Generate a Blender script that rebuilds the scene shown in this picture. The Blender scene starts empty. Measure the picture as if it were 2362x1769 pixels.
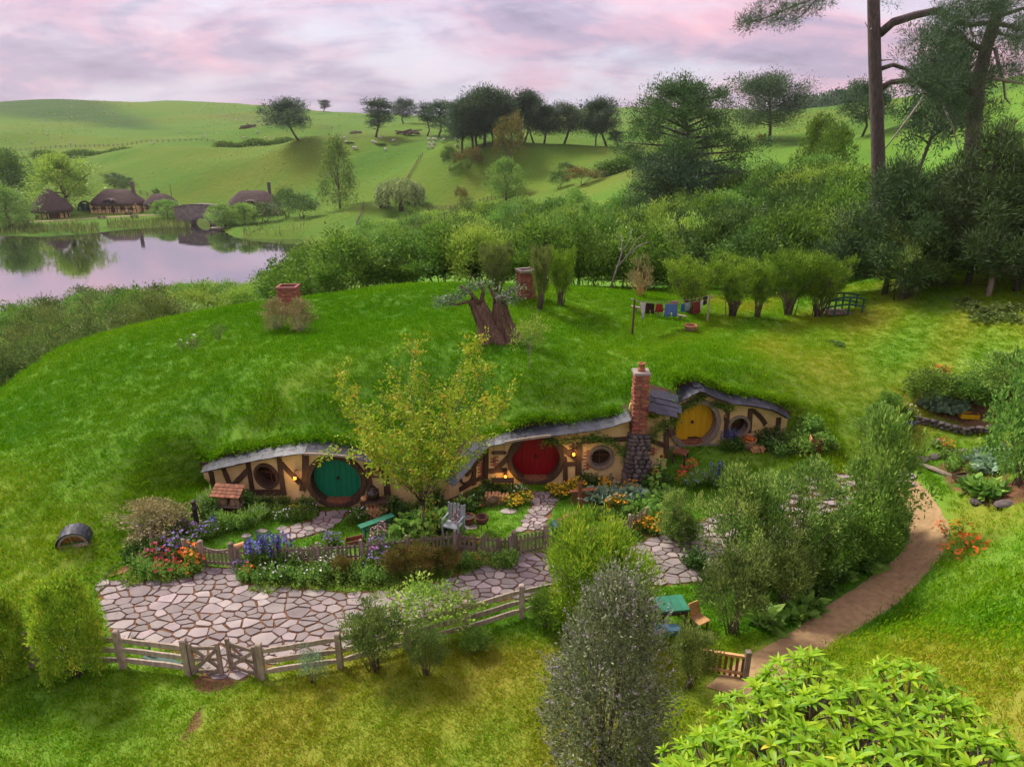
import bpy, math, random
import numpy as np
from mathutils import Vector, Matrix
from mathutils.geometry import tessellate_polygon

R = math.radians
rng = np.random.default_rng(11)
random.seed(11)
sc = bpy.context.scene
COL = sc.collection

# ------------------------------------------------------------------ camera
CAM_Z, PITCH, FPX = 12.0, R(20.5), 1640.0
cam_d = bpy.data.cameras.new('camera')
cam = bpy.data.objects.new('camera', cam_d)
COL.objects.link(cam)
cam.location = (0, 0, CAM_Z)
cam.rotation_euler = (R(90) - PITCH, 0, 0)
cam_d.sensor_width = 36
cam_d.lens = 36 * FPX / 2362
cam_d.clip_start = 0.1
cam_d.clip_end = 8000
sc.camera = cam

# ------------------------------------------------------------------ sky, sun, exposure
SUN_AZ, SUN_EL = R(-52), R(48)          # azimuth from +Y, clockwise positive
world = bpy.data.worlds.new('World')
sc.world = world
world.use_nodes = True
wn, wl = world.node_tree.nodes, world.node_tree.links
wn.clear()


def wnode(t, **kw):
    n = wn.new(t)
    for k, v in kw.items():
        setattr(n, k, v)
    return n


def wmath(op, a, b=None, c=None):
    n = wnode('ShaderNodeMath', operation=op)
    for i, s in enumerate((a, b, c)):
        if s is None:
            continue
        if isinstance(s, (int, float)):
            n.inputs[i].default_value = s
        else:
            wl.new(s, n.inputs[i])
    return n.outputs[0]


def wramp(fac, stops, interp='EASE'):
    n = wnode('ShaderNodeValToRGB')
    n.color_ramp.interpolation = interp
    el = n.color_ramp.elements
    while len(el) < len(stops):
        el.new(0.5)
    for e, (p, c) in zip(el, stops):
        e.position = p
        e.color = (*c, 1)
    wl.new(fac, n.inputs[0])
    return n.outputs[0]


def wmix(fac, a, b):
    n = wnode('ShaderNodeMix', data_type='RGBA')
    for s, i in ((fac, 0), (a, 6), (b, 7)):
        if isinstance(s, (int, float)):
            n.inputs[i].default_value = s
        elif isinstance(s, tuple):
            n.inputs[i].default_value = (*s, 1)
        else:
            wl.new(s, n.inputs[i])
    return n.outputs[2]


tc = wnode('ShaderNodeTexCoord')
sep = wnode('ShaderNodeSeparateXYZ')
wl.new(tc.outputs['Generated'], sep.inputs[0])
zz = wmath('ADD', wmath('MAXIMUM', sep.outputs[2], 0.0), 0.3)
cx = wmath('DIVIDE', sep.outputs[0], zz)
cy = wmath('DIVIDE', sep.outputs[1], zz)
cmb = wnode('ShaderNodeCombineXYZ')
wl.new(wmath('MULTIPLY', cx, 0.75), cmb.inputs[0])
wl.new(cy, cmb.inputs[1])
cmb.inputs[2].default_value = 3.7


def wnoise(scale, detail, dist, rough=0.55, off=0.0):
    mp = wnode('ShaderNodeMapping')
    mp.inputs['Location'].default_value = (off, off * 0.7, off)
    wl.new(cmb.outputs[0], mp.inputs[0])
    n = wnode('ShaderNodeTexNoise')
    n.inputs['Scale'].default_value = scale
    n.inputs['Detail'].default_value = detail
    n.inputs['Roughness'].default_value = rough
    n.inputs['Distortion'].default_value = dist
    wl.new(mp.outputs[0], n.inputs[0])
    return n.outputs['Fac']


sky = wnode('ShaderNodeTexSky', sky_type='NISHITA')
sky.sun_disc = False
sky.sun_elevation = SUN_EL
sky.sun_rotation = SUN_AZ
sky.air_density, sky.dust_density, sky.ozone_density = 1.0, 2.0, 1.5
n_big = wnoise(0.9, 7, 0.8, off=1.3)
n_mid = wnoise(1.7, 9, 1.1, .6, off=7.1)
n_fine = wnoise(3.4, 8, 0.4, 0.6, off=13.0)
tone = wmath('ADD', wmath('MULTIPLY', n_mid, 0.65), wmath('MULTIPLY', n_fine, 0.35))
cloud = wramp(tone, [(0.36, (2.7, 2.25, 3.2)), (0.46, (3.8, 3.05, 4.2)), (0.53, (5.4, 3.6, 4.6)), (0.62, (7.4, 4.1, 4.8))])
pale = wmix(0.22, (6.3, 6.45, 7.6), sky.outputs[0])
opening = wramp(wmath('ADD', wmath('MULTIPLY', n_big, 0.7), wmath('MULTIPLY', n_fine, 0.3)),
                [(0.47, (0, 0, 0)), (0.62, (0.75, 0.75, 0.75))])
sky_c = wmix(opening, cloud, pale)
sky_c = wmix(0.1, sky_c, sky.outputs[0])
grad = wmath('ADD', 0.85, wmath('MULTIPLY', wmath('MAXIMUM', sep.outputs[2], 0.0), 0.8))
gm = wnode('ShaderNodeVectorMath', operation='SCALE')
wl.new(sky_c, gm.inputs[0])
wl.new(grad, gm.inputs['Scale'])
bg = wnode('ShaderNodeBackground')
bg.inputs[1].default_value = 0.052
wl.new(gm.outputs[0], bg.inputs[0])
wo = wnode('ShaderNodeOutputWorld')
wl.new(bg.outputs[0], wo.inputs[0])

sun_d = bpy.data.lights.new('sun', 'SUN')
sun_d.energy = 1.5
sun_d.angle = R(14)
sun_d.color = (1.0, 0.93, 0.82)
sun = bpy.data.objects.new('sun', sun_d)
COL.objects.link(sun)
sun.rotation_euler = Vector((math.sin(SUN_AZ) * math.cos(SUN_EL), math.cos(SUN_AZ) * math.cos(SUN_EL), math.sin(SUN_EL))).to_track_quat('Z', 'Y').to_euler()
sun.location = (-20, 10, 60)

sc.view_settings.view_transform = 'Standard'
sc.view_settings.look = 'None'
sc.view_settings.exposure = 1.6
sc.view_settings.gamma = 1.0
sc.view_settings.use_curve_mapping = False
sc.cycles.use_denoising = True
sc.cycles.max_bounces = 6
sc.cycles.diffuse_bounces = 3
sc.cycles.glossy_bounces = 2
sc.cycles.transmission_bounces = 3
sc.cycles.transparent_max_bounces = 4
sc.cycles.use_adaptive_sampling = True
sc.cycles.adaptive_threshold = 0.015


# ------------------------------------------------------------------ pixels of the photograph (2362 x 1769) to rays
def ray(px, py):
    u, v = (px - 1181) / FPX, (py - 884.5) / FPX
    return np.array([u, math.cos(PITCH) - v * math.sin(PITCH), -(math.sin(PITCH) + v * math.cos(PITCH))])


def at_z(px, py, z):
    d = ray(px, py)
    return np.array([0, 0, CAM_Z]) + d * ((z - CAM_Z) / d[2])


def at_y(px, py, y):
    d = ray(px, py)
    return np.array([0, 0, CAM_Z]) + d * (y / d[1])


def zoomer(ox, oy, s):
    return lambda x, y: (ox + x * s, oy + y * s)


Z1, Z2, Z3 = zoomer(420, 980, .2716), zoomer(1000, 880, .2716), zoomer(1400, 820, .2716)
ZC = zoomer(1440, 670, 220 / 2212)


# ------------------------------------------------------------------ object helpers
def tag(o, label=None, cat=None, group=None, kind=None):
    if label: o['label'] = label
    if cat: o['category'] = cat
    if group: o['group'] = group
    if kind: o['kind'] = kind
    return o


def empty(name, loc=(0, 0, 0), rz=0.0, scale=(1, 1, 1), parent=None):
    o = bpy.data.objects.new(name, None)
    COL.objects.link(o)
    o.empty_display_size = 0.2
    o.location = loc
    o.rotation_euler = (0, 0, rz)
    o.scale = scale
    o.parent = parent
    return o


def link(name, me, parent=None, loc=(0, 0, 0), rot=(0, 0, 0), scale=(1, 1, 1)):
    o = bpy.data.objects.new(name, me)
    COL.objects.link(o)
    o.parent = parent
    o.location, o.rotation_euler, o.scale = loc, rot, scale
    return o


def np_mesh(name, V, F, mat=None, smooth=False, attrs=None):
    """V (n,3), F (m,k) arrays; attrs {name: (domain, values)}"""
    V = np.asarray(V, np.float32)
    F = np.asarray(F, np.int32)
    me = bpy.data.meshes.new(name)
    me.vertices.add(len(V))
    me.vertices.foreach_set('co', V.ravel())
    m, k = F.shape
    me.loops.add(m * k)
    me.loops.foreach_set('vertex_index', F.ravel())
    me.polygons.add(m)
    me.polygons.foreach_set('loop_start', np.arange(0, m * k, k, dtype=np.int32))
    if smooth:
        me.polygons.foreach_set('use_smooth', np.ones(m, bool))
    for an, (dom, val) in (attrs or {}).items():
        a = me.attributes.new(an, 'FLOAT', dom)
        a.data.foreach_set('value', np.asarray(val, np.float32))
    me.update(calc_edges=True)
    if mat: me.materials.append(mat)
    return me


def frame_of(d, up=(0, 0, 1)):
    d = Vector(d).normalized()
    u = Vector(up)
    if abs(d.dot(u)) > 0.98:
        u = Vector((0, 1, 0))
    s = d.cross(u).normalized()
    return d, s, s.cross(d).normalized()


class MB:
    def __init__(self):
        self.v, self.f = [], []

    def add(self, v, f):
        o = len(self.v)
        self.v += [tuple(p) for p in v]
        self.f += [tuple(i + o for i in q) for q in f]
        return self

    def box(self, c, s, rot=None, taper=1.0):
        p = []
        for z in (-1, 1):
            k = taper if z > 0 else 1
            for x, y in ((-1, -1), (1, -1), (1, 1), (-1, 1)):
                q = Vector((x * s[0] / 2 * k, y * s[1] / 2 * k, z * s[2] / 2))
                if rot is not None: q = rot @ q
                p.append(q + Vector(c))
        return self.add(p, [(3, 2, 1, 0), (4, 5, 6, 7), (0, 1, 5, 4), (1, 2, 6, 5), (2, 3, 7, 6), (3, 0, 4, 7)])

    def bar(self, p, q, w, h, up=(0, 0, 1), w2=None, h2=None):
        d, s, u = frame_of(Vector(q) - Vector(p), up)
        w2, h2 = w2 or w, h2 or h
        V = []
        for c, a, b in ((p, w, h), (q, w2, h2)):
            for x, y in ((-1, -1), (1, -1), (1, 1), (-1, 1)):
                V.append(Vector(c) + s * (x * a / 2) + u * (y * b / 2))
        return self.add(V, [(0, 1, 2, 3), (7, 6, 5, 4), (4, 5, 1, 0), (5, 6, 2, 1), (6, 7, 3, 2), (7, 4, 0, 3)])

    def tube(self, pts, rad, n=6):
        pts = [Vector(p) for p in pts]
        if isinstance(rad, (int, float)): rad = [rad] * len(pts)
        o = []
        _, s, u = frame_of(pts[1] - pts[0])
        for i, p in enumerate(pts):
            d = (pts[min(i + 1, len(pts) - 1)] - pts[max(i - 1, 0)]).normalized()
            s = (s - d * s.dot(d)).normalized()
            u = d.cross(s)
            for k in range(n):
                a = 2 * math.pi * k / n
                o.append(p + (s * math.cos(a) + u * math.sin(a)) * rad[i])
        f = []
        for i in range(len(pts) - 1):
            for k in range(n):
                a, b = i * n + k, i * n + (k + 1) % n
                f.append((a, b, b + n, a + n))
        f.append(tuple(range(n - 1, -1, -1)))
        f.append(tuple(range(len(o) - n, len(o))))
        return self.add(o, f)

    def lathe(self, prof, c=(0, 0, 0), n=14, rot=None):
        o, f = [], []
        for r, z in prof:
            for k in range(n):
                a = 2 * math.pi * k / n
                q = Vector((r * math.cos(a), r * math.sin(a), z))
                if rot is not None: q = rot @ q
                o.append(q + Vector(c))
        for i in range(len(prof) - 1):
            for k in range(n):
                a, b = i * n + k, i * n + (k + 1) % n
                f.append((a, b, b + n, a + n))
        f.append(tuple(range(n - 1, -1, -1)))
        f.append(tuple(range(len(o) - n, len(o))))
        return self.add(o, f)

    def prism(self, poly, z0, z1, top_inset=0.0):
        """poly list of (x,y) counter-clockwise"""
        n = len(poly)
        cxm = sum(p[0] for p in poly) / n
        cym = sum(p[1] for p in poly) / n
        k = 1 - top_inset
        V = [(x, y, z0) for x, y in poly] + [(cxm + (x - cxm) * k, cym + (y - cym) * k, z1) for x, y in poly]
        return self.add(V, [tuple(range(n - 1, -1, -1)), tuple(range(n, 2 * n))] + [(i, (i + 1) % n, n + (i + 1) % n, n + i) for i in range(n)])

    def mesh(self, name, mat, smooth=False):
        me = bpy.data.meshes.new(name)
        me.from_pydata(self.v, [], self.f)
        if smooth:
            me.polygons.foreach_set('use_smooth', [True] * len(me.polygons))
        me.update()
        if mat: me.materials.append(mat)
        return me

    def build(self, name, mat, parent=None, smooth=False, off=None):
        if off is not None:
            self.v = [(x - off[0], y - off[1], z - off[2]) for x, y, z in self.v]
        return link(name, self.mesh(name, mat, smooth), parent)


# ------------------------------------------------------------------ materials
def nodes_of(name):
    m = bpy.data.materials.new(name)
    m.use_nodes = True
    nt = m.node_tree
    nt.nodes.clear()
    out = nt.nodes.new('ShaderNodeOutputMaterial')
    b = nt.nodes.new('ShaderNodeBsdfPrincipled')
    nt.links.new(b.outputs[0], out.inputs[0])
    return m, nt, b, out


def nmath(nt, op, a, b=None):
    n = nt.nodes.new('ShaderNodeMath')
    n.operation = op
    for i, s in enumerate((a, b)):
        if s is None: continue
        if isinstance(s, (int, float)): n.inputs[i].default_value = s
        else: nt.links.new(s, n.inputs[i])
    return n.outputs[0]


def nmix(nt, fac, a, b, blend='MIX'):
    n = nt.nodes.new('ShaderNodeMix')
    n.data_type = 'RGBA'
    n.blend_type = blend
    for s, i in ((fac, 0), (a, 6), (b, 7)):
        if isinstance(s, (int, float)): n.inputs[i].default_value = s
        elif isinstance(s, tuple): n.inputs[i].default_value = (*s[:3], 1)
        else: nt.links.new(s, n.inputs[i])
    return n.outputs[2]


def nramp(nt, fac, stops):
    n = nt.nodes.new('ShaderNodeValToRGB')
    el = n.color_ramp.elements
    while len(el) < len(stops): el.new(0.5)
    for e, (p, c) in zip(el, stops):
        e.position = p
        e.color = (*c, 1)
    nt.links.new(fac, n.inputs[0])
    return n.outputs[0]


def nnoise(nt, vec, scale, detail=4, rough=.6, dist=0):
    n = nt.nodes.new('ShaderNodeTexNoise')
    n.inputs['Scale'].default_value = scale
    n.inputs['Detail'].default_value = detail
    n.inputs['Roughness'].default_value = rough
    n.inputs['Distortion'].default_value = dist
    if vec is not None: nt.links.new(vec, n.inputs[0])
    return n.outputs['Fac']


def nattr(nt, name, typ='GEOMETRY'):
    n = nt.nodes.new('ShaderNodeAttribute')
    n.attribute_name = name
    n.attribute_type = typ
    return n.outputs['Fac']


def hsv(nt, col, val=None, hue=None, sat=1.0):
    n = nt.nodes.new('ShaderNodeHueSaturation')
    nt.links.new(col, n.inputs['Color'])
    n.inputs['Saturation'].default_value = sat
    if val is not None: nt.links.new(val, n.inputs['Value'])
    if hue is not None: nt.links.new(hue, n.inputs['Hue'])
    return n.outputs[0]


def M(name, c1, c2=None, scale=6, rough=.8, bump=0.0, bscale=None, rand=0.0, huer=0.0, spec=.3, stretch=(1, 1, 1), c3=None, metal=0.0, emit=0.0, coord='Object', contrast=(.35, .65)):
    m, nt, b, out = nodes_of(name)
    t = nt.nodes.new('ShaderNodeTexCoord')
    oi = nt.nodes.new('ShaderNodeObjectInfo')
    mp = nt.nodes.new('ShaderNodeMapping')
    mp.inputs['Scale'].default_value = stretch
    nt.links.new(t.outputs[coord], mp.inputs[0])
    cb = nt.nodes.new('ShaderNodeCombineXYZ')
    for i in range(3):
        nt.links.new(nmath(nt, 'MULTIPLY', oi.outputs['Random'], 37.0 + 11 * i), cb.inputs[i])
    nt.links.new(cb.outputs[0], mp.inputs['Location'])
    v = mp.outputs[0]
    f = nnoise(nt, v, scale, 5)
    c2 = c2 or tuple(x * .7 for x in c1)
    stops = [(contrast[0], c1), (contrast[1], c2)]
    if c3: stops.append((min(contrast[1] + .12, 1), c3))
    col = nramp(nt, f, stops)
    if rand or huer:
        val = nmath(nt, 'ADD', nmath(nt, 'MULTIPLY', oi.outputs['Random'], 2 * rand), 1 - rand)
        hu = None
        if huer:
            h = nmath(nt, 'FRACT', nmath(nt, 'MULTIPLY', oi.outputs['Random'], 17.31))
            hu = nmath(nt, 'ADD', nmath(nt, 'MULTIPLY', h, 2 * huer), .5 - huer)
        col = hsv(nt, col, val, hu)
    nt.links.new(col, b.inputs['Base Color'])
    b.inputs['Roughness'].default_value = rough
    b.inputs['Metallic'].default_value = metal
    b.inputs['Specular IOR Level'].default_value = spec
    if emit:
        nt.links.new(col, b.inputs['Emission Color'])
        b.inputs['Emission Strength'].default_value = emit
    if bump:
        bn = nt.nodes.new('ShaderNodeBump')
        bn.inputs['Strength'].default_value = min(1, bump * 10)
        bn.inputs['Distance'].default_value = bump
        nt.links.new(nnoise(nt, v, bscale or scale * 3, 6, .7), bn.inputs['Height'])
        nt.links.new(bn.outputs[0], b.inputs['Normal'])
    return m


LEAF = 1.7


def L(name, dark, mid, light, trans=.3, rand=.12, rough=.55, huer=.012):
    """leaf material: per-leaf tint attribute picks the leaf's own colour"""
    dark, mid, light = (tuple(min(.62, x * LEAF) for x in c) for c in (dark, mid, light))
    m, nt, b, out = nodes_of(name)
    oi = nt.nodes.new('ShaderNodeObjectInfo')
    col = nramp(nt, nattr(nt, 'tint'), [(0.0, dark), (.5, mid), (1.0, light)])
    val = nmath(nt, 'ADD', nmath(nt, 'MULTIPLY', oi.outputs['Random'], 2 * rand), 1 - rand)
    h = nmath(nt, 'FRACT', nmath(nt, 'MULTIPLY', oi.outputs['Random'], 13.7))
    hu = nmath(nt, 'ADD', nmath(nt, 'MULTIPLY', h, 2 * huer), .5 - huer)
    col = hsv(nt, col, val, hu)
    nt.links.new(col, b.inputs['Base Color'])
    b.inputs['Roughness'].default_value = rough
    b.inputs['Specular IOR Level'].default_value = .25
    tr = nt.nodes.new('ShaderNodeBsdfTranslucent')
    nt.links.new(col, tr.inputs[0])
    mx = nt.nodes.new('ShaderNodeMixShader')
    mx.inputs[0].default_value = trans
    nt.links.new(b.outputs[0], mx.inputs[1])
    nt.links.new(tr.outputs[0], mx.inputs[2])
    nt.links.new(mx.outputs[0], out.inputs[0])
    return m


W = (1, 1, .25)
wood_dark = M('wood_dark', (.115, .066, .036), (.05, .03, .018), 9, .85, .006, 30, .18, stretch=(3, 3, .5))
wood_grey = M('wood_grey', (.30, .24, .18), (.17, .13, .095), 7, .9, .006, 26, .2, .01, stretch=(2.5, 2.5, .6))
wood_pale = M('wood_pale', (.46, .38, .28), (.27, .22, .165), 6, .9, .006, 26, .15, .008, stretch=(2, 2, .7))
wood_red = M('wood_red', (.30, .12, .055), (.15, .06, .03), 8, .8, .005, 24, .2)
wood_log = M('wood_log', (.62, .36, .14), (.42, .22, .09), 8, .8, .005, 24, .15)
plaster = M('plaster', (.78, .58, .27), (.64, .45, .18), 1.6, .92, .004, 14, .03, c3=(.42, .28, .11), contrast=(.38, .62))
plaster_stone = M('plaster_stone', (.36, .31, .26), (.26, .22, .18), 4, .9, .01, 14, .06)
slate_m = M('slate', (.036, .041, .055), (.02, .023, .032), 7, .5, .006, 20, .4, .015, spec=.5, c3=(.10, .10, .095))
brick_m = M('brick', (.40, .15, .085), (.25, .095, .06), 9, .9, .006, 30, .35, .02, c3=(.42, .27, .2))
mortar_m = M('mortar', (.24, .19, .15), (.17, .13, .1), 12, .95, .006)
stone_m = M('flagstone', (.33, .282, .255), (.245, .21, .195), 2.6, .85, .014, 9, .34, .03, c3=(.16, .145, .145), contrast=(.35, .7))
fieldstone_m = M('fieldstone', (.17, .14, .12), (.085, .075, .07), 5, .9, .012, 14, .35, .03)
soil_m = M('soil', (.10, .062, .036), (.055, .035, .022), 9, .95, .02, 18)
pathdirt_m = M('path_dirt', (.40, .27, .13), (.29, .19, .088), 5, .95, .02, 26, c3=(.17, .11, .06))
bark_m = M('bark', (.20, .155, .115), (.10, .075, .055), 8, .95, .02, 16, .15, stretch=(2, 2, .5))
bark_pine = M('bark_pine', (.165, .13, .11), (.075, .06, .052), 6, .95, .03, 12, .1, stretch=(2, 2, .4), c3=(.25, .2, .17))
bark_grey = M('bark_grey', (.42, .38, .33), (.24, .2, .17), 8, .95, .01, 18, .15)
stump_m = M('stump_bark', (.20, .125, .075), (.07, .045, .03), 6, .95, .03, 14, .1, stretch=(3, 3, .35))
thatch_m = M('thatch', (.125, .092, .072), (.07, .052, .044), 3, .95, .05, 9, .08, stretch=(1, 1, .5))
iron_m = M('iron', (.035, .033, .034), (.055, .045, .04), 12, .5, .002, 30, .1, spec=.5, metal=.5)
clay_m = M('clay', (.42, .165, .07), (.30, .12, .055), 8, .8, .003, 20, .15)
paint_green = M('paint_green', (.008, .23, .11), (.006, .19, .09), 5, .42, .002, 20, .06, stretch=(6, 6, .4), c3=(.03, .28, .15))
paint_red = M('paint_red', (.30, .004, .012), (.24, .003, .009), 5, .42, .002, 20, .06, stretch=(6, 6, .4), c3=(.24, .012, .015))
paint_yellow = M('paint_yellow', (.72, .42, .012), (.62, .34, .01), 5, .5, .003, 20, .06, stretch=(6, 6, .4), c3=(.50, .30, .04))
paint_bench = M('paint_bench', (.035, .22, .12), (.03, .17, .095), 6, .6, .003, 20, .1)
paint_blue = M('paint_blue', (.17, .37, .42), (.12, .27, .33), 6, .6, .003, 20, .1)
paint_dkgreen = M('paint_dkgreen', (.03, .10, .065), (.02, .07, .045), 6, .5, .002, 20, .1)
paint_pale = M('paint_pale', (.42, .48, .47), (.32, .37, .36), 6, .65, .003, 20, .1)
wicker_m = M('wicker', (.30, .20, .11), (.17, .11, .06), 22, .85, .006, 40, .15)
glass_dark = M('glass_dark', (.035, .022, .014), (.06, .032, .016), 3, .12, 0, None, .1, spec=.7)
glass_warm = M('glass_warm', (.42, .16, .04), (.22, .08, .025), 4, .15, spec=.7)
lamp_m = M('lamp_glow', (1.0, .30, .03), (1.0, .24, .02), 3, .5, emit=.7)
ceramic_m = M('ceramic_dark', (.045, .026, .018), (.03, .018, .014), 4, .2, spec=.6)
# ------------------------------------------------------------------ terrain
def smooth(a, b, x):
    t = np.clip((np.asarray(x, float) - a) / (b - a), 0, 1)
    return t * t * (3 - 2 * t)


class TPS:
    def __init__(self, pts, z, lam=0.0):
        P = np.asarray(pts, float)
        n = len(P)
        K = self.k(P, P) + lam * np.eye(n)
        A = np.zeros((n + 3, n + 3))
        A[:n, :n] = K
        A[:n, n] = 1
        A[:n, n + 1:] = P
        A[n:, :n] = A[:n, n:].T
        self.P = P
        self.w = np.linalg.solve(A, np.r_[np.asarray(z, float), 0, 0, 0])

    @staticmethod
    def k(a, b):
        r2 = ((a[:, None, :] - b[None, :, :]) ** 2).sum(-1)
        return .5 * r2 * np.log(r2 + 1e-9)

    def __call__(self, x, y):
        q = np.c_[np.ravel(x), np.ravel(y)]
        out = np.empty(len(q))
        for i in range(0, len(q), 20000):
            c = q[i:i + 20000]
            out[i:i + 20000] = self.k(c, self.P) @ self.w[:-3] + self.w[-3] + c @ self.w[-2:]
        return out.reshape(np.shape(x))


# the line of the house fronts in plan; the hill steps up behind it
FRONT = [(-10.4, 21.35), (-6.95, 20.42), (-3.45, 20.45), (-2.1, 21.0), (-1.05, 22.0), (5.35, 22.15), (5.5, 23.0), (9.95, 23.6)]
FX = [-40] + [p[0] for p in FRONT] + [40]
FY = [22.2] + [p[1] + .36 for p in FRONT] + [24.6]


def y_front(x):
    return np.interp(x, FX, FY)


# eave line of the three roofs, photo pixels -> (x, z) on the fronts
EAVE_G = [Z1(*p) for p in ((190, 395), (380, 352), (560, 310), (800, 268), (1020, 236), (1250, 246), (1480, 285), (1740, 345), (1960, 400))] + [(1016, 1102)]
EAVE_R = [Z2(*p) for p in ((180, 865), (290, 745), (400, 600), (470, 545), (610, 520), (900, 476), (1150, 440), (1400, 405), (1540, 372), (1690, 318))]
EAVE_Y = [Z3(*p) for p in ((520, 440), (650, 372), (785, 298), (900, 350), (1060, 405), (1280, 432), (1420, 466), (1535, 528))]


def on_front(px, py, off=0.0, seg=None):
    """ray hits the polyline of fronts moved off metres towards the camera"""
    d = ray(px, py)
    best = None
    for i in range(len(FRONT) - 1):
        if seg is not None and i not in seg: continue
        (x0, y0), (x1, y1) = FRONT[i], FRONT[i + 1]
        ex, ey = x1 - x0, y1 - y0
        l = math.hypot(ex, ey)
        nx, ny = ey / l, -ex / l
        ax, ay = x0 + nx * off, y0 + ny * off
        den = d[0] * nx + d[1] * ny
        if abs(den) < 1e-6: continue
        t = (ax * nx + ay * ny) / den
        x, y = d[0] * t, d[1] * t
        s = ((x - ax) * ex + (y - ay) * ey) / l
        o = max(0, -s, s - l)
        if best is None or o < best[0]:
            best = (o, i, s, x, y, CAM_Z + d[2] * t)
    return best


def eave_pts(lst, seg):
    return [on_front(*p, off=.42, seg=seg) for p in lst]


EG, ER, EY = eave_pts(EAVE_G, (0, 1, 2)), eave_pts(EAVE_R, (3, 4)), eave_pts(EAVE_Y, (6,))

mp_, mz_ = [], []


def cm(px, py, z):
    p = at_z(px, py, z)
    mp_.append((p[0], p[1])); mz_.append(z)


def cw(x, y, z):
    mp_.append((x, y)); mz_.append(z)


for e in EG[::2] + ER[::2] + EY[::2]:
    cw(e[3], y_front(e[3]) + .05, e[5] + .33)
cw(5.2, 22.5, 2.75)
for a in ((300, 900, 2.6), (300, 1100, 1.3), (170, 1250, .72), (60, 1100, 1.25), (60, 1300, .35), (250, 1240, .5), (250, 1000, 2.0), (420, 1010, 2.0), (500, 880, 3.05),
          (700, 925, 3.2), (560, 950, 2.75), (900, 850, 3.6), (1200, 905, 3.1), (1300, 850, 3.5), (20, 900, -1.3), (40, 852, -2.3), (-30, 950, -.9), (1450, 850, 3.4), (1700, 860, 3.3), (1850, 930, 2.3), (1900, 1030, 1.35),
          (2000, 960, 1.9), (2000, 870, 2.6), (330, 1180, .8),
          (500, 780, 3.5), (800, 760, 3.75), (1100, 790, 4.0), (1100, 720, 4.15), (1350, 760, 3.6), (1500, 800, 3.35), (1700, 780, 3.1), (1930, 790, 2.95),
          (2150, 760, 3.6), (2300, 800, 3.7), (2362, 900, 3.1), (2200, 880, 2.7), (850, 715, 3.75), (670, 745, 3.65),
          (359, 744, 3.1), (228, 782, 2.75), (139, 807, 2.3), (85, 875, 1.8), (0, 982, 1.3), (613, 706, 3.7), (908, 678, 4.2), (1068, 670, 4.3), (1324, 675, 4.1),
          (1600, 720, 3.25), (1750, 728, 3.1), (1900, 725, 3.05), (2090, 670, 4.2), (2240, 690, 4.4), (2362, 700, 4.6),
          (2150, 950, 1.95), (2300, 970, 2.05), (2090, 1045, 1.1), (2080, 1120, .65), (2110, 1200, .25), (2100, 1280, .08), (1900, 1450, 0), (2020, 1360, .05),
          (2362, 1100, 1.75), (2250, 1130, 1.3), (2250, 1250, 1.0), (2362, 1300, 2.3), (2200, 1400, 1.1), (2362, 1500, 3.0), (2080, 1480, .75), (1960, 1330, 0),
          (20, 1420, .15), (-100, 1600, 0), (100, 1650, 0), (500, 1700, 0), (900, 1600, 0), (1200, 1600, 0), (1300, 1700, 0), (1600, 1500, 0),
          (300, 1400, 0), (600, 1400, 0), (900, 1380, 0), (1200, 1330, 0), (1500, 1290, 0), (1750, 1300, 0), (1900, 1250, 0), (1950, 1180, .15)):
    cm(*a)
for a in ((4.2, 5.5, 3.9), (8, 7, 4.6), (0, 5, 1.6), (0, 8.5, .2), (3, 9, .9), (2, 2, 4.0), (12, 6, 6.5), (-6, 4, .4), (-12, 6, .1), (-16, 14, .2), (-20, 20, .6), (-25, 28, -.6), (16, 12, 5.0), (20, 20, 4.2), (24, 28, 5.2),
          (-40, 10, -1), (-40, 30, -3), (40, 10, 9), (40, 30, 9), (0, -6, 5), (-30, -6, 0), (30, -6, 10)):
    cw(*a)


def back_z(px):      # ground 40 m out, behind the crest
    return np.interp(px, [-600, -200, 100, 350, 700, 1000, 1400, 1800, 2100, 2400, 3000], [-7, -5.5, -4.0, -.4, 2.2, 3.0, 2.8, 2.6, 4.2, 5.4, 8])


for px in range(-400, 2900, 200):
    z = float(back_z(px))
    p = at_y(px, 600, 40)
    t40 = 40
    cw((px - 1181) / FPX * 40 * 1.02, 40, z)
near_T = TPS(mp_, mz_, .002)

gp, gz = [], []
for e in EG + ER:
    gp.append((e[3], y_front(e[3]) - .1)); gz.append(.02)
gp[0] = (-10.4, 21.3); gz[0] = .5
for a in ((-9.2, 21.0, .25), (-8.0, 20.6, .12), (-4, 17, 0), (-8, 17, 0), (-10.5, 18.5, .12), (-10.5, 16.5, 0), (0, 18, 0), (4, 18, 0), (-2, 19.5, 0), (2, 20, 0), (4.6, 20.4, .05), (5.4, 21.3, .45),
          (5.6, 22.9, .9), (7, 22.9, .92), (9, 23.2, .95), (10.3, 23.2, 1.1), (6.5, 21.6, .62), (9.5, 21.6, .75), (7, 19.5, .08), (10, 19.3, .15), (12, 18, .1), (8, 17, 0), (-8, 14, 0), (0, 14, 0), (8, 14, 0), (12, 22, 1.0)):
    gp.append(a[:2]); gz.append(a[2])
front_T = TPS(gp, gz, .002)

# far country: coordinates are bearing and log distance
fp_, fz_ = [], []


def f2(px, Y, z):
    fp_.append(((px - 1181) / FPX * 1.03, math.log(Y))); fz_.append(z)


def f3(px, py, Y):
    d = ray(px, py)
    fp_.append((d[0] / d[1], math.log(Y))); fz_.append(CAM_Z + Y * d[2] / d[1])


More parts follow.
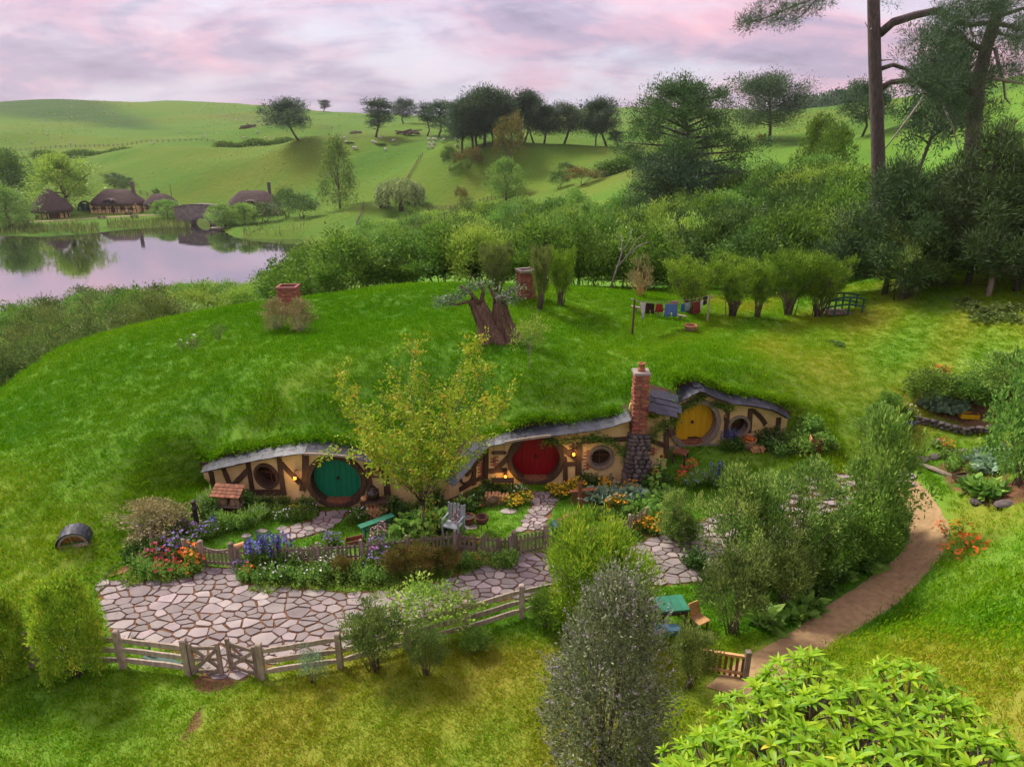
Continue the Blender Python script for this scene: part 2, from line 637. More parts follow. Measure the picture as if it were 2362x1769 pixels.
for Y, row in ((40, None), (60, (-12, -10.5, -8.5, -4.5, -2.4, -1.2, 1, 6, 11, 15)), (90, (-17, -16, -14.5, -12, -8.5, -5, 1, 9, 15, 22)), (130, (-21, -21, -20.5, -18, -13, -7.5, 2.6, 12, 20, 30))):
    for i, px in enumerate((-800, -200, 200, 600, 1000, 1400, 1800, 2200, 2600, 3200)):
        f2(px, Y, float(back_z(px)) if row is None else row[i])
for px, z in ((-900, -21), (-200, -21), (200, -21), (450, -21), (640, -20.5)):
    f2(px, 170, z)
for px, z in ((-900, -19), (-200, -19.4), (0, -19.4), (200, -19.2), (330, -19.3), (640, -18.8), (800, -16.5)):
    f2(px, 217, z)
for a in ((60, 505, 240), (170, 492, 252), (270, 487, 254), (370, 485, 256), (465, 483, 262), (590, 487, 248), (690, 492, 245), (785, 481, 236), (925, 479, 226), (1064, 459, 226), (1168, 453, 215), (1300, 440, 190), (1420, 425, 170), (1590, 425, 138),
          (1775, 316, 190), (1900, 330, 170), (2000, 310, 190), (2150, 260, 150), (2362, 200, 130),
          (1064, 341, 262), (1110, 349, 245), (1174, 367, 236), (1298, 343, 252), (1380, 352, 246), (1450, 365, 230), (1306, 394, 222), (1080, 378, 238),
          (690, 330, 300), (866, 316, 315), (1000, 318, 310), (932, 296, 380), (746, 259, 700),
          (430, 357, 315), (300, 385, 300), (600, 375, 305), (200, 420, 285), (450, 420, 282), (650, 420, 278), (900, 400, 270), (60, 400, 300), (-200, 420, 280),
          (100, 368, 345), (350, 355, 345), (550, 345, 360), (700, 340, 350), (0, 340, 400), (250, 322, 440), (600, 315, 420), (900, 300, 400),
          (0, 285, 560), (200, 290, 560), (400, 300, 540), (600, 290, 560), (850, 290, 560), (1100, 300, 500), (1300, 290, 480), (1450, 300, 420), (1600, 290, 330), (1700, 280, 320),
          (-300, 270, 760), (-60, 244, 780), (60, 231, 800), (170, 231, 820), (300, 239, 850), (430, 234, 900), (560, 243, 900), (680, 250, 880), (780, 264, 860), (900, 275, 850), (1100, 277, 800), (1300, 262, 720), (1430, 244, 680), (1530, 255, 640),
          (1620, 268, 600), (1720, 272, 560), (1850, 258, 480), (1950, 244, 420), (2100, 225, 330), (2362, 190, 260), (2700, 150, 220), (-700, 270, 800)):
    f3(*a)
for px in range(-1000, 3400, 400):
    f2(px, 1700, -30); f2(px, 4000, -60)
for px, Y, z in ((3400, 130, 34), (3400, 200, 42), (3200, 300, 55), (3200, 600, 50)):
    f2(px, Y, z)
far_T = TPS(fp_, fz_, .0006)

# the lake
WATER_Z = -20.0
LAKE_PX = [(-420, 548), (0, 545), (120, 544), (230, 536), (330, 527), (420, 517), (446, 507), (456, 500), (478, 499), (492, 510), (503, 525), (540, 545), (600, 551), (690, 550), (735, 556), (700, 590), (640, 618), (590, 655), (450, 690), (200, 705), (0, 716), (-420, 730)]
LAKE = np.array([at_z(*p, WATER_Z)[:2] for p in LAKE_PX])


def poly_sd(poly, x, y):
    """signed distance to polygon, negative inside"""
    poly = np.asarray(poly, float)
    x, y = np.asarray(x, float), np.asarray(y, float)
    d2 = np.full(x.shape, 1e18)
    ins = np.zeros(x.shape, bool)
    n = len(poly)
    for i in range(n):
        (ax, ay), (bx, by) = poly[i], poly[(i + 1) % n]
        ex, ey = bx - ax, by - ay
        t = np.clip(((x - ax) * ex + (y - ay) * ey) / (ex * ex + ey * ey + 1e-12), 0, 1)
        d2 = np.minimum(d2, (x - ax - ex * t) ** 2 + (y - ay - ey * t) ** 2)
        c = (ay > y) != (by > y)
        with np.errstate(divide='ignore', invalid='ignore'):
            xi = ax + (y - ay) / (by - ay if by != ay else 1e-12) * ex
        ins ^= c & (x < xi)
    return np.where(ins, -1, 1) * np.sqrt(d2)


def wob(x, y, s, a, k=0):
    return a * (np.sin(x / s + 1.3 + k) * np.cos(y / s * 1.17 + .4 - k) + .5 * np.sin(x / s * 2.3 - y / s * 1.9 + 2 + k))


def bump(x, y, px, Y, h, sx, sy):
    return h * np.exp(-((x - (px - 1181) / FPX * Y * 1.05) / sx) ** 2 - ((y - Y) / sy) ** 2)


def H(x, y):
    x, y = np.asarray(x, float), np.asarray(y, float)
    yc = np.maximum(y, 36)
    far = far_T(np.clip(x / yc, -2.2, 2.2), np.log(yc))
    far = far + (wob(x, y, 26, .5) + wob(x, y, 9, .3, 3) + wob(x, y, 15, .4, 5)) * smooth(120, 260, y) + wob(x, y, 55, 1.3, 2) * smooth(230, 320, y) * (1 - smooth(620, 740, y)) + bump(x, y, 430, 330, 4.2, 34, 13) + bump(x, y, 640, 300, 2.5, 22, 9) + bump(x, y, 1330, 243, 3.0, 19, 9) + bump(x, y, 1000, 262, 2.6, 26, 8) + bump(x, y, 180, 430, 5, 60, 20) + bump(x, y, 760, 420, 5, 50, 18)
    sd = poly_sd(LAKE, x, y)
    far = np.where(sd < 0, np.minimum(far, WATER_Z - .1 - np.minimum(2.5, -sd * .25)), np.maximum(far, WATER_Z + .15 + np.minimum(1.0, sd * .06)))
    xn = np.clip(x, -45, 45)
    near = near_T(xn, np.clip(y, -8, 48)) + wob(x, y, 1.9, .018) + wob(x, y, 4.2, .03, 1)
    fr = front_T(np.clip(x, -16, 14), np.clip(y, 10, 25))
    t = y - y_front(x)
    e = np.maximum(np.maximum(-10.35 - x, x - 9.75), 0)
    wx = smooth(-13.4, -10.35, x) * (1 - smooth(9.75, 12.5, x)) * smooth(13.4, 15.2, y)
    wx = np.where(e > 0, wx * smooth(0, .25 + 1.3 * e, -t), wx)
    near = np.where(t < -1e-4, near * (1 - wx) + fr * wx, near)
    w = smooth(36, 44, y)
    return near * (1 - w) + far * w


def Hs(x, y):
    return float(H(np.array([x]), np.array([y]))[0])


_ts = np.concatenate([np.arange(6, 60, .08), np.geomspace(60, 1500, 900)])


def hit(px, py):
    """first point of the ground seen through a pixel"""
    d = ray(px, py)
    X, Y, Zr = d[0] * _ts, d[1] * _ts, CAM_Z + d[2] * _ts
    h = H(X, Y)
    b = np.nonzero(Zr < h)[0]
    i = b[0] if len(b) else len(_ts) - 1
    return np.array([X[i], Y[i], h[i]])


# --- pixel outlines of paths and beds on the level ground
PAVE_PX = [(222, 1352), (262, 1344), (330, 1342), (420, 1328), (462, 1308), (545, 1314), (560, 1345), (640, 1350), (760, 1365), (900, 1362), (1010, 1345), (1090, 1315), (1130, 1298), (1182, 1280), (1262, 1272), (1280, 1300),
           (1380, 1290), (1450, 1262), (1560, 1218), (1680, 1185), (1840, 1105), (1960, 1085), (2060, 1120), (2040, 1160), (1980, 1200), (1900, 1240), (1790, 1290), (1650, 1340), (1500, 1354), (1400, 1368), (1250, 1372), (1100, 1392), (960, 1440), (860, 1468), (740, 1500), (640, 1520), (560, 1562), (505, 1562), (440, 1500), (340, 1478), (262, 1462), (238, 1400)]
PAVE = np.array([(hit(*p) if p[0] > 1620 else at_z(*p, 0))[:2] for p in PAVE_PX])
GPATH = np.array([at_z(*p, 0)[:2] for p in (Z1(1170, 745), Z1(1450, 735), Z1(1330, 830), Z1(1260, 900), Z1(1090, 960), Z1(880, 1010), Z1(840, 920), Z1(1060, 850), Z1(1140, 800))])
RPATH = np.array([at_z(*p, 0)[:2] for p in (Z2(790, 935), Z2(1000, 935), Z2(1040, 1020), Z2(1000, 1100), Z2(955, 1200), Z2(960, 1260), Z2(720, 1275), Z2(760, 1200), Z2(810, 1120), Z2(840, 1030))])
DIRT_C = [(2062, 1135), (2095, 1165), (2128, 1210), (2140, 1255), (2118, 1300), (2060, 1342), (1990, 1390), (1920, 1440), (1850, 1495), (1760, 1560), (1680, 1640)]
DIRT_W = [.42, .45, .5, .56, .6, .6, .58, .56, .56, .6, .7]
DIRT = [at_z(p[0], p[1], 0.1 if i < 3 else 0)[:2] for i, p in enumerate(DIRT_C)]


def seg_d(pts, x, y):
    d = np.full(np.shape(x), 1e9)
    for (ax, ay), (bx, by) in zip(pts[:-1], pts[1:]):
        ex, ey = bx - ax, by - ay
        t = np.clip(((x - ax) * ex + (y - ay) * ey) / (ex * ex + ey * ey), 0, 1)
        d = np.minimum(d, np.hypot(x - ax - ex * t, y - ay - ey * t))
    return d


SCUFF = [at_z(*p, 0)[:2] for p in ((500, 1560), (488, 1600), (462, 1630), (452, 1668), (430, 1700), (422, 1722))]
BED_R1 = np.array([at_z(*p, 2.0)[:2] for p in ((2120, 945), (2200, 915), (2362, 930), (2362, 985), (2240, 975))])
BED_R2 = np.array([at_z(*p, 1.45)[:2] for p in ((2150, 1045), (2200, 1030), (2320, 1030), (2362, 1080), (2330, 1130), (2250, 1135), (2190, 1105))])
# flower borders: along the pickets and under the fronts
BORDER = np.array([at_z(*p, 0)[:2] for p in ((300, 1330), (330, 1250), (470, 1290), (545, 1300), (700, 1285), (900, 1270), (1050, 1250), (1180, 1255), (1182, 1290), (1010, 1340), (900, 1355), (700, 1355), (560, 1340), (545, 1310), (460, 1310), (420, 1325))])
BORDER2 = np.array([(-10.4, 21.2), (-7, 20.4), (-6.8, 19.6), (-8.0, 19.3), (-9.4, 19.5), (-10.6, 19.6)])
BORDER3 = np.array([(1.9, 22), (5.2, 22), (5.6, 20.2), (4.6, 18.6), (3.2, 18.5), (2.9, 20.3), (1.9, 20.9)])
BORDER4 = np.array([(-3.6, 20.5), (-1.0, 22), (-.2, 21.9), (-.4, 20.9), (-1.2, 20.2), (-2.2, 18.6), (-3.3, 18.3), (-4.4, 19.2), (-4.6, 20.3)])


def zones(x, y):
    """dry (0 lush .. 1 straw) and soil (0 turf .. 1 bare earth)"""
    dry = .2 + wob(x, y, 3.1, .09) + wob(x, y, 1.1, .06, 3) + wob(x, y, 7.5, .08, 5)
    lawn = (1 - smooth(13.6, 14.8, y)) * (1 - smooth(8.5, 10.5, x))
    dry = dry + lawn * (.12 + .42 * smooth(-7.5, -3.5, x) + wob(x, y, 1.3, .12, 1))
    right = smooth(8.5, 12.5, x + (y - 20) * .12) * (1 - smooth(36, 42, y))
    dry = dry + right * (.28 + wob(x, y, 1.4, .2, 2))
    left = (1 - smooth(-13.5, -8.5, x)) * (1 - smooth(19, 23, y)) * smooth(13, 15, y)
    dry = dry + left * .28
    far = smooth(90, 200, y)
    dry = dry * (1 - far) + far * (.34 + wob(x, y, 40, .1) + wob(x, y, 13, .09, 4) + wob(x, y, 5, .05, 6))
    soil = np.zeros(np.shape(x))
    for pg in (PAVE, GPATH, RPATH):
        soil = np.maximum(soil, 1 - smooth(-.02, .12, poly_sd(pg, x, y)))
    for pg in (BED_R1, BED_R2, BORDER, BORDER2, BORDER3, BORDER4):
        soil = np.maximum(soil, .62 * (1 - smooth(-.3, .15, poly_sd(pg, x, y))))
    soil = np.maximum(soil, (.62 + wob(x, y, .35, .25, 1)) * (1 - smooth(.02, .26, seg_d(SCUFF, x, y))))
    soil = np.maximum(soil, .8 * (1 - smooth(0.0, .5, np.hypot(x - SCUFF[0][0], (y - SCUFF[0][1]) * 1.3) - .35)))
    soil = np.maximum(soil, .8 * (1 - smooth(.15, .7, np.hypot((x - 15.2) * .6, y - 18.4) - .35)))
    soil = np.maximum(soil, .75 * (1 - smooth(.4, 1.8, np.hypot((x - 25.5) * .6, y - 34.8) - .6)))
    soil = np.where(y > 60, np.maximum(soil, .5 * (1 - smooth(0, 1.2, poly_sd(LAKE, x, y)))), soil)
    return np.clip(dry, 0, 1), np.clip(soil, 0, 1)


# paddocks of darker grass and rough brown scrub on the far hills
PADDOCK = np.array([hit(*p)[:2] for p in ((-120, 262), (0, 266), (180, 282), (320, 300), (362, 300), (340, 276), (270, 258))] + [(at_y(p, 236, 900)[0], 900) for p in (230, 100, -120)])
SCRUB = [np.array([hit(*p)[:2] for p in q]) for q in (((470, 262), (620, 268), (760, 290), (900, 305), (760, 308), (600, 285)), ((1410, 372), (1480, 350), (1540, 362), (1520, 395), (1420, 392)), ((640, 318), (760, 322), (980, 322), (900, 330), (640, 330)))]

# grid: columns of x, rows of t = y - y_front(x)
xs = [0.0]
while xs[-1] < 2200:
    xs.append(xs[-1] + (.2 if xs[-1] < 19 else .2 + (xs[-1] - 19) * .035))
xs = np.array([-a for a in xs[:0:-1]] + xs)
tt = [0.0]
while tt[-1] < 3900:
    tt.append(tt[-1] + (.18 if tt[-1] < 16 else .18 + (tt[-1] - 16) * .021))
tf = np.arange(-.16, -26, -.16)
ts = np.concatenate([tf[::-1], [-.0005, 0.0], tt])
bendw = lambda t: 1 - smooth(30, 60, t)
XX, TT = np.meshgrid(xs, ts)
YB = 22.0 + (y_front(XX) - 22.0) * bendw(TT)
YY = YB + TT
ZZ = H(XX, YY)
# the turf hangs forward over the back of the roofs
k0 = len(tf) + 1
LIPW = smooth(-10.9, -10.2, xs) * (1 - smooth(9.6, 10.4, xs))
ZZ[k0] -= .16 * LIPW
YY[k0 + 1] -= .34 * LIPW
YY[k0 + 2] -= .17 * LIPW
ZZ[k0 + 1] -= .03 * LIPW
dry_, soil_ = zones(XX, YY)
lush = 1 - smooth(-14, 14, poly_sd(PADDOCK, XX, YY))
scr = np.zeros_like(XX)
for q in SCRUB:
    scr = np.maximum(scr, 1 - smooth(-10, 12, poly_sd(q, XX, YY)))
nr, nc = XX.shape
idx = np.arange(nr * nc).reshape(nr, nc)
Fq = np.stack([idx[:-1, :-1], idx[:-1, 1:], idx[1:, 1:], idx[1:, :-1]], -1).reshape(-1, 4)


def grass_colour(nt, dry, nz):
    d = nmath(nt, 'ADD', dry, nmath(nt, 'MULTIPLY', nmath(nt, 'SUBTRACT', nz, .5), .8))
    return nramp(nt, d, [(0.0, (.085, .29, .004)), (.25, (.19, .45, .008)), (.5, (.28, .45, .013)), (.75, (.37, .42, .016)), (1.0, (.50, .42, .045))])


gm_, nt, b, out = nodes_of('turf')
geo = nt.nodes.new('ShaderNodeNewGeometry')
pos = geo.outputs['Position']
nz1, nz2, nz3 = nnoise(nt, pos, 1.7, 6, .7), nnoise(nt, pos, .12, 8, .75), nnoise(nt, pos, 14, 4, .7)
gcol = grass_colour(nt, nattr(nt, 'dry'), nmath(nt, 'ADD', nmath(nt, 'MULTIPLY', nz1, .6), nmath(nt, 'MULTIPLY', nz2, .4)))
gcol = nmix(nt, nmath(nt, 'MULTIPLY', nattr(nt, 'lush'), .75), gcol, (.062, .19, .024))
scf = nmath(nt, 'MULTIPLY', nattr(nt, 'scrub'), nramp(nt, nnoise(nt, pos, .09, 6, .75), [(.42, (0, 0, 0)), (.6, (1, 1, 1))]))
gcol = nmix(nt, nmath(nt, 'MULTIPLY', scf, .65), gcol, (.20, .165, .085))
scol = nramp(nt, nz1, [(.35, (.11, .06, .032)), (.5, (.17, .09, .045)), (.65, (.22, .115, .05))])
sm = nmath(nt, 'ADD', nattr(nt, 'soil'), nmath(nt, 'MULTIPLY', nmath(nt, 'SUBTRACT', nz3, .5), .5))
sm = nramp(nt, sm, [(.4, (0, 0, 0)), (.6, (1, 1, 1))])
gcol = hsv(nt, gcol, nmath(nt, 'SUBTRACT', .62, nmath(nt, 'MULTIPLY', nattr(nt, 'far'), .2)), None, .92)  # shade between grass blades put into the turf colour, deeper with distance
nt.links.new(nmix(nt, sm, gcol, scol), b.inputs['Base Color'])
b.inputs['Roughness'].default_value = .95
b.inputs['Specular IOR Level'].default_value = .1
bn = nt.nodes.new('ShaderNodeBump')
bn.inputs['Strength'].default_value = .6
bn.inputs['Distance'].default_value = .06
nt.links.new(nz3, bn.inputs['Height'])
bn2 = nt.nodes.new('ShaderNodeBump')
bn2.inputs['Distance'].default_value = 1.2
nt.links.new(nmath(nt, 'MULTIPLY', nattr(nt, 'far'), .8), bn2.inputs['Strength'])
nt.links.new(nnoise(nt, pos, .28, 6, .7), bn2.inputs['Height'])
nt.links.new(bn.outputs[0], bn2.inputs['Normal'])
nt.links.new(bn2.outputs[0], b.inputs['Normal'])
turf = gm_
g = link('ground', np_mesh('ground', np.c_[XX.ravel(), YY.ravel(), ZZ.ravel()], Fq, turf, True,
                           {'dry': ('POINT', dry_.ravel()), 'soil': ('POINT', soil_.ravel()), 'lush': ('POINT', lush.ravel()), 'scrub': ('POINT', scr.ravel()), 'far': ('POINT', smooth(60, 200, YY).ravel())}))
tag(g, 'rolling green turf from the near lawn over the house mound to the far hills', 'ground', kind='structure')

# water
wm, nt, b, out = nodes_of('lake_water')
b.inputs['Base Color'].default_value = (.010, .013, .008, 1)
b.inputs['Roughness'].default_value = .04
b.inputs['Specular IOR Level'].default_value = .9
b.inputs['IOR'].default_value = 4.0
geo = nt.nodes.new('ShaderNodeNewGeometry')
mpn = nt.nodes.new('ShaderNodeMapping')
mpn.inputs['Scale'].default_value = (.5, 1.0, 1)
nt.links.new(geo.outputs['Position'], mpn.inputs[0])
bn = nt.nodes.new('ShaderNodeBump')
bn.inputs['Strength'].default_value = .22
bn.inputs['Distance'].default_value = .05
nt.links.new(nnoise(nt, mpn.outputs[0], .55, 3, .5), bn.inputs['Height'])
nt.links.new(bn.outputs[0], b.inputs['Normal'])
lc = LAKE.mean(0)
big = [tuple(lc + (p - lc) * 1.12) for p in LAKE]
tri = tessellate_polygon([[Vector((x, y, 0)) for x, y in big]])
me = bpy.data.meshes.new('lake')
me.from_pydata([(x, y, WATER_Z) for x, y in big], [], [tuple(t) for t in tri])
me.materials.append(wm)
tag(link('lake', me), 'still dark lake mirroring the pale sky', 'lake', kind='structure')


# ------------------------------------------------------------------ flagstones
def clip_half(poly, nx, ny, c):
    out = []
    for i in range(len(poly)):
        a, b = poly[i], poly[(i + 1) % len(poly)]
        da, db = a[0] * nx + a[1] * ny - c, b[0] * nx + b[1] * ny - c
        if da <= 0: out.append(a)
        if (da < 0 < db) or (db < 0 < da):
            k = da / (da - db)
            out.append((a[0] + (b[0] - a[0]) * k, a[1] + (b[1] - a[1]) * k))
    return out


def voronoi_stones(outline, mind, gap, r, sx=.72, margin=.06):
    lo, hi = outline.min(0), outline.max(0)
    n = int((hi - lo).prod() / (mind * mind) * 14)
    c = r.uniform(lo, hi, (n, 2))
    c = c[poly_sd(outline, c[:, 0], c[:, 1]) < -margin]
    g_ = r.uniform(lo - 1, hi + 1, (n * 2, 2))
    gs_ = poly_sd(outline, g_[:, 0], g_[:, 1])
    c = np.vstack([c, g_[(gs_ > margin * .8) & (gs_ < .9)]])
    keep = np.empty((0, 2))
    ms = []
    for p in c:
        m = mind * r.choice((.55, .78, 1.0, 1.25, 1.5), p=(.26, .24, .22, .18, .10))
        if len(keep) == 0 or (((keep - p) * (sx, 1)) ** 2).sum(1).min() > m * m:
            keep = np.vstack([keep, p])
            ms.append(m)
    res = []
    for i, p in enumerate(keep):
        if poly_sd(outline, p[:1], p[1:])[0] > 0: continue
        d = (((keep - p) * (sx, 1)) ** 2).sum(1)
        poly = [(p[0] - 1.1, p[1] - .9), (p[0] + 1.1, p[1] - .9), (p[0] + 1.1, p[1] + .9), (p[0] - 1.1, p[1] + .9)]
        for j in np.argsort(d)[1:26]:
            q = keep[j]
            nx, ny = (q[0] - p[0]) * sx * sx, (q[1] - p[1])
            l = math.hypot(nx, ny)
            nx, ny = nx / l, ny / l
            mx, my = (p[0] + q[0]) / 2, (p[1] + q[1]) / 2
            poly = clip_half(poly, nx, ny, nx * mx + ny * my + .28 * (ms[i] ** 2 - ms[j] ** 2) / (2 * l) - gap * r.uniform(.5, 1.6))
            if len(poly) < 3: break
        if len(poly) < 3: continue
        pts = []
        for k in range(len(poly)):      # chamfer corners, roughen edges
            a, b_, c_ = np.array(poly[k - 1]), np.array(poly[k]), np.array(poly[(k + 1) % len(poly)])
            la, lc_ = np.hypot(*(a - b_)), np.hypot(*(c_ - b_))
            if la < .03: continue
            ka, kc = min(.028, la * .2) / la, min(.028, lc_ * .2) / max(lc_, 1e-6)
            pts.append(tuple(b_ + (a - b_) * ka + r.normal(0, .009, 2)))
            pts.append(tuple(b_ + (c_ - b_) * kc + r.normal(0, .009, 2)))
        if len(pts) < 5: continue
        P = np.array(pts)
        area = .5 * abs(np.dot(P[:, 0], np.roll(P[:, 1], 1)) - np.dot(P[:, 1], np.roll(P[:, 0], 1)))
        if area < .008: continue
        res.append((area, p, pts))
    return res


def lay_stones(name, label, stones, limit=300, rise=.028):
    root = empty(name, (0, 0, 0))
    tag(root, label, 'path', kind='structure')
    stones = sorted(stones, key=lambda s: -s[0])
    rest = MB()
    zc = H(np.array([s[1][0] for s in stones]), np.array([s[1][1] for s in stones]))
    for i, (area, c, pts) in enumerate(stones):
        cx_, cy_ = np.mean([p[0] for p in pts]), np.mean([p[1] for p in pts])
        z = float(zc[i])
        tl = (random.gauss(0, .012), random.gauss(0, .012))
        loc = [(x - cx_, y - cy_) for x, y in pts]
        m = MB()
        m.prism(loc, -.03, rise + random.uniform(-.008, .012), .03)
        m.v = [(x, y, zz_ + x * tl[0] + y * tl[1]) for x, y, zz_ in m.v]
        if i < limit:
            o = link('stone', m.mesh('stone', stone_m), root, (cx_, cy_, z))
        else:
            rest.add([(x + cx_, y + cy_, zz_ + z) for x, y, zz_ in m.v], m.f)
    if rest.v:
        o = rest.build('small_stones', stone_m, root)
        o['kind'] = 'stuff'
    return root


r1 = np.random.default_rng(3)
lay_stones('stone_path', 'wide path of pale irregular flagstones running past the picket fence', voronoi_stones(PAVE, .30, .017, r1))
lay_stones('garden_path', 'short flagstone path leading up to the green round door', voronoi_stones(GPATH, .27, .016, r1, .85, .08))
lay_stones('garden_path', 'narrow flagstone path leading up to the red round door', voronoi_stones(RPATH, .23, .014, r1, .85, .06))

# dirt path
dm = MB()
dp = []
D_ = np.array(DIRT)
tq = np.linspace(0, len(D_) - 1, 70)
cxs = np.interp(tq, range(len(D_)), D_[:, 0]); cys = np.interp(tq, range(len(D_)), D_[:, 1]); cws = np.interp(tq, range(len(D_)), DIRT_W)
ker = np.array([1, 2, 3, 2, 1]) / 9
cxs[2:-2] = np.convolve(cxs, ker, 'valid'); cys[2:-2] = np.convolve(cys, ker, 'valid')
dx, dy = np.gradient(cxs), np.gradient(cys)
ln = np.hypot(dx, dy)
NX, NY = -dy / ln, dx / ln
cols = np.linspace(-1, 1, 13)
PX = cxs[:, None] + NX[:, None] * cols * cws[:, None]
PY = cys[:, None] + NY[:, None] * cols * cws[:, None]
edge = rng.normal(0, .035, (70, 2))
PX[:, 0] += edge[:, 0]; PX[:, -1] += edge[:, 1]
PZ = H(PX, PY) + .022 - .05 * np.abs(cols) ** 6 + rng.normal(0, .004, PX.shape)
ii = np.arange(PX.size).reshape(PX.shape)
F_ = np.stack([ii[:-1, :-1], ii[:-1, 1:], ii[1:, 1:], ii[1:, :-1]], -1).reshape(-1, 4)[:, ::-1]
dpo = link('dirt_path', np_mesh('dirt_path', np.c_[PX.ravel(), PY.ravel(), PZ.ravel()], F_, pathdirt_m, True))
tag(dpo, 'bare brown dirt path curving down the garden slope', 'path', kind='structure')
# ------------------------------------------------------------------ grass blades (uncountable: stuff)
gb, nt, b, out = nodes_of('grass_blade')
gcol = grass_colour(nt, nattr(nt, 'dry', 'INSTANCER'), nattr(nt, 'tint'))
nt.links.new(gcol, b.inputs['Base Color'])
b.inputs['Roughness'].default_value = .9
b.inputs['Specular IOR Level'].default_value = .03
tr = nt.nodes.new('ShaderNodeBsdfTranslucent')
nt.links.new(gcol, tr.inputs[0])
mx = nt.nodes.new('ShaderNodeMixShader')
mx.inputs[0].default_value = .35
nt.links.new(b.outputs[0], mx.inputs[1]); nt.links.new(tr.outputs[0], mx.inputs[2]); nt.links.new(mx.outputs[0], out.inputs[0])

tufts = bpy.data.collections.new('tuft_source')
for k in range(4):
    n = 26
    r = np.random.default_rng(50 + k)
    base = np.c_[r.normal(0, .12, (n, 2)), np.full(n, -.02)]
    h = r.uniform(.55, 1.1, n) * .12
    a = r.uniform(0, 6.28, n)
    lean = np.c_[np.cos(a), np.sin(a)] * (h * r.uniform(.25, .8, n))[:, None] + [[.012, -.02]]
    s = np.c_[-np.sin(a), np.cos(a), np.zeros(n)] * .0085
    mid = base + np.c_[lean * .35, h * .62]
    tip = base + np.c_[lean, h]
    V = np.stack([base - s, base + s, mid + s * .8, tip, mid - s * .8], 1).reshape(-1, 3)
    F = (np.arange(n)[:, None] * 5 + np.arange(5)[None, :])
    tufts.objects.link(bpy.data.objects.new('grass_tuft', np_mesh('grass_tuft', V, F, gb, False, {'tint': ('FACE', r.uniform(.1, .9, n))})))


def scatter(name, label, P, rotz, tilt, scale, dry):
    me = bpy.data.meshes.new(name)
    n = len(P)
    me.vertices.add(n)
    me.vertices.foreach_set('co', np.asarray(P, np.float32).ravel())
    a = me.attributes.new('rot', 'FLOAT_VECTOR', 'POINT')
    a.data.foreach_set('vector', np.c_[tilt, rotz].astype(np.float32).ravel())
    a = me.attributes.new('scl', 'FLOAT_VECTOR', 'POINT')
    a.data.foreach_set('vector', np.asarray(scale, np.float32).ravel())
    a = me.attributes.new('dry', 'FLOAT', 'POINT')
    a.data.foreach_set('value', np.asarray(dry, np.float32))
    me.update()
    o = link(name, me)
    ng = bpy.data.node_groups.new(name, 'GeometryNodeTree')
    ng.interface.new_socket('Geometry', in_out='INPUT', socket_type='NodeSocketGeometry')
    ng.interface.new_socket('Geometry', in_out='OUTPUT', socket_type='NodeSocketGeometry')
    N, K = ng.nodes, ng.links
    gi, go = N.new('NodeGroupInput'), N.new('NodeGroupOutput')
    ci = N.new('GeometryNodeCollectionInfo')
    ci.inputs['Collection'].default_value = tufts
    ci.inputs['Separate Children'].default_value = True
    ci.inputs['Reset Children'].default_value = True
    ip = N.new('GeometryNodeInstanceOnPoints')
    ip.inputs['Pick Instance'].default_value = True

    def na(nm, dt):
        q = N.new('GeometryNodeInputNamedAttribute')
        q.data_type = dt
        q.inputs['Name'].default_value = nm
        return q.outputs[0]
    rv = N.new('FunctionNodeRandomValue')
    rv.data_type = 'INT'
    rv.inputs[4].default_value = 0
    rv.inputs[5].default_value = 3
    K.new(rv.outputs[2], ip.inputs['Instance Index'])
    K.new(gi.outputs[0], ip.inputs['Points'])
    K.new(ci.outputs[0], ip.inputs['Instance'])
    e2r = N.new('FunctionNodeEulerToRotation')
    K.new(na('rot', 'FLOAT_VECTOR'), e2r.inputs[0])
    K.new(e2r.outputs[0], ip.inputs['Rotation'])
    K.new(na('scl', 'FLOAT_VECTOR'), ip.inputs['Scale'])
    K.new(ip.outputs[0], go.inputs[0])
    md = o.modifiers.new('scatter', 'NODES')
    md.node_group = ng
    tag(o, label, 'grass', kind='stuff')
    return o


r = np.random.default_rng(5)


def turf_points(x0, x1, y0, y1, dens):
    n = int((x1 - x0) * (y1 - y0) * dens)
    x, y = r.uniform(x0, x1, n), r.uniform(y0, y1, n)
    # keep what the lens can see, with a margin
    k = np.abs(x) < y * .82 + 3.5
    return x[k], y[k]


sets = [turf_points(-30, 30, 19.5, 38, 52), turf_points(-16, 12, 8.8, 19.5, 60), turf_points(4, 20, 7, 22, 40), turf_points(-34, 34, 38, 46, 16)]
gx, gy = np.concatenate([s[0] for s in sets]), np.concatenate([s[1] for s in sets])
gd, gs = zones(gx, gy)
t_ = gy - y_front(gx)
infront = (t_ < .02) & (gx > -10.4) & (gx < 9.9) & (t_ > -9)
nearwall = infront & (t_ > -.35)
dd = seg_d(DIRT, gx, gy)
keep = (gs + r.uniform(-.25, .25, len(gx)) < .45) & ~nearwall & (dd > .62 + r.uniform(-.08, .08, len(gx)))
gx, gy, gd, gs, t_, infront = (q[keep] for q in (gx, gy, gd, gs, t_, infront))
gzv = H(gx, gy)
short = np.ones(len(gx)) * .72
short[infront] = .42
short[(gy < 14.8) & (gx < 9)] = .55
right = smooth(8.5, 12.5, gx + (gy - 20) * .12)
short = short * (1 - .35 * right)
lip = (t_ > 0) & (t_ < 1.3) & (gx > -10.6) & (gx < 10.2)
short[lip] *= 1.4
sv = short * r.uniform(.75, 1.35, len(gx))
SC = np.c_[.6 + .55 * sv, .6 + .55 * sv, sv]
ex = .3
tx = np.clip((H(gx, gy + ex) - gzv) / ex, -1, 1)
tlt = np.c_[np.where(lip, .35 * (1.3 - t_) / 1.3, tx * .35) + r.normal(0, .12, len(gx)), r.normal(0, .12, len(gx))]
lx = r.uniform(-10.5, 10.1, 3600)
lf = r.uniform(-.36, .12, 3600)
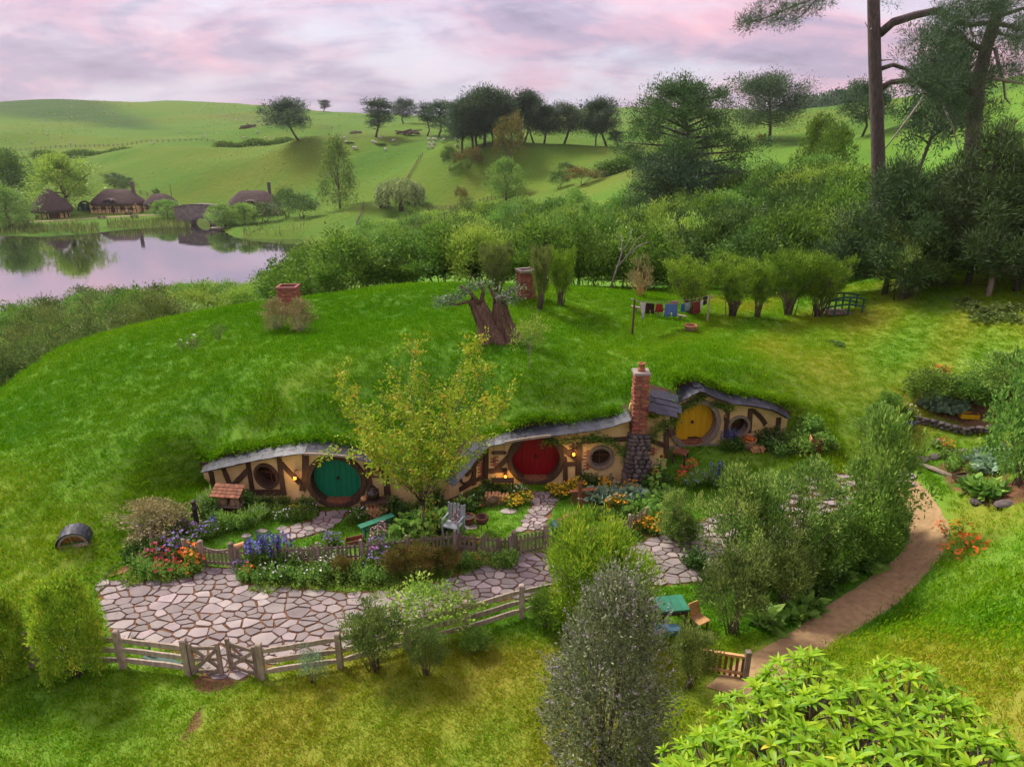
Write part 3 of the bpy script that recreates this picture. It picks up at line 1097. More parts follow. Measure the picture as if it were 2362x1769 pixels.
lw = smooth(-10.9, -10.2, lx) * (1 - smooth(9.6, 10.4, lx))
ly = y_front(lx)
lz = H(lx, ly + .01) - .03
lsc = r.uniform(.55, 1.1, 3600)
gx, gy, gzv = np.r_[gx, lx], np.r_[gy, ly + lf * lw], np.r_[gzv, lz]
SC = np.r_[SC, np.c_[lsc, lsc, lsc]]
tlt = np.r_[tlt, np.c_[r.uniform(.3, 1.25, 3600), r.normal(0, .25, 3600)]]
gd = np.r_[gd, zones(lx, ly + .5)[0]]
ex_ = r.uniform(-12.2, -10.15, 900), r.uniform(9.6, 11.6, 900)
fx_ = np.concatenate(ex_)
fy_ = y_front(fx_) - r.uniform(0, 2.6, len(fx_))
fs_ = r.uniform(.5, .9, len(fx_))
gx, gy, gzv = np.r_[gx, fx_], np.r_[gy, fy_], np.r_[gzv, H(fx_, fy_)]
SC = np.r_[SC, np.c_[fs_, fs_, fs_]]
tlt = np.r_[tlt, r.normal(0, .3, (len(fx_), 2))]
gd = np.r_[gd, zones(fx_, fy_)[0]]
scatter('grass', 'short green turf grass growing over the mound and lawns', np.c_[gx, gy, gzv], r.uniform(0, 6.28, len(gx)), tlt, SC, gd)
print('tufts', len(gx))
# ------------------------------------------------------------------ the three house fronts
class Plane:
    """vertical front plane of one segment of the plan line; s along it, n towards the viewer"""
    def __init__(self, i):
        self.i = i
        self.a = Vector((*FRONT[i], 0))
        self.b = Vector((*FRONT[i + 1], 0))
        self.e = (self.b - self.a).normalized()
        self.n = Vector((self.e.y, -self.e.x, 0))
        self.l = (self.b - self.a).length
        self.M = Matrix(((self.e.x, self.n.x, 0, self.a.x), (self.e.y, self.n.y, 0, self.a.y), (0, 0, 1, 0), (0, 0, 0, 1)))

    def px(self, px, py, off=0.0):
        b = on_front(px, py, off, (self.i,))
        return b[2], b[5]

    def w(self, s, z, n=0.0):
        return self.a + self.e * s + self.n * n + Vector((0, 0, z))


PL = [Plane(i) for i in range(len(FRONT) - 1)]


def dens(pts, step):
    out = []
    for (a, b) in zip(pts[:-1], pts[1:]):
        k = max(1, int(math.hypot(b[0] - a[0], b[1] - a[1]) / step))
        for j in range(k):
            out.append((a[0] + (b[0] - a[0]) * j / k, a[1] + (b[1] - a[1]) * j / k))
    return out + [pts[-1]]


def circ(s, z, r, n=40, a0=0):
    return [(s + r * math.cos(a0 + 2 * math.pi * k / n), z + r * math.sin(a0 + 2 * math.pi * k / n)) for k in range(n)]


def put(m, pl, base):
    """builder coordinates (s, n, z) -> world minus base"""
    out = []
    for s, n, z in m.v:
        p = pl.w(s, z, n) - base
        out.append((p.x, p.y, p.z))
    m.v = out
    return m


def wall_panel(pl, base, parent, top, z0, holes=(), mat=plaster, th=.1, n0=0.0, name='wall'):
    """top [(s,z)] left to right"""
    outer = [(top[0][0], z0), (top[-1][0], z0)] + list(reversed(top))
    loops = [outer] + [circ(*h)[::-1] for h in holes]
    tri = tessellate_polygon([[Vector((s, z, 0)) for s, z in lp] for lp in loops])
    flat = [p for lp in loops for p in lp]
    m = MB()
    V = [(s, n0, z) for s, z in flat]
    m.add(V, [tuple(t) for t in tri])
    k = len(outer)
    m.add([(s, n0, z) for s, z in outer] + [(s, n0 - th, z) for s, z in outer], [(i, (i + 1) % k, k + (i + 1) % k, k + i) for i in range(k)])
    return put(m, pl, base).build(name, mat, parent)


def ring(m, s, z, r0, r1, n0, n1, k=44, bev=.02):
    prof = [(r0, n0), (r0, n1 - bev * .5), (r0 + bev, n1), (r1 - bev, n1), (r1, n1 - bev), (r1, n0)]
    V, F = [], []
    for j in range(k):
        a = 2 * math.pi * j / k
        for r_, n_ in prof:
            V.append((s + r_ * math.cos(a), n_, z + r_ * math.sin(a)))
    q = len(prof)
    for j in range(k):
        for i in range(q):
            a, b = j * q + i, j * q + (i + 1) % q
            c, d = ((j + 1) % k) * q + (i + 1) % q, ((j + 1) % k) * q + i
            F.append((a, b, c, d))
    m.add(V, F)


def timber(pl, base, parent, p, q, w=.15, n=.05, dep=.14, mat=wood_dark, name='beam', bow=0.0):
    """slightly uneven beam between two (s,z) points"""
    k = 5
    V, F = [], []
    dx, dz = q[0] - p[0], q[1] - p[1]
    l = math.hypot(dx, dz)
    ux, uz = dx / l, dz / l
    sx, sz = -uz, ux
    for j in range(k + 1):
        t = j / k
        c = (p[0] + dx * t + sx * bow * 4 * t * (1 - t), p[1] + dz * t + sz * bow * 4 * t * (1 - t))
        ww = w * (1 + random.uniform(-.1, .1)) / 2
        nn = n + random.uniform(-.012, .012)
        V += [(c[0] - sx * ww, n - dep, c[1] - sz * ww), (c[0] - sx * ww, nn, c[1] - sz * ww), (c[0] + sx * ww, nn, c[1] + sz * ww), (c[0] + sx * ww, n - dep, c[1] + sz * ww)]
    for j in range(k):
        for i in range(4):
            a, b = j * 4 + i, j * 4 + (i + 1) % 4
            F.append((a, b, b + 4, a + 4))
    F += [(3, 2, 1, 0), (k * 4, k * 4 + 1, k * 4 + 2, k * 4 + 3)]
    m = MB().add(V, F)
    return put(m, pl, base).build(name, mat, parent)


def round_door(pl, base, parent, s, z, r, paint, planks, ragged=0.0, frame_w=.2, frame_mat=wood_dark, deep=.24):
    m = MB()
    ring(m, s, z, r + .02, r + frame_w, -.34, .09)
    put(m, pl, base).build('door_frame', frame_mat, parent)
    root_m = MB()
    root_m.add([(x, -deep - .045, y) for x, y in circ(s, z, r + .03)] + [(x, -deep - .075, y) for x, y in circ(s, z, r + .03)], [tuple(range(39, -1, -1)), tuple(range(40, 80))] + [(i, (i + 1) % 40, 40 + (i + 1) % 40, 40 + i) for i in range(40)])
    door = put(root_m, pl, base).build('door', wood_dark, parent)
    w = 2 * r / planks
    for k in range(planks):
        a, b = -r + k * w + .004, -r + (k + 1) * w - .004
        zb = -r * .9 if ragged == 0 else -r * .84 + random.uniform(-.05, .05) * ragged
        top, bot = [], []
        for j in range(6):
            x = a + (b - a) * j / 5
            h = math.sqrt(max(r * r - x * x, 0.0))
            top.append((s + x, z + h))
            bot.append((s + x, z + max(-h, zb + (random.uniform(-.03, .03) * ragged))))
        poly = bot + top[::-1]
        n = len(poly)
        d = random.uniform(-.004, .004)
        V = [(x, -deep + d, y) for x, y in poly] + [(x, -deep - .04, y) for x, y in poly]
        m = MB().add(V, [tuple(range(n - 1, -1, -1)), tuple(range(n, 2 * n))] + [(i, (i + 1) % n, n + (i + 1) % n, n + i) for i in range(n)])
        put(m, pl, base).build('plank', paint, door)
    m = MB()
    rot = Matrix(((1, 0, 0), (0, 0, 1), (0, -1, 0)))
    m.lathe([(.035, 0), (.05, .01), (.025, .03), (.045, .055), (.05, .075), (.03, .095), (.005, .1)], n=14, rot=Matrix(((1, 0, 0), (0, 0, 1), (0, 1, 0))))
    m.v = [(x + s, y - deep, q + z) for x, y, q in m.v]
    put(m, pl, base).build('knob', iron_m, door, True)
    # timber threshold
    m = MB()
    m.box((s, -.12, z - r * .96), (r * 1.05, .34, .1))
    put(m, pl, base).build('threshold', wood_red, parent)
    return door


def round_window(pl, base, parent, s, z, r, fw=.1, frame_mat=wood_dark, lit=False, bars=True):
    m = MB()
    ring(m, s, z, r, r + fw, -.3, .08, 32)
    win = put(m, pl, base).build('window', frame_mat, parent)
    m = MB()
    m.add([(x, -.27, y) for x, y in circ(s, z, r + .02, 28)], [tuple(range(27, -1, -1))])
    put(m, pl, base).build('pane', glass_warm if lit else glass_dark, win)
    if bars:
        m = MB()
        m.box((s, -.25, z), (.03, .03, 2 * r)); m.box((s, -.25, z), (2 * r, .03, .03))
        put(m, pl, base).build('glazing_bar', wood_red, win)
    return win


slate_meshes = []
for k in range(6):
    r_ = random.Random(k)
    w_, l_ = .27 + r_.uniform(-.05, .06), .36
    m = MB()
    pts = [(-w_ / 2, 0), (-w_ / 2 + .02 * r_.random(), -.012 * r_.random()), (0, -.02 * r_.random()), (w_ / 2 - .02 * r_.random(), -.012 * r_.random()), (w_ / 2, 0), (w_ / 2, l_), (-w_ / 2, l_)]
    m.prism(pts, 0, .022)
    slate_meshes.append(m.mesh('slate', slate_m))


def slate_roof(parent, base, eave, rows=3, pitch=R(24), step=.22, wsl=.26, under=wood_dark, ndir=None):
    """eave: list of world (x,y,z); slopes away from the viewer"""
    pts = [Vector(p) for p in eave]
    acc = [0]
    for a, b in zip(pts[:-1], pts[1:]): acc.append(acc[-1] + (b - a).length)

    def at(t):
        t = min(max(t, 0), acc[-1] - 1e-4)
        i = max(j for j in range(len(acc) - 1) if acc[j] <= t)
        return pts[i].lerp(pts[i + 1], (t - acc[i]) / (acc[i + 1] - acc[i]))

    def frame(t):
        d = (at(min(t + .25, acc[-1])) - at(max(t - .25, 0))).normalized()
        hz = Vector((-d.y, d.x, 0)).normalized()
        up = hz * math.cos(pitch) + Vector((0, 0, 1)) * math.sin(pitch)
        up = (up - d * up.dot(d)).normalized()
        return d, up, d.cross(up)
    n = max(4, int(acc[-1] / .3))
    V = []
    dep = rows * step + .3
    for k in range(n + 1):
        t = acc[-1] * k / n
        d, up, nm = frame(t)
        p = at(t) - base
        V += [p - nm * .06, p - nm * .004, p + up * dep - nm * .004, p + up * dep - nm * .06]
    F = [(k * 4 + i, k * 4 + (i + 1) % 4, k * 4 + 4 + (i + 1) % 4, k * 4 + 4 + i) for k in range(n) for i in range(4)]
    m = MB().add(V, [q[::-1] for q in F] + [(0, 1, 2, 3), (n * 4 + 3, n * 4 + 2, n * 4 + 1, n * 4)])
    roof = m.build('roof', under, parent)
    for row in range(rows):
        t = (wsl * .5 if row % 2 else 0.0)
        while t < acc[-1]:
            d, up, nm = frame(t)
            tilt = .06 + random.uniform(-.02, .03)
            p = at(t) - base + up * (row * step - .05 + random.uniform(-.012, .012)) + nm * (.016 + .004 * row)
            yv = (up * math.cos(tilt) - nm * math.sin(tilt)) if row else up
            rz_ = random.gauss(0, .03)
            xv = (d * math.cos(rz_) + yv * math.sin(rz_)).normalized()
            zv = xv.cross(yv).normalized()
            yv = zv.cross(xv)
            o = link('slate', random.choice(slate_meshes), roof)
            o.matrix_basis = Matrix(((xv.x, yv.x, zv.x, p.x), (xv.y, yv.y, zv.y, p.y), (xv.z, yv.z, zv.z, p.z), (0, 0, 0, 1)))
            t += wsl * random.uniform(.88, 1.1)
    return roof


def eave_on(pl, E, extra0=0.0, extra1=0.0, n=.46):
    """part of an eave list that lies over plane pl, as (s, z) with z of the eave"""
    out = []
    for e in E:
        if e[1] == pl.i: out.append((e[2], e[5]))
    return out


def eave_z(E):
    xs_ = [e[3] for e in E]
    zs_ = [e[5] for e in E]
    return lambda x: float(np.interp(x, xs_, zs_))


def wall_top(pl, ez, s0, s1, d=.07, n=14):
    return [(s, ez(pl.w(s, 0).x) + d) for s in np.linspace(s0, s1, n)]


def eave_world(E, d=0.0):
    return [(e[3], e[4], e[5] + d) for e in E]


# ---- house with the green door
ezg = eave_z(EG)
gbase = Vector((-6, 20.3, 0))
gh = tag(empty('hillside_house', gbase), 'timbered hillside house with a round green door and curved slate eaves', 'house', 'houses dug into the grass mound')
A, B, C = PL[0], PL[1], PL[2]
dg = B.px(*Z1(1310, 512), off=.05)
wg = A.px(*Z1(712, 437), off=.05)
wall_panel(A, gbase, gh, wall_top(A, ezg, .02, A.l), -.2, [(wg[0], wg[1], .40)])
wall_panel(B, gbase, gh, wall_top(B, ezg, 0, B.l), -.2, [(dg[0], 1.0, .94)])
wall_panel(C, gbase, gh, wall_top(C, ezg, 0, C.l), -.2)
round_door(B, gbase, gh, dg[0], 1.0, .78, paint_green, 9)
round_window(A, gbase, gh, wg[0], wg[1], .36, .1)


def tz(pl, base, parent, zf, lst, w=.165, mat=wood_dark):
    for (p, q, *bow) in lst:
        timber(pl, base, parent, pl.px(*zf(*p), off=.05), pl.px(*zf(*q), off=.05), w, bow=bow[0] if bow else 0, mat=mat)


tz(A, gbase, gh, Z1, [((240, 400), (262, 520)), ((345, 370), (405, 520)), ((425, 520), (560, 380)), ((555, 325), (590, 545)), ((820, 285), (855, 555)), ((840, 330), (1000, 500))])
tz(A, gbase, gh, Z1, [((420, 560), (880, 575), -.03)], .19)
tz(B, gbase, gh, Z1, [((1045, 258), (1020, 560), .03), ((1565, 330), (1610, 600), -.02), ((1725, 400), (1745, 600))], .19)
tz(B, gbase, gh, Z1, [((1600, 340), (1730, 360))])
# beam under the eave
for pl, s0, s1 in ((A, .0, A.l), (B, 0, B.l), (C, 0, C.l)):
    ss = np.linspace(s0, s1, 4)
    for a, b in zip(ss[:-1], ss[1:]):
        timber(pl, gbase, gh, (a, ezg(pl.w(a, 0).x) + .02), (b, ezg(pl.w(b, 0).x) + .02), .13, .07)
slate_roof(gh, gbase, eave_world(EG), 2)
# pale fascia board over the green door
fa, fb = B.px(*Z1(1030, 248), off=.5), B.px(*Z1(1480, 275), off=.5)
timber(B, gbase, gh, (fa[0], fa[1]), (fb[0], fb[1] - .03), .07, .5, .05, wood_pale, 'fascia_board', .03)

# ---- house with the red door
ezr = eave_z(ER)
rbase = Vector((1, 22, 0))
rh = tag(empty('hillside_house', rbase), 'timbered hillside house with a round red door beside the tall brick chimney', 'house', 'houses dug into the grass mound')
D, E_ = PL[3], PL[4]
dr = E_.px(*Z2(868, 728), off=.05)
wr = E_.px(*Z2(1420, 650), off=.05)
wall_panel(D, rbase, rh, wall_top(D, ezr, 0, D.l), -.2)
s_end = E_.l
tops = wall_top(E_, ezr, 0, E_.l * .74)
tops = [p for p in tops] + [(E_.l * .775, tops[-1][1] + .02), (E_.l * .785, tops[-1][1] + .42), (E_.l, tops[-1][1] + .42)]
wall_panel(E_, rbase, rh, tops, -.2, [(dr[0], .98, .98), (wr[0], wr[1], .40)])
round_door(E_, rbase, rh, dr[0], .98, .80, paint_red, 10, frame_mat=wood_dark)
round_window(E_, rbase, rh, wr[0], wr[1], .35, .12, wood_grey)
tz(E_, rbase, rh, Z2, [((445, 560), (440, 870)), ((1235, 520), (1230, 850))], .2)
tz(E_, rbase, rh, Z2, [((740, 520), (535, 745), .03), ((1060, 545), (1215, 665), .02), ((470, 765), (625, 755)), ((1130, 705), (1215, 700)), ((1110, 640), (1120, 860), .02)])
tz(E_, rbase, rh, Z2, [((1260, 510), (1640, 490)), ((1840, 500), (1960, 545))])
tz(E_, rbase, rh, Z2, [((1975, 330), (1980, 650)), ((1690, 350), (1690, 450))], .19)
tz(D, rbase, rh, Z2, [((345, 690), (350, 880)), ((225, 920), (420, 810)), ((280, 800), (410, 640))])
pp = D.px(*Z2(285, 800), off=.05)
round_window(D, rbase, rh, max(.3, pp[0]), pp[1], .24, .07, wood_dark)
ss = np.linspace(0, E_.l * .74, 5)
for a, b in zip(ss[:-1], ss[1:]):
    timber(E_, rbase, rh, (a, ezr(E_.w(a, 0).x) + .02), (b, ezr(E_.w(b, 0).x) + .02), .12, .07)
slate_roof(rh, rbase, eave_world(ER), 2)
fa, fb = E_.px(*Z2(605, 520), off=.5), E_.px(*Z2(1000, 462), off=.5)
timber(E_, rbase, rh, fa, fb, .08, .5, .05, wood_pale, 'fascia_board', .02)
# exposed brick patches in the plaster
brick_mesh = []
for k in range(4):
    m = MB()
    m.box((0, 0, 0), (.19 + .02 * k / 3, .09, .052), taper=.94)
    brick_mesh.append(m.mesh('brick', brick_m))


def brick_patch(pl, base, parent, px, w, h, seed):
    r_ = random.Random(seed)
    s0, z0 = pl.px(*px, off=.02)
    for j in range(int(h / .062)):
        zf = z0 + (j - h / .124) * .062
        ww = w * (1 - abs(2 * (j + .5) / (h / .062) - 1) ** 2 * .6) * r_.uniform(.75, 1)
        n = max(1, int(ww / .2))
        for i in range(n):
            p = pl.w(s0 + (i - (n - 1) / 2) * .205 + (.1 if j % 2 else 0) + r_.uniform(-.01, .01), zf, -.022) - base
            o = link('brick', r_.choice(brick_mesh), parent, p, (0, 0, math.atan2(pl.e.y, pl.e.x)))


brick_patch(E_, rbase, rh, Z2(505, 665), .42, .42, 1)
brick_patch(E_, rbase, rh, Z2(1175, 545), .4, .32, 2)
brick_patch(E_, rbase, rh, Z2(1300, 660), .44, .75, 3)
brick_patch(E_, rbase, rh, Z2(1855, 580), .4, .36, 4)
brick_patch(D, rbase, rh, Z2(395, 740), .3, .5, 5)

# ---- small porch roof right of the chimney
pe = [on_front(*Z2(*p), off=.5, seg=(4,)) for p in ((1850, 252), (1930, 272), (2010, 290), (2078, 306))]
slate_roof(rh, rbase, [(e[3], e[4], e[5]) for e in pe], 4, R(30))

# ---- house with the yellow door
ezy = eave_z(EY)
ybase = Vector((7.5, 23.2, .9))
yh = tag(empty('hillside_house', ybase), 'timbered hillside house with a round yellow plank door under a peaked slate roof', 'house', 'houses dug into the grass mound')
S_, Y_ = PL[5], PL[6]
dyl = Y_.px(*Z3(748, 588), off=.05)
wy = Y_.px(*Z3(1122, 605), off=.05)
wall_panel(Y_, ybase, yh, wall_top(Y_, ezy, 0, Y_.l, n=24), .5, [(dyl[0], dyl[1], .94), (wy[0], wy[1], .40)])
wall_panel(S_, ybase, yh, [(0, 2.9), (S_.l, 2.9)], .2, mat=plaster)
round_door(Y_, ybase, yh, dyl[0], dyl[1], .77, paint_yellow, 7, ragged=1.0, frame_mat=wood_grey, frame_w=.19)
round_window(Y_, ybase, yh, wy[0], wy[1], .33, .1, wood_grey, lit=False, bars=False)
m = MB()
m.box((dyl[0], .02, dyl[1] - 1.0), (2.1, .14, .42), taper=.9)
put(m, Y_, ybase).build('stone_sill', plaster_stone, yh)
tz(Y_, ybase, yh, Z3, [((1030, 470), (1012, 690)), ((1222, 455), (1208, 660))], .17)
tz(Y_, ybase, yh, Z3, [((1240, 470), (1350, 590), .05), ((1462, 530), (1452, 640)), ((920, 420), (1015, 455))])
tz(Y_, ybase, yh, Z3, [((560, 500), (560, 700))], .2)
ss = np.linspace(0.02, Y_.l, 9)
for a, b in zip(ss[:-1], ss[1:]):
    timber(Y_, ybase, yh, (a, ezy(Y_.w(a, 0).x) + .0), (b, ezy(Y_.w(b, 0).x) + .0), .14, .09)
slate_roof(yh, ybase, eave_world(EY), 2, R(20))
tz(E_, rbase, rh, Z3, [((480, 690), (585, 655))])

# ---- tall chimney of the red house: stone foot, brick stack, pot
cb = E_.px(*Z2(1740, 450), off=.25)
cc = E_.w(cb[0] + .02, 0, .06)
cbase = Vector((cc.x, cc.y, 0))
ch = tag(empty('tall_chimney', cbase), 'tall leaning brick chimney on a rough fieldstone foot between red and yellow doors', 'chimney', 'brick chimneys on the mound')
ztop = at_y(1473, 860, cc.y)[2]
zfoot = at_y(1470, 998, cc.y - .2)[2]


def brick_stack(parent, z0, z1, w, dpt, seed, lean=(0, 0), jit=.012):
    r_ = random.Random(seed)
    m = MB()
    h = z1 - z0
    m.bar((0, 0, z0), (lean[0] * h, lean[1] * h, z1 - .01), w - .06, dpt - .06, up=(0, 1, 0))
    core = m.build('mortar_core', mortar_m, parent)
    nrow = int(h / .072)
    bh = h / nrow
    bm_ = []
    for k in range(5):
        mm = MB()
        mm.box((0, 0, 0), (.2, .1, bh * .86), taper=.95)
        bm_.append(mm.mesh('brick', brick_m))
    cnt = 0
    for j in range(nrow):
        z = z0 + (j + .5) * bh
        ox, oy = lean[0] * (z - z0), lean[1] * (z - z0)
        off = .11 if j % 2 else 0
        for side in range(4):
            if side == 2: continue      # back of the stack keeps to the core
            length = w if side in (0, 2) else dpt
            k = max(2, round(length / .21))
            for i in range(k):
                u = -length / 2 + (i + .5) * length / k + (off - .055) * .6
                u = max(-length / 2 + .09, min(length / 2 - .09, u)) + r_.uniform(-jit, jit)
                e = r_.uniform(-jit, jit)
                if side == 0: p, rz_ = (u, -dpt / 2 + .04 + e), 0
                elif side == 1: p, rz_ = (-w / 2 + .04 + e, u), math.pi / 2
                else: p, rz_ = (w / 2 - .04 + e, u), math.pi / 2
                link('brick', r_.choice(bm_), parent, (p[0] + ox, p[1] + oy, z + r_.uniform(-.006, .006)), (r_.gauss(0, .02), r_.gauss(0, .03), rz_ + r_.gauss(0, .04)))
                cnt += 1
    return lean[0] * h, lean[1] * h


lx, ly = brick_stack(ch, zfoot, ztop, .48, .52, 4, (-.01, 0))
m = MB()
m.box((lx, ly, ztop + .035), (.56, .60, .07), taper=.94)
m.build('cap_slab', plaster_stone, ch)
m = MB()
m.lathe([(.12, 0), (.13, .06), (.10, .09), (.10, .2), (.13, .23), (.13, .27), (.09, .27), (.09, .1)], (lx, ly, ztop + .07), 16)
m.build('chimney_pot', clay_m, ch, True)
# fieldstone foot
r_ = random.Random(9)
m = MB()
m.bar((0, 0, -.1), (0, .05, zfoot), .78, .64, up=(0, 1, 0), w2=.48, h2=.5)
m.build('stone_core', mortar_m, ch)
rockm = []
for k in range(6):
    q = np.random.default_rng(k + 70)
    m = MB()
    prof = [(.02, -.5), (.38, -.42), (.5, -.1), (.5, .15), (.4, .42), (.02, .5)]
    m.lathe(prof, n=8)
    m.v = [tuple(np.array(v) * (1 + q.normal(0, .09))) for v in m.v]
    rockm.append(m.mesh('rock', fieldstone_m, True))
nst = 0
z = .05
while z < zfoot - .03:
    w_ = .78 + (.5 - .78) * z / zfoot
    hgt = r_.uniform(.13, .2)
    for side, (lx0, dx_, cy_) in enumerate(((w_, 1, -.36), (.66, 0, 0))):
        u = -lx0 / 2
        while u < lx0 / 2:
            l_ = r_.uniform(.16, .3)
            c = u + l_ / 2
            if dx_: p = (c, -.34 + .1 * z / zfoot, z)
            else: p = (-w_ / 2, c, z)
            link('fieldstone', r_.choice(rockm), ch, p, (r_.uniform(-.3, .3), r_.uniform(-.3, .3), r_.uniform(-.3, .3) + (0 if dx_ else 1.57)), (l_ * 1.02, .2, hgt * 1.08))
            u += l_
    z += hgt * .93

# ---- the two chimneys on the mound
def hill_chimney(px, base_y, top_y, wpx, label, seed, hole=False, rz=0.0):
    p = hit(px, base_y)
    t = (CAM_Z - p[2]) / -ray(px, base_y)[2]
    w = wpx * t / FPX
    ztop = at_y(px, top_y, p[1])[2]
    o = tag(empty('brick_chimney', p, rz), label, 'chimney', 'brick chimneys on the mound')
    h = ztop - p[2]
    brick_stack(o, -.15, h - .08, w, w * .85, seed, jit=.02 if hole else .01)
    m = MB()
    for sx, sy, ww, dd_ in ((0, -1, w + .1, .12), (0, 1, w + .1, .12), (-1, 0, .12, w * .85 - .14), (1, 0, .12, w * .85 - .14)):
        m.box((sx * (w / 2 - .01), sy * (w * .425 - .01), h - .03), (ww, dd_, .1))
    m.build('rim', M('rim_brick', (.30, .11, .08), (.2, .08, .06), 9, .9, .004, 20) if not hole else plaster_stone, o)
    m = MB()
    m.box((0, 0, h - .075), (w - .12, w * .6, .01))
    m.build('flue', iron_m, o)
    return o


hill_chimney(671, 722, 660, 42, 'squat red brick chimney with a rim, wrapped by dry shrubs on the mound', 5)
hill_chimney(1213, 686, 622, 36, 'rough broken brick chimney beside the tall clipped shrubs on the mound', 6, True, .35)
# ------------------------------------------------------------------ fences and gates
def rot_z(a): return Matrix.Rotation(a, 3, 'Z')


def post(parent, p, h, w, mat, off, name='post', lean=(0, 0), cap=False, rnd=False):
    m = MB()
    a = Vector(p) - Vector((0, 0, .15))
    b = Vector(p) + Vector((lean[0], lean[1], h))
    if rnd:
        m.tube([a, b, b + Vector((0, 0, w * .18))], [w / 2, w / 2 * .93, w * .25], 10)
    else:
        m.bar(a, b, w, w, up=(0, 1, 0), w2=w * .96, h2=w * .96)
        if cap: m.box(b + Vector((0, 0, .012)), (w * 1.12, w * 1.12, .03), taper=.7)
    return m.build(name, mat, parent, off=off)


# front three-rail fence
def rail_fence(label, posts, heights, skip=()):
    P = [Vector(hit(*p)) for p in posts]
    base = P[0].copy()
    root = tag(empty('rail_fence', base), label, 'fence', 'weathered rail fence along the flagstones')
    for p in P:
        post(root, p, .98 + random.uniform(-.03, .06), .13, wood_pale, base, cap=True)
    for i, (a, b) in enumerate(zip(P[:-1], P[1:])):
        if i in skip: continue
        d = (b - a).normalized()
        nrm = Vector((d.y, -d.x, 0)) * .0
        for h in heights:
            m = MB()
            k = 6
            prev = a + Vector((0, 0, h + random.uniform(-.02, .02)))
            end = b + Vector((0, 0, h + random.uniform(-.02, .02)))
            pts = [prev.lerp(end, j / k) + Vector((0, 0, random.uniform(-.008, .008))) for j in range(k + 1)]
            w0 = [.07 if j in (0, k) else .135 for j in range(k + 1)]
            V, F = [], []
            sd = Vector((d.y, -d.x, 0)) * .022
            for q, w_ in zip(pts, w0):
                V += [q - sd - Vector((0, 0, w_ / 2)), q + sd - Vector((0, 0, w_ / 2)), q + sd + Vector((0, 0, w_ / 2)), q - sd + Vector((0, 0, w_ / 2))]
            for j in range(k):
                for c in range(4):
                    F.append((j * 4 + c, j * 4 + (c + 1) % 4, j * 4 + 4 + (c + 1) % 4, j * 4 + 4 + c))
            F += [(3, 2, 1, 0), (k * 4, k * 4 + 1, k * 4 + 2, k * 4 + 3)]
            m.add(V, F).build('rail', wood_pale, root, off=base)
    return P, root


PL_, _ = rail_fence('grey three-rail fence running from the round bush to the double gate', [(78, 1540), (172, 1541), (286, 1543), (437, 1557)], (.22, .5, .8))
PR_, _ = rail_fence('grey three-rail fence running from the double gate past the dark shrubs', [(608, 1570), (786, 1540), (940, 1503), (1074, 1464), (1203, 1428), (1330, 1400)], (.22, .5, .8))


def brace_gate(label, hinge, free, h=.82):
    a, b = Vector(hinge), Vector(free)
    base = a.copy()
    root = tag(empty('field_gate', base), label, 'gate', 'double gate in the rail fence')
    for t in (0.06, .96):
        p = a.lerp(b, t)
        m = MB().bar(p + Vector((0, 0, .05)), p + Vector((0, 0, h + .1)), .085, .07, up=(0, 1, 0))
        m.build('stile', wood_grey, root, off=base)
    for z in (.12, .46, .78):
        m = MB().bar(a.lerp(b, .04) + Vector((0, 0, z)), a.lerp(b, .98) + Vector((0, 0, z)), .035, .09)
        m.build('rail', wood_grey, root, off=base)
    d = (b - a).normalized()
    s = Vector((d.y, -d.x, 0)) * .04
    for z0, z1, k in ((.14, .76, 1), (.76, .14, -1)):
        m = MB().bar(a.lerp(b, .08) + s * k + Vector((0, 0, z0)), a.lerp(b, .94) + s * k + Vector((0, 0, z1)), .03, .085)
        m.build('brace', wood_grey, root, off=base)


mid = Vector(hit(519, 1562))
brace_gate('lichened cross-braced gate leaf hung on the post by the round bush side', PL_[-1] + Vector((.08, 0, 0)), Vector(hit(516, 1560)))
brace_gate('lichened cross-braced gate leaf swung inward beside the coil-topped post', PR_[0] + Vector((-.08, 0, 0)), Vector(hit(533, 1547)))


# picket fences of the gardens
pick_mesh = []
for k in range(5):
    r_ = random.Random(k)
    m = MB()
    h = .58 + r_.uniform(-.05, .05)
    m.prism([(-.032, -.011), (.032, -.011), (.032, .011), (-.032, .011)], 0, h)
    m.box((0, 0, h + .014), (.05, .02, .03), taper=.3)
    m.v = [(x + .012 * math.sin(z * 4 + k), y, z) for x, y, z in m.v]
    pick_mesh.append(m.mesh('picket', wood_grey))


def picket_fence(label, line, posts=(), step=.115, h=.6):
    P = [Vector(hit(*p)) for p in line]
    base = P[0].copy()
    root = tag(empty('picket_fence', base), label, 'fence', 'picket fences of the front gardens')
    acc = 0.0
    for a, b in zip(P[:-1], P[1:]):
        l = (b - a).length
        ang = math.atan2(b.y - a.y, b.x - a.x)
        n = max(1, int(l / step))
        for k in range(n):
            p = a.lerp(b, (k + .5) / n)
            link('picket', random.choice(pick_mesh), root, p - base + Vector((0, 0, .02)), (random.gauss(0, .04), random.gauss(0, .05), ang + random.gauss(0, .06)), (random.uniform(.85, 1.15), 1, h / .6 * random.uniform(.93, 1.06)))
        for z in (.16, h - .13):
            d = (b - a).normalized()
            s = Vector((-d.y, d.x, 0)) * .025
            m = MB().bar(a + s + Vector((0, 0, z)), b + s + Vector((0, 0, z)), .025, .06)
            m.build('rail', wood_grey, root, off=base)
    for i in range(0, len(P)):
        post(root, P[i], h + .1, .1, wood_pale, base, rnd=True)


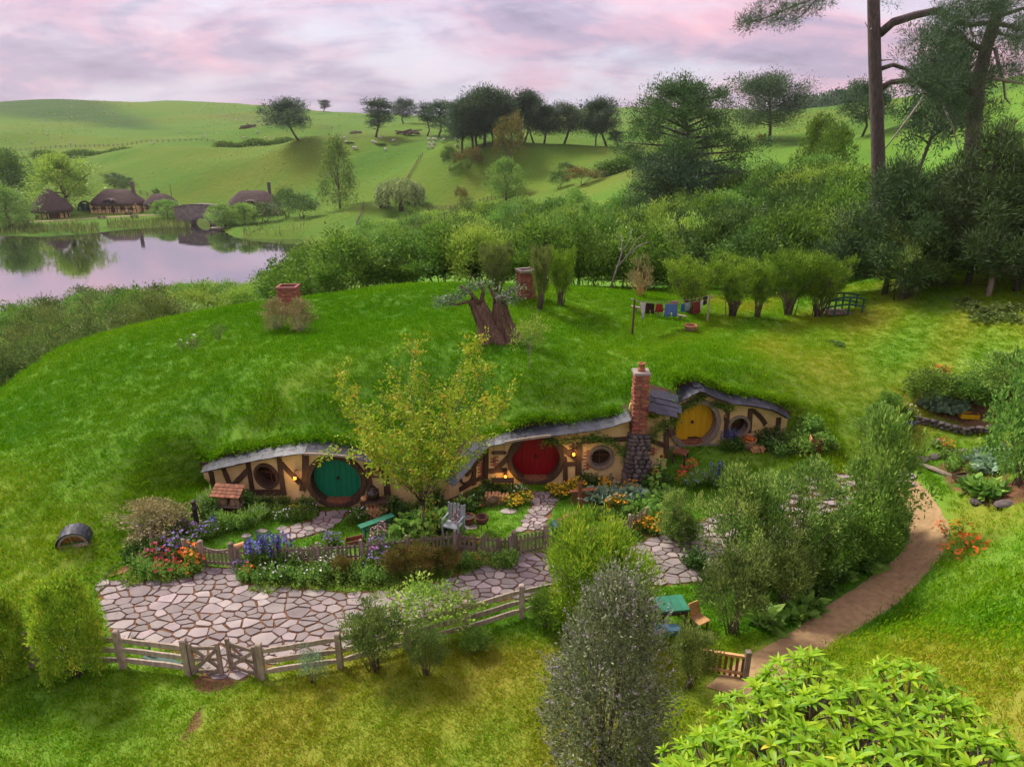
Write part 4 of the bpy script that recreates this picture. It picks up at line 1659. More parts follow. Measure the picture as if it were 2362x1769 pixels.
picket_fence('short picket run from the driftwood shrub down to the arched garden gate', [(327, 1262), (355, 1268), (388, 1278), (430, 1292), (466, 1302)])
picket_fence('long picket run between the arched garden gate and the red door gate', [(546, 1311), (640, 1306), (736, 1302), (836, 1294), (940, 1284), (1050, 1272), (1178, 1284)])
picket_fence('picket run curving from the red door gate behind the orange flowers', [(1264, 1270), (1334, 1262), (1407, 1247), (1450, 1234), (1488, 1218)])


def picket_gate(label, pa, pb, h, arch, n):
    a, b = Vector(hit(*pa)), Vector(hit(*pb))
    base = a.copy()
    root = tag(empty('garden_gate', base), label, 'gate')
    for p in (a, b):
        post(root, p, h + .16, .17, wood_grey, base, 'gate_post', rnd=True)
    d = (b - a).normalized()
    ang = math.atan2(d.y, d.x)
    l = (b - a).length
    tops = []
    for k in range(n):
        t = (k + .7) / (n + .4)
        hh = h - arch * math.sin(math.pi * t)
        p = a.lerp(b, t)
        m = MB().bar(p + Vector((0, 0, .06)), p + Vector((0, 0, hh)), .062, .024, up=Vector((-d.y, d.x, 0)))
        m.build('slat', wood_grey, root, off=base)
    for k in range(8):
        t0, t1 = .05 + .9 * k / 8, .05 + .9 * (k + 1) / 8
        z0, z1 = h - .02 - arch * math.sin(math.pi * t0), h - .02 - arch * math.sin(math.pi * t1)
        if k == 0: tops.append(a.lerp(b, t0) + Vector((0, 0, z0)))
        tops.append(a.lerp(b, t1) + Vector((0, 0, z1)))
    m = MB()
    for p, q in zip(tops[:-1], tops[1:]):
        m.bar(p, q, .05, .05)
    if arch > .02: m.build('top_rail', wood_grey, root, off=base)
    m = MB().bar(a.lerp(b, .05) + Vector((0, .03, .12)), a.lerp(b, .95) + Vector((0, .03, .12)), .03, .07)
    m.build('bottom_rail', wood_grey, root, off=base)
    m = MB().bar(a.lerp(b, .05) + Vector((0, .03, h * .7)), a.lerp(b, .95) + Vector((0, .03, h * .7)), .03, .06)
    m.build('middle_rail', wood_grey, root, off=base)


picket_gate('small garden gate with a dipped top rail facing the green door', (471, 1305), (541, 1313), .66, .1, 7)
picket_gate('straight picket gate between round posts facing the red door', (1186, 1287), (1258, 1273), .72, 0.0, 8)

# reddish handrail fence by the lower steps
a, b = at_y(1612, 1572, 12.9), at_y(1712, 1604, 12.4)
a, b = Vector((a[0], a[1], Hs(a[0], a[1]))), Vector((b[0], b[1], Hs(b[0], b[1])))
root = tag(empty('handrail_fence', a), 'short reddish handrail fence beside the bright leafy shrub', 'fence')
za = at_y(1612, 1530, a.y)[2] - a.z
m = MB().bar(a + Vector((0, 0, .62)), b + Vector((0, 0, .62)), .07, .06); m.build('top_rail', wood_log, root, off=a)
m = MB().bar(a + Vector((0, 0, .16)), b + Vector((0, 0, .16)), .05, .05); m.build('bottom_rail', wood_log, root, off=a)
for k in range(8):
    p = a.lerp(b, (k + .5) / 8)
    m = MB().bar(p + Vector((0, .04, .02)), p + Vector((0, .04, .62)), .06, .02, up=(0, 1, 0)); m.build('slat', wood_red, root, off=a)
post(root, b, .78, .12, wood_grey, a)

# ------------------------------------------------------------------ garden furniture and tools
def thing(name, px, py, label, cat, rz=0.0, group=None, p=None, dz=0.0):
    q = Vector(p if p is not None else hit(px, py))
    o = empty(name, q + Vector((0, 0, dz)), rz)
    return tag(o, label, cat, group)


# beehive stand with a shingled roof
t = thing('beehive_stand', 532, 1178, 'two straw beehives on a stand under a shingled lean-to roof', 'beehive', -.12)
for sx in (-.34, .34):
    for sy in (-.12, .14):
        MB().bar((sx, sy, -.1), (sx, sy, .62 + sy * .3), .045, .045, up=(0, 1, 0)).build('leg', wood_grey, t)
MB().box((0, 0, .2), (.8, .36, .04)).build('shelf', wood_grey, t)
MB().box((0, .16, .42), (.76, .02, .44)).build('back_board', wood_dark, t)
for sx in (-.18, .18):
    MB().lathe([(.14, 0), (.15, .06), (.14, .14), (.11, .21), (.06, .26), (.01, .28)], (sx, -.01, .22), 14).build('skep', wicker_m, t, True)
MB().bar((0, -.22, .56), (0, .24, .78), .92, .03).build('roof', wood_red, t)
for j in range(4):
    for i in range(6):
        y = -.24 + j * .115
        z = .575 + (y + .22) * .478
        MB().bar((-.42 + i * .165, y, z + .028), (-.42 + i * .165, y + .135, z + .075), .155, .018).build('shingle', wood_red, t)

# black iron hand pump on a post
t = thing('hand_pump', 458, 1228, 'tall black iron hand pump among the flowers by the arched gate', 'pump')
MB().lathe([(.1, -.1), (.1, .05), (.075, .08), (.07, .75), (.09, .78), (.09, .84), (.06, .86), (.055, 1.0), (.08, 1.02), (.08, 1.06)], n=12).build('pump_body', iron_m, t, True)
MB().tube([(0, -.05, .7), (-.02, -.16, .72), (-.02, -.2, .62)], [.035, .035, .03], 8).build('spout', iron_m, t, True)
MB().tube([(0, 0, 1.0), (.12, -.05, .95), (.2, -.1, .7)], [.02, .018, .016], 6).build('handle', iron_m, t, True)

# split log letter box on a stick
t = thing('log_box', 556, 1300, 'pale log letter box on a stake beside the arched gate', 'letter box', .6)
MB().bar((0, 0, -.1), (0, 0, .5), .05, .05, up=(0, 1, 0)).build('stake', wood_grey, t)
rt = Matrix.Rotation(R(90), 3, 'Y')
MB().lathe([(.085, -.17), (.09, -.15), (.09, .15), (.085, .17)], (0, 0, .58), 14, rt).build('log', wood_log, t, True)

# green plank bench
def bench(name, px, py, label, l, rz, paint, h=.4, w=.24):
    t = thing(name, px, py, label, 'bench', rz)
    MB().box((0, 0, h), (l, w, .04)).build('seat', paint, t)
    for s in (-1, 1):
        MB().bar((s * l * .38, 0, -.05), (s * l * .36, 0, h - .02), .04, w * .85, up=(0, 1, 0)).build('leg', paint, t)
    MB().bar((-l * .36, 0, h * .5), (l * .36, 0, h * .5), .025, .05).build('stretcher', paint, t)
    return t


bench('plank_bench', 870, 1228, 'narrow green plank bench on the lawn near the log pile', 1.15, R(38), paint_bench)
# tipped red wooden barrow box
t = thing('red_box', 818, 1252, 'small dark red wooden box on the grass behind the pickets', 'box', .15)
for s in (-1, 1):
    MB().bar((-.26, s * .14, .02), (.26, s * .14, .1), .02, .18).build('side', wood_red, t)
MB().bar((-.26, 0, -.02), (.26, 0, .05), .28, .02).build('bottom', wood_red, t)
MB().box((-.26, 0, .08), (.02, .3, .2)).build('end', wood_red, t)
MB().box((.26, 0, .15), (.02, .3, .2)).build('end', wood_red, t)

# log rack with the big dark jar on it
def log_pile(px, py, label, cols, rows, rz=0.0):
    t = thing('log_pile', px, py, label, 'log pile', rz)
    for j in range(rows):
        for i in range(cols):
            rr = random.uniform(.045, .065)
            m = MB().lathe([(rr, -.16), (rr * 1.02, 0), (rr, .16)], (0, 0, 0), 8, Matrix.Rotation(R(90), 3, 'X'))
            o = m.build('log', wood_log, t)
            o.location = ((i - (cols - 1) / 2) * .115 + (.05 if j % 2 else 0), random.uniform(-.03, .03), .06 + j * .1)
            o.rotation_euler = (random.gauss(0, .05), random.uniform(0, 3), random.gauss(0, .12))
    return t


log_pile(868, 1196, 'split logs stacked under the jar table by the green door', 6, 4, .1)
t = thing('jar_table', 868, 1192, 'rough dark table over the stacked logs by the green door', 'table')
MB().box((0, 0, .58), (.9, .42, .05)).build('table_top', wood_dark, t)
for sx in (-.4, .4):
    for sy in (-.16, .16):
        MB().bar((sx, sy, -.05), (sx, sy, .56), .05, .05, up=(0, 1, 0)).build('leg', wood_dark, t)
tp = t.location + Vector((0, 0, .61))
t = thing('jar', 0, 0, 'big round-bellied dark glazed jar on the table by the green door', 'jar', p=tp + Vector((-.05, .02, 0)))
MB().lathe([(.09, 0), (.16, .06), (.2, .17), (.18, .28), (.1, .35), (.08, .38), (.1, .42)], n=18).build('jar_body', ceramic_m, t, True)
for s in (-1, 1):
    MB().tube([(s * .16, 0, .29), (s * .19, 0, .36), (s * .1, 0, .39)], .018, 6).build('handle', ceramic_m, t, True)
t = thing('pumpkin', 0, 0, 'small ochre gourd beside the dark glazed jar', 'gourd', p=tp + Vector((-.33, -.08, 0)))
MB().lathe([(.03, 0), (.09, .02), (.11, .08), (.08, .14), (.02, .16)], n=12).build('gourd_body', wood_log, t, True)
MB().tube([(0, 0, .15), (.01, 0, .2)], .012, 5).build('stalk', wood_dark, t)

# pale blue garden seat
t = thing('garden_armchair', 1046, 1236, 'faded pale blue wooden garden seat facing the red door path', 'seat', R(-20))
for i in range(4):
    MB().box((-.2 + .13 * i, -.02, .38), (.12, .42, .025)).build('seat_slat', paint_pale, t)
for sx in (-.26, .26):
    MB().bar((sx, -.2, -.05), (sx, -.2, .58), .05, .05, up=(0, 1, 0)).build('leg', paint_pale, t)
    MB().bar((sx, .2, -.05), (sx, .3, .95), .05, .05, up=(0, 1, 0)).build('leg', paint_pale, t)
    MB().bar((sx, -.22, .6), (sx, .26, .6), .05, .03).build('armrest', paint_pale, t)
for i in range(4):
    MB().bar((-.18 + .12 * i, .22, .42), (-.18 + .12 * i, .3, .9 + .06 * math.sin(math.pi * (i + .5) / 4)), .09, .02, up=(0, 1, 0)).build('back_slat', paint_pale, t)


def tub(px, py, label, r, h, mat=wicker_m, name='tub', cat='tub', p=None, fill=soil_m, group=None):
    t = thing(name, px, py, label, cat, p=p, group=group)
    for k in range(12):
        a = 2 * math.pi * k / 12
        MB().bar((r * .84 * math.cos(a), r * .84 * math.sin(a), 0), (r * math.cos(a), r * math.sin(a), h), .02, 2 * math.pi * r / 12 * .96, up=(-math.sin(a), math.cos(a), 0)).build('stave', mat, t)
    for z in (.22, .75):
        m = MB()
        q = r * (.84 + .16 * z) + .006
        m.lathe([(q, h * z - .015), (q + .012, h * z - .012), (q + .012, h * z + .012), (q, h * z + .015)], n=18)
        m.build('hoop', iron_m, t)
    MB().lathe([(.01, h * .8), (r * .94, h * .8), (r * .94, h * .7), (.01, h * .7)], n=16).build('fill', fill, t)
    return t


tub(1080, 1208, 'small wooden half barrel on the lawn near the pale blue seat', .2, .26, wood_red, 'half_barrel', 'barrel')
t = thing('cauldron', 1112, 1226, 'rusty round cauldron standing on three thin legs by the flagstone', 'cauldron')
MB().lathe([(.03, .25), (.14, .28), (.2, .38), (.21, .48), (.19, .52), (.18, .48), (.16, .36)], n=18).build('bowl', M('rust', (.15, .06, .035), (.07, .04, .03), 9, .8, .003), t, True)
for k in range(3):
    a = k * 2.1 + .4
    MB().tube([(.12 * math.cos(a), .12 * math.sin(a), .3), (.2 * math.cos(a), .2 * math.sin(a), -.02)], .014, 5).build('leg', iron_m, t)
log_pile(1145, 1160, 'split firewood heaped under the window ledge by the red door', 7, 3, -.05)
t = thing('wicker_hoop_basket', 1137, 1172, 'round hooped wicker basket leaning on the firewood by the red door', 'basket', .4)
m = MB()
ringpts = [(.2 * math.cos(a), .06, .2 + .2 * math.sin(a)) for a in np.linspace(0, 2 * math.pi, 19)]
m.tube(ringpts, .014, 6).build('rim', wicker_m, t)
MB().lathe([(.19, 0), (.16, -.1), (.08, -.16), (.01, -.17)], (0, .06, .2), 14, Matrix.Rotation(R(90), 3, 'X')).build('bowl', wicker_m, t, True)
t = thing('window_ledge', 1160, 1138, 'dark plank shelf on posts above the firewood by the red door', 'shelf')
MB().box((0, 0, .5), (.75, .26, .05)).build('board', wood_dark, t)
for s in (-1, 1): MB().bar((s * .33, 0, -.05), (s * .33, 0, .48), .05, .05, up=(0, 1, 0)).build('leg', wood_dark, t)
# bundle of twigs leaning on a bench in front of the round window
t = bench('plank_bench', 1345, 1158, 'slanting reddish trestle bench in front of the small round window', .95, R(14), wood_red, .46, .16)
t = thing('twig_broom', 1337, 1190, 'tall besom of bound twigs leaning against the trestle bench', 'broom')
m = MB()
for k in range(34):
    a = random.uniform(0, 6.28)
    rr = random.uniform(.02, .13)
    m.tube([(rr * math.cos(a), rr * math.sin(a), 0), (rr * .3 * math.cos(a), rr * .3 * math.sin(a) + .12, .55), (rr * .9 * math.cos(a), rr * .6 * math.sin(a) + .22, random.uniform(.95, 1.2))], [.01, .012, .006], 4)
m.build('twigs', wood_red, t)
MB().tube([(.06 * math.cos(a), .12 + .06 * math.sin(a), .55) for a in np.linspace(0, 6.28, 12)], .014, 5).build('binding', wood_pale, t)

# barrel letter box on a post by the red door gate
t = thing('barrel_letter_box', 1283, 1262, 'blue-green rounded letter box on a thick post beside the straight picket gate', 'letter box', .3)
MB().bar((0, 0, -.1), (0, 0, .55), .16, .14, up=(0, 1, 0)).build('post', wood_grey, t)
MB().lathe([(.15, -.2), (.16, -.17), (.16, .17), (.15, .2)], (0, 0, .68), 16, Matrix.Rotation(R(90), 3, 'X')).build('barrel', paint_dkgreen, t, True)
MB().box((0, -.205, .66), (.1, .02, .1)).build('slot_door', wood_dark, t)
# flat stones on the lawns
for px, py, w, lb in ((1172, 1182, .5, 'single flat grey stone on the lawn beside the log basket'), (1087, 1218, .42, 'flat pinkish stone slab under the half barrel and cauldron'), (862, 1208, .35, 'flat brown stone at the end of the green plank bench'),
                      (568, 1238, .3, 'upright pale stone slab beside the log letter box'), (606, 1227, .3, 'flat pale stepping stone on the lawn near the beehives'), (650, 1221, .32, 'flat reddish stepping stone near the green door path')):
    q = np.random.default_rng(int(px))
    n = 9
    pts = [(w * .6 * math.cos(a) * q.uniform(.75, 1.1), w * .42 * math.sin(a) * q.uniform(.75, 1.1)) for a in np.linspace(0, 2 * math.pi, n, False)]
    o = link('flat_stone', MB().prism(pts, -.04, .035, .08).mesh('flat_stone', stone_m), None, hit(px, py))
    tag(o, lb, 'stone', 'loose flat stones on the lawns')


# lanterns, signs
def lantern(pl, px, label, zf):
    s, z = pl.px(*zf(*px), off=.15)
    p = pl.w(s, z, .17)
    t = tag(empty('lantern', p), label, 'lantern', 'lit lanterns on the house fronts')
    MB().lathe([(.05, -.09), (.055, -.07), (.055, -.06)], n=8).build('base', iron_m, t)
    MB().lathe([(.042, -.06), (.05, .0), (.042, .06)], n=8).build('glass', glass_dark if label.startswith('unlit') else lamp_m, t)
    MB().lathe([(.075, .06), (.06, .09), (.02, .13), (.015, .17)], n=8).build('cap', M('copper', (.3, .13, .06), (.2, .09, .05), 8, .5, metal=.5), t)
    MB().tube([(0, 0, .16), (0, .02, .22), (pl.n.x * -.1, pl.n.y * -.12 + .02, .22), (pl.n.x * -.17, pl.n.y * -.17, .18)], .012, 5).build('bracket', iron_m, t)
    if label.startswith('unlit'): return
    ld = bpy.data.lights.new('lantern_light', 'POINT')
    ld.energy, ld.color, ld.shadow_soft_size = 2.5, (1.0, .55, .18), .05
    lo = bpy.data.objects.new('lantern_light', ld)
    COL.objects.link(lo)
    lo.parent = t
    lo.location = pl.n * .1


lantern(A, (962, 445), 'lit copper lantern on the timber between round window and green door', Z1)
lantern(E_, (1190, 612), 'lit copper lantern on the timber beside the red door', Z2)
lantern(Y_, (1003, 528), 'unlit copper lantern hung between the yellow door and its small round window', Z3)
lantern(E_, (610, 800), 'low warm lantern glowing at the foot of the wall by the red door', Z2)


def sign(pl, zf, px, w, h, label, arch=False):
    s, z = pl.px(*zf(*px), off=.07)
    base = pl.w(s, z, .07)
    t = tag(empty('house_sign', base, math.atan2(pl.e.y, pl.e.x)), label, 'sign')
    if arch:
        MB().box((0, 0, 0), (w, .04, h)).build('board', wood_red, t)
        m = MB()
        for dz, ww, hh in ((h / 2, w + .06, .04), (-h / 2, w + .06, .04)): m.box((0, -.012, dz), (ww, .06, hh))
        for dx_ in (-w / 2, w / 2): m.box((dx_, -.012, 0), (.04, .058, h - .05))
        m.build('frame', wood_dark, t)
        m = MB()
        for k in range(9):
            a = math.pi * k / 8
            m.box((w * .3 * math.cos(a), -.026, -h * .12 + h * .38 * math.sin(a)), (.035, .012, .03))
        m.box((-.03, -.026, -.03), (.03, .012, .05)); m.box((.05, -.026, -.04), (.06, .012, .025)); m.box((0, -.028, -h * .33), (w * .62, .012, .022))
        m.build('carving', wood_log, t)
    else:
        m = MB()
        pts = [(-w / 2, 0), (-w / 2 + .06, -h / 2), (w / 2 - .06, -h / 2), (w / 2, 0), (w / 2 - .06, h / 2), (-w / 2 + .06, h / 2)]
        m.prism(pts, -.015, .015)
        m.v = [(x, -zz_, y) for x, y, zz_ in m.v]
        m.build('board', wood_dark, t)
        m = MB()      # two worn rows of carved letters, not legible in the photograph
        r_ = random.Random(3)
        for row, (z_, n_) in enumerate(((.018, 13), (-.028, 9))):
            for k in range(n_):
                if k == 6: continue
                m.box(((k - (n_ - 1) / 2) * .028, -.018, z_), (.014, .006, r_.uniform(.018, .03)))
        m.build('carved_lettering', wood_pale, t)
        for s_ in (-1, 1):
            MB().tube([(s_ * w * .33, 0, h / 2), (s_ * w * .33, .01, h / 2 + .28)], .006, 4).build('hanging_wire', iron_m, t)
    return t


sign(B, Z1, (1655, 408), .36, .26, 'framed carved wooden plaque on the wall beside the green door', True)
sign(E_, Z2, (555, 605), .54, .13, 'hanging dark name board with worn carved lettering by the red door')

# dormer window sunk in the turf of the mound
p = hit(172, 1246)
t = thing('dormer_window', 0, 0, 'half-round dormer window with slate hood poking out of the turf', 'window', R(20), p=p, dz=-.02)
t.scale = (.86, .86, .86)
n = 16
arc = [(.42 * math.cos(a), .40 * math.sin(a)) for a in np.linspace(0, math.pi, n)]
m = MB()
o1 = [(x * 1.06, y * 1.06) for x, y in arc]
i1 = [(x * .86, y * .86) for x, y in arc]
V = [(x, -.3, y) for x, y in o1] + [(x, -.3, y) for x, y in i1] + [(x, .1, y) for x, y in o1] + [(x, -.2, y) for x, y in i1]
F = []
for k in range(n - 1):
    F += [(k, k + 1, n + k + 1, n + k), (n + k, n + k + 1, 3 * n + k + 1, 3 * n + k), (k + 1, k, 2 * n + k, 2 * n + k + 1)]
m.add(V, F).build('stone_arch', plaster_stone, t)
MB().box((0, -.26, -.02), (.9, .14, .09)).build('sill', wood_pale, t)
m = MB()
i2 = [(x * .78, y * .78 + .03) for x, y in arc]
V = [(x, -.22, y) for x, y in i1] + [(x, -.22, y) for x, y in i2]
m.add(V, [(k, k + 1, n + k + 1, n + k) for k in range(n - 1)])
m.box((0, -.22, .045), (.72, .03, .06))
for a in (50, 90, 130):
    m.bar((0, -.215, .05), (.34 * math.cos(R(a)), -.215, .34 * math.sin(R(a)) + .02), .02, .02)
m.build('green_frame', paint_dkgreen, t)
m = MB()
m.add([(x, -.2, y) for x, y in i1], [tuple(range(n - 1, -1, -1))]).build('pane', glass_warm, t)
hood = MB()
V = [(x * 1.1, y0, y * 1.1) for y0 in (-.33, .42) for x, y in arc]
hood.add(V, [(k + 1, k, n + k, n + k + 1) for k in range(n - 1)]).build('hood', wood_dark, t)
for row in range(3):
    for k in range(10):
        a = math.pi * (k + .5 + (.3 if row % 2 else 0)) / 10.4
        rr = .42 * 1.13
        c = Vector((rr * math.cos(a), -.36 + row * .2, rr * .97 * math.sin(a)))
        nm = Vector((math.cos(a), 0, math.sin(a)))
        xv = Vector((-math.sin(a), 0, math.cos(a)))
        yv = Vector((0, 1, 0))
        zv = nm
        xv = yv.cross(zv)
        o = link('slate', random.choice(slate_meshes), t)
        o.matrix_basis = Matrix(((xv.x, yv.x, zv.x, c.x), (xv.y, yv.y, zv.y, c.y), (xv.z, yv.z, zv.z, c.z), (0, 0, 0, 1))) @ Matrix.Diagonal((.55, .75, 1, 1))

# plank step and hose left of the border
t = thing('board_walk', 285, 1318, 'short ramp of three reddish boards beside the flower border', 'boards', R(38))
for k in range(3):
    MB().box((-.42 + .42 * k, random.uniform(-.03, .03), .04), (.4, .3, .03), rot_z(random.uniform(-.05, .05))).build('board', wood_red, t)
hp = [hit(*q) for q in ((232, 1345), (262, 1312), (300, 1296), (308, 1312), (296, 1330), (306, 1345), (280, 1360))]
tag(MB().tube([(x, y, z + .03) for x, y, z in hp], .014, 6).build('garden_hose', M('hose', (.10, .14, .12), (.07, .1, .09), 4, .5), None), 'dark green garden hose looping over the reddish boards', 'hose')

# green seat lying behind the rail fence
t = thing('green_bench', 372, 1530, 'low dark green bench lying behind the rail fence', 'bench', R(-14))
MB().bar((-.45, 0, .1), (.55, 0, .06), .16, .04).build('seat', paint_dkgreen, t)
MB().bar((-.4, 0, .0), (-.32, .1, .36), .06, .05).build('leg', paint_bench, t)
MB().bar((-.44, -.12, .05), (-.44, .2, .05), .05, .05).build('foot', wood_red, t)

# green table, blue bench, orange chair among the shrubs
t = thing('green_table', 1545, 1440, 'square bright green garden table among the lower shrubs', 'table', R(8))
MB().box((0, 0, .62), (.74, .60, .04)).build('table_top', paint_bench, t)
for k in range(4): MB().box((-.275 + .183 * k, 0, .645), (.17, .6, .012)).build('plank', paint_bench, t)
for sx in (-.3, .3):
    for sy in (-.24, .24): MB().bar((sx, sy, -.05), (sx, sy, .61), .06, .06, up=(0, 1, 0)).build('leg', wood_dark, t)
MB().box((0, -.27, .54), (.6, .03, .09)).build('apron', wood_dark, t)
bench('blue_bench', 1532, 1478, 'sky blue plank bench beside the green garden table', .8, R(4), paint_blue, .36, .26)
t = thing('garden_chair', 1610, 1462, 'small orange-brown wooden chair beside the green garden table', 'chair', R(30))
MB().box((0, 0, .4), (.36, .36, .04)).build('seat', wood_log, t)
MB().bar((0, .16, .42), (0, .26, .74), .34, .03, up=(0, 1, 0)).build('backrest', wood_log, t)
for sx in (-.14, .14):
    for sy in (-.14, .14): MB().bar((sx, sy, -.05), (sx, sy, .4), .04, .04, up=(0, 1, 0)).build('leg', wood_red, t)

# terrace of the yellow door
t = thing('slatted_bench', 1568, 1066, 'brown slatted bench at the post left of the yellow door', 'bench', R(-28))
for k in range(5): MB().box((-.2 + .1 * k, 0, .38), (.08, .5, .025)).build('slat', wood_red, t)
for sx in (-.2, .2):
    for sy in (-.2, .2): MB().bar((sx, sy, -.05), (sx, sy, .37), .05, .05, up=(0, 1, 0)).build('leg', wood_dark, t)


def basket(px, py, label, r, h, p=None):
    t = thing('wicker_basket', px, py, label, 'basket', p=p)
    MB().lathe([(r * .8, 0), (r * .95, h * .4), (r, h), (r * .9, h), (r * .82, h * .5), (.01, h * .45)], n=18).build('weave', wicker_m, t, True)
    m = MB()
    m.tube([(r * math.cos(a), r * math.sin(a), h) for a in np.linspace(0, 2 * math.pi, 21)], .025, 6).build('rim', clay_m, t)
    return t


bk = basket(1722, 1034, 'round wicker basket heaped with orange vegetables below the small round window', .3, .34)
for k in range(9):
    a = 2.4 * k
    rr = .2 * math.sqrt(k / 9)
    m = MB().lathe([(.02, -.05), (.06, -.03), (.075, 0), (.06, .035), (.02, .05)], n=8)
    o = tag(m.build('pumpkin', M('pumpkin_skin', (.6, .16, .02), (.45, .1, .02), 5, .5) if k == 0 else bpy.data.materials['pumpkin_skin'], None, True), 'small orange vegetable heaped in the wicker basket by the yellow door', 'vegetable', 'vegetables in the terrace basket')
    o.location = bk.location + Vector((rr * math.cos(a), rr * math.sin(a), .37 - rr * .25))
log_pile(1745, 1042, 'little stack of firewood next to the vegetable basket', 4, 2)
t = thing('crate', 1880, 1040, 'upright reddish slatted crate at the end of the yellow door terrace', 'crate', R(-10))
for k in range(4): MB().box((0, -.17, .06 + .12 * k), (.42, .02, .09)).build('slat', wood_red, t)
for s in (-1, 1): MB().box((s * .2, 0, .25), (.025, .34, .5)).build('side', wood_log, t)
MB().box((0, .17, .25), (.4, .02, .5)).build('back', wood_red, t)
t = thing('wheelbarrow', 2088, 1000, 'small blue-grey wheelbarrow tipped by the garden terrace', 'wheelbarrow', R(40))
MB().add([(-.3, -.2, .3), (.3, -.22, .36), (.3, .22, .36), (-.3, .2, .3), (-.2, -.13, .12), (.18, -.14, .14), (.18, .14, .14), (-.2, .13, .12)], [(4, 5, 6, 7), (0, 1, 5, 4), (1, 2, 6, 5), (2, 3, 7, 6), (3, 0, 4, 7)]).build('tray', M('barrow_blue', (.05, .07, .13), (.04, .05, .09), 6, .6), t)
for s in (-1, 1): MB().bar((-.7, s * .2, .3), (.45, s * .06, .12), .035, .035).build('handle', wood_log, t)
MB().lathe([(.13, -.025), (.15, -.02), (.15, .02), (.13, .025)], (.48, 0, .14), 16, Matrix.Rotation(R(90), 3, 'X')).build('wheel', wood_dark, t)

# dry stone wall and beds at the slope
def stone_row(label, pts, z, rows, size, name='dry_stone_wall'):
    P = [Vector((*at_z(*p, z)[:2], 0)) for p in pts]
    P = [Vector((p.x, p.y, Hs(p.x, p.y))) for p in P]
    root = tag(empty(name, P[0]), label, 'stone wall')
    r_ = random.Random(int(pts[0][0]))
    for j in range(rows):
        for a, b in zip(P[:-1], P[1:]):
            l = (b - a).length
            u = r_.uniform(0, .1)
            while u < l:
                w_ = size * r_.uniform(.6, 1.5)
                p = a.lerp(b, min(1, (u + w_ / 2) / l)) + Vector((r_.gauss(0, .015), r_.gauss(0, .02), .03 + j * size * .42))
                link('stone', r_.choice(rockm), root, p - P[0], (r_.gauss(0, .15), r_.gauss(0, .12), math.atan2(b.y - a.y, b.x - a.x) + r_.gauss(0, .15)), (w_ * 1.05, size * 1.1, size * .55))
                u += w_
    return root


stone_row('dark dry-stone retaining wall in front of the cabbage bed', [(2105, 958), (2160, 965), (2230, 978), (2310, 990), (2345, 996)], 1.95, 3, .2)
stone_row('loose edging of pale stones around the lower vegetable bed', [(2095, 1052), (2120, 1045), (2160, 1040), (2215, 1038), (2250, 1046)], 1.35, 1, .3, 'stone_edging')
for px, py, lb, l, rz in ((2165, 1092, 'split grey log edging the lower vegetable bed', 1.15, R(-58)), (2320, 1165, 'long flat brown rock below the lower vegetable bed', .8, R(14)), (2255, 1160, 'rounded brown rock below the lower vegetable bed', .45, 0)):
    p = hit(px, py)
    if 'log' in lb:
        o = MB().tube([(-l / 2, .03, .05), (-l / 6, 0, .08), (l / 6, -.02, .07), (l / 2, .05, .04)], [.06, .085, .08, .06], 9).build('log_edging', wood_grey, None)
    else:
        o = link('boulder', rockm[0].copy(), None, scale=(l, .35, .2))
    o.location, o.rotation_euler = p, (0, 0, rz)
    tag(o, lb, 'log' if 'log' in lb else 'rock')
for k, (px, py) in enumerate(((2080, 1090), (2096, 1100), (2075, 1112), (2100, 1120), (2062, 1100))):
    q = np.random.default_rng(k + 5)
    pts = [(.36 * math.cos(a) * q.uniform(.75, 1.1), .2 * math.sin(a) * q.uniform(.75, 1.1)) for a in np.linspace(0, 2 * math.pi, 9, False)]
    o = link('step_stone', MB().prism(pts, -.1, .05, .05).mesh('step_stone', stone_m), None, hit(px, py), (0, 0, q.uniform(-.3, .3)))
    tag(o, 'flat brown step stone climbing from the flagstones to the garden beds', 'stone', 'step stones up to the beds')
t = thing('yellow_crate', 2232, 968, 'shallow yellow wooden crate in the cabbage bed', 'crate', R(-6))
for s in (-1, 1):
    MB().box((0, s * .16, .09), (.6, .02, .16)).build('side', paint_yellow, t)
    MB().box((s * .3, 0, .09), (.02, .3, .16)).build('end', paint_yellow, t)
MB().box((0, 0, .03), (.58, .3, .02)).build('bottom', wood_dark, t)
t = thing('seed_box', 2222, 1108, 'dark square seed box in the lower vegetable bed', 'box', .2)
for s in (-1, 1):
    MB().box((0, s * .2, .08), (.5, .03, .18)).build('side', wood_dark, t)
    MB().box((s * .24, 0, .08), (.03, .38, .18)).build('end', wood_dark, t)
MB().box((0, 0, .06), (.46, .37, .1)).build('soil_fill', soil_m, t)
t = thing('stick_frame', 2300, 1062, 'leaning frame of thin bamboo sticks over the lower bed', 'stick frame')
for a_, b_ in (((0, 0, 0), (.25, .1, .75)), ((.35, .05, 0), (-.05, .1, .6)), ((-.1, .1, .55), (.7, .2, .3))):
    MB().tube([a_, b_], .014, 5).build('stick', wood_log, t)

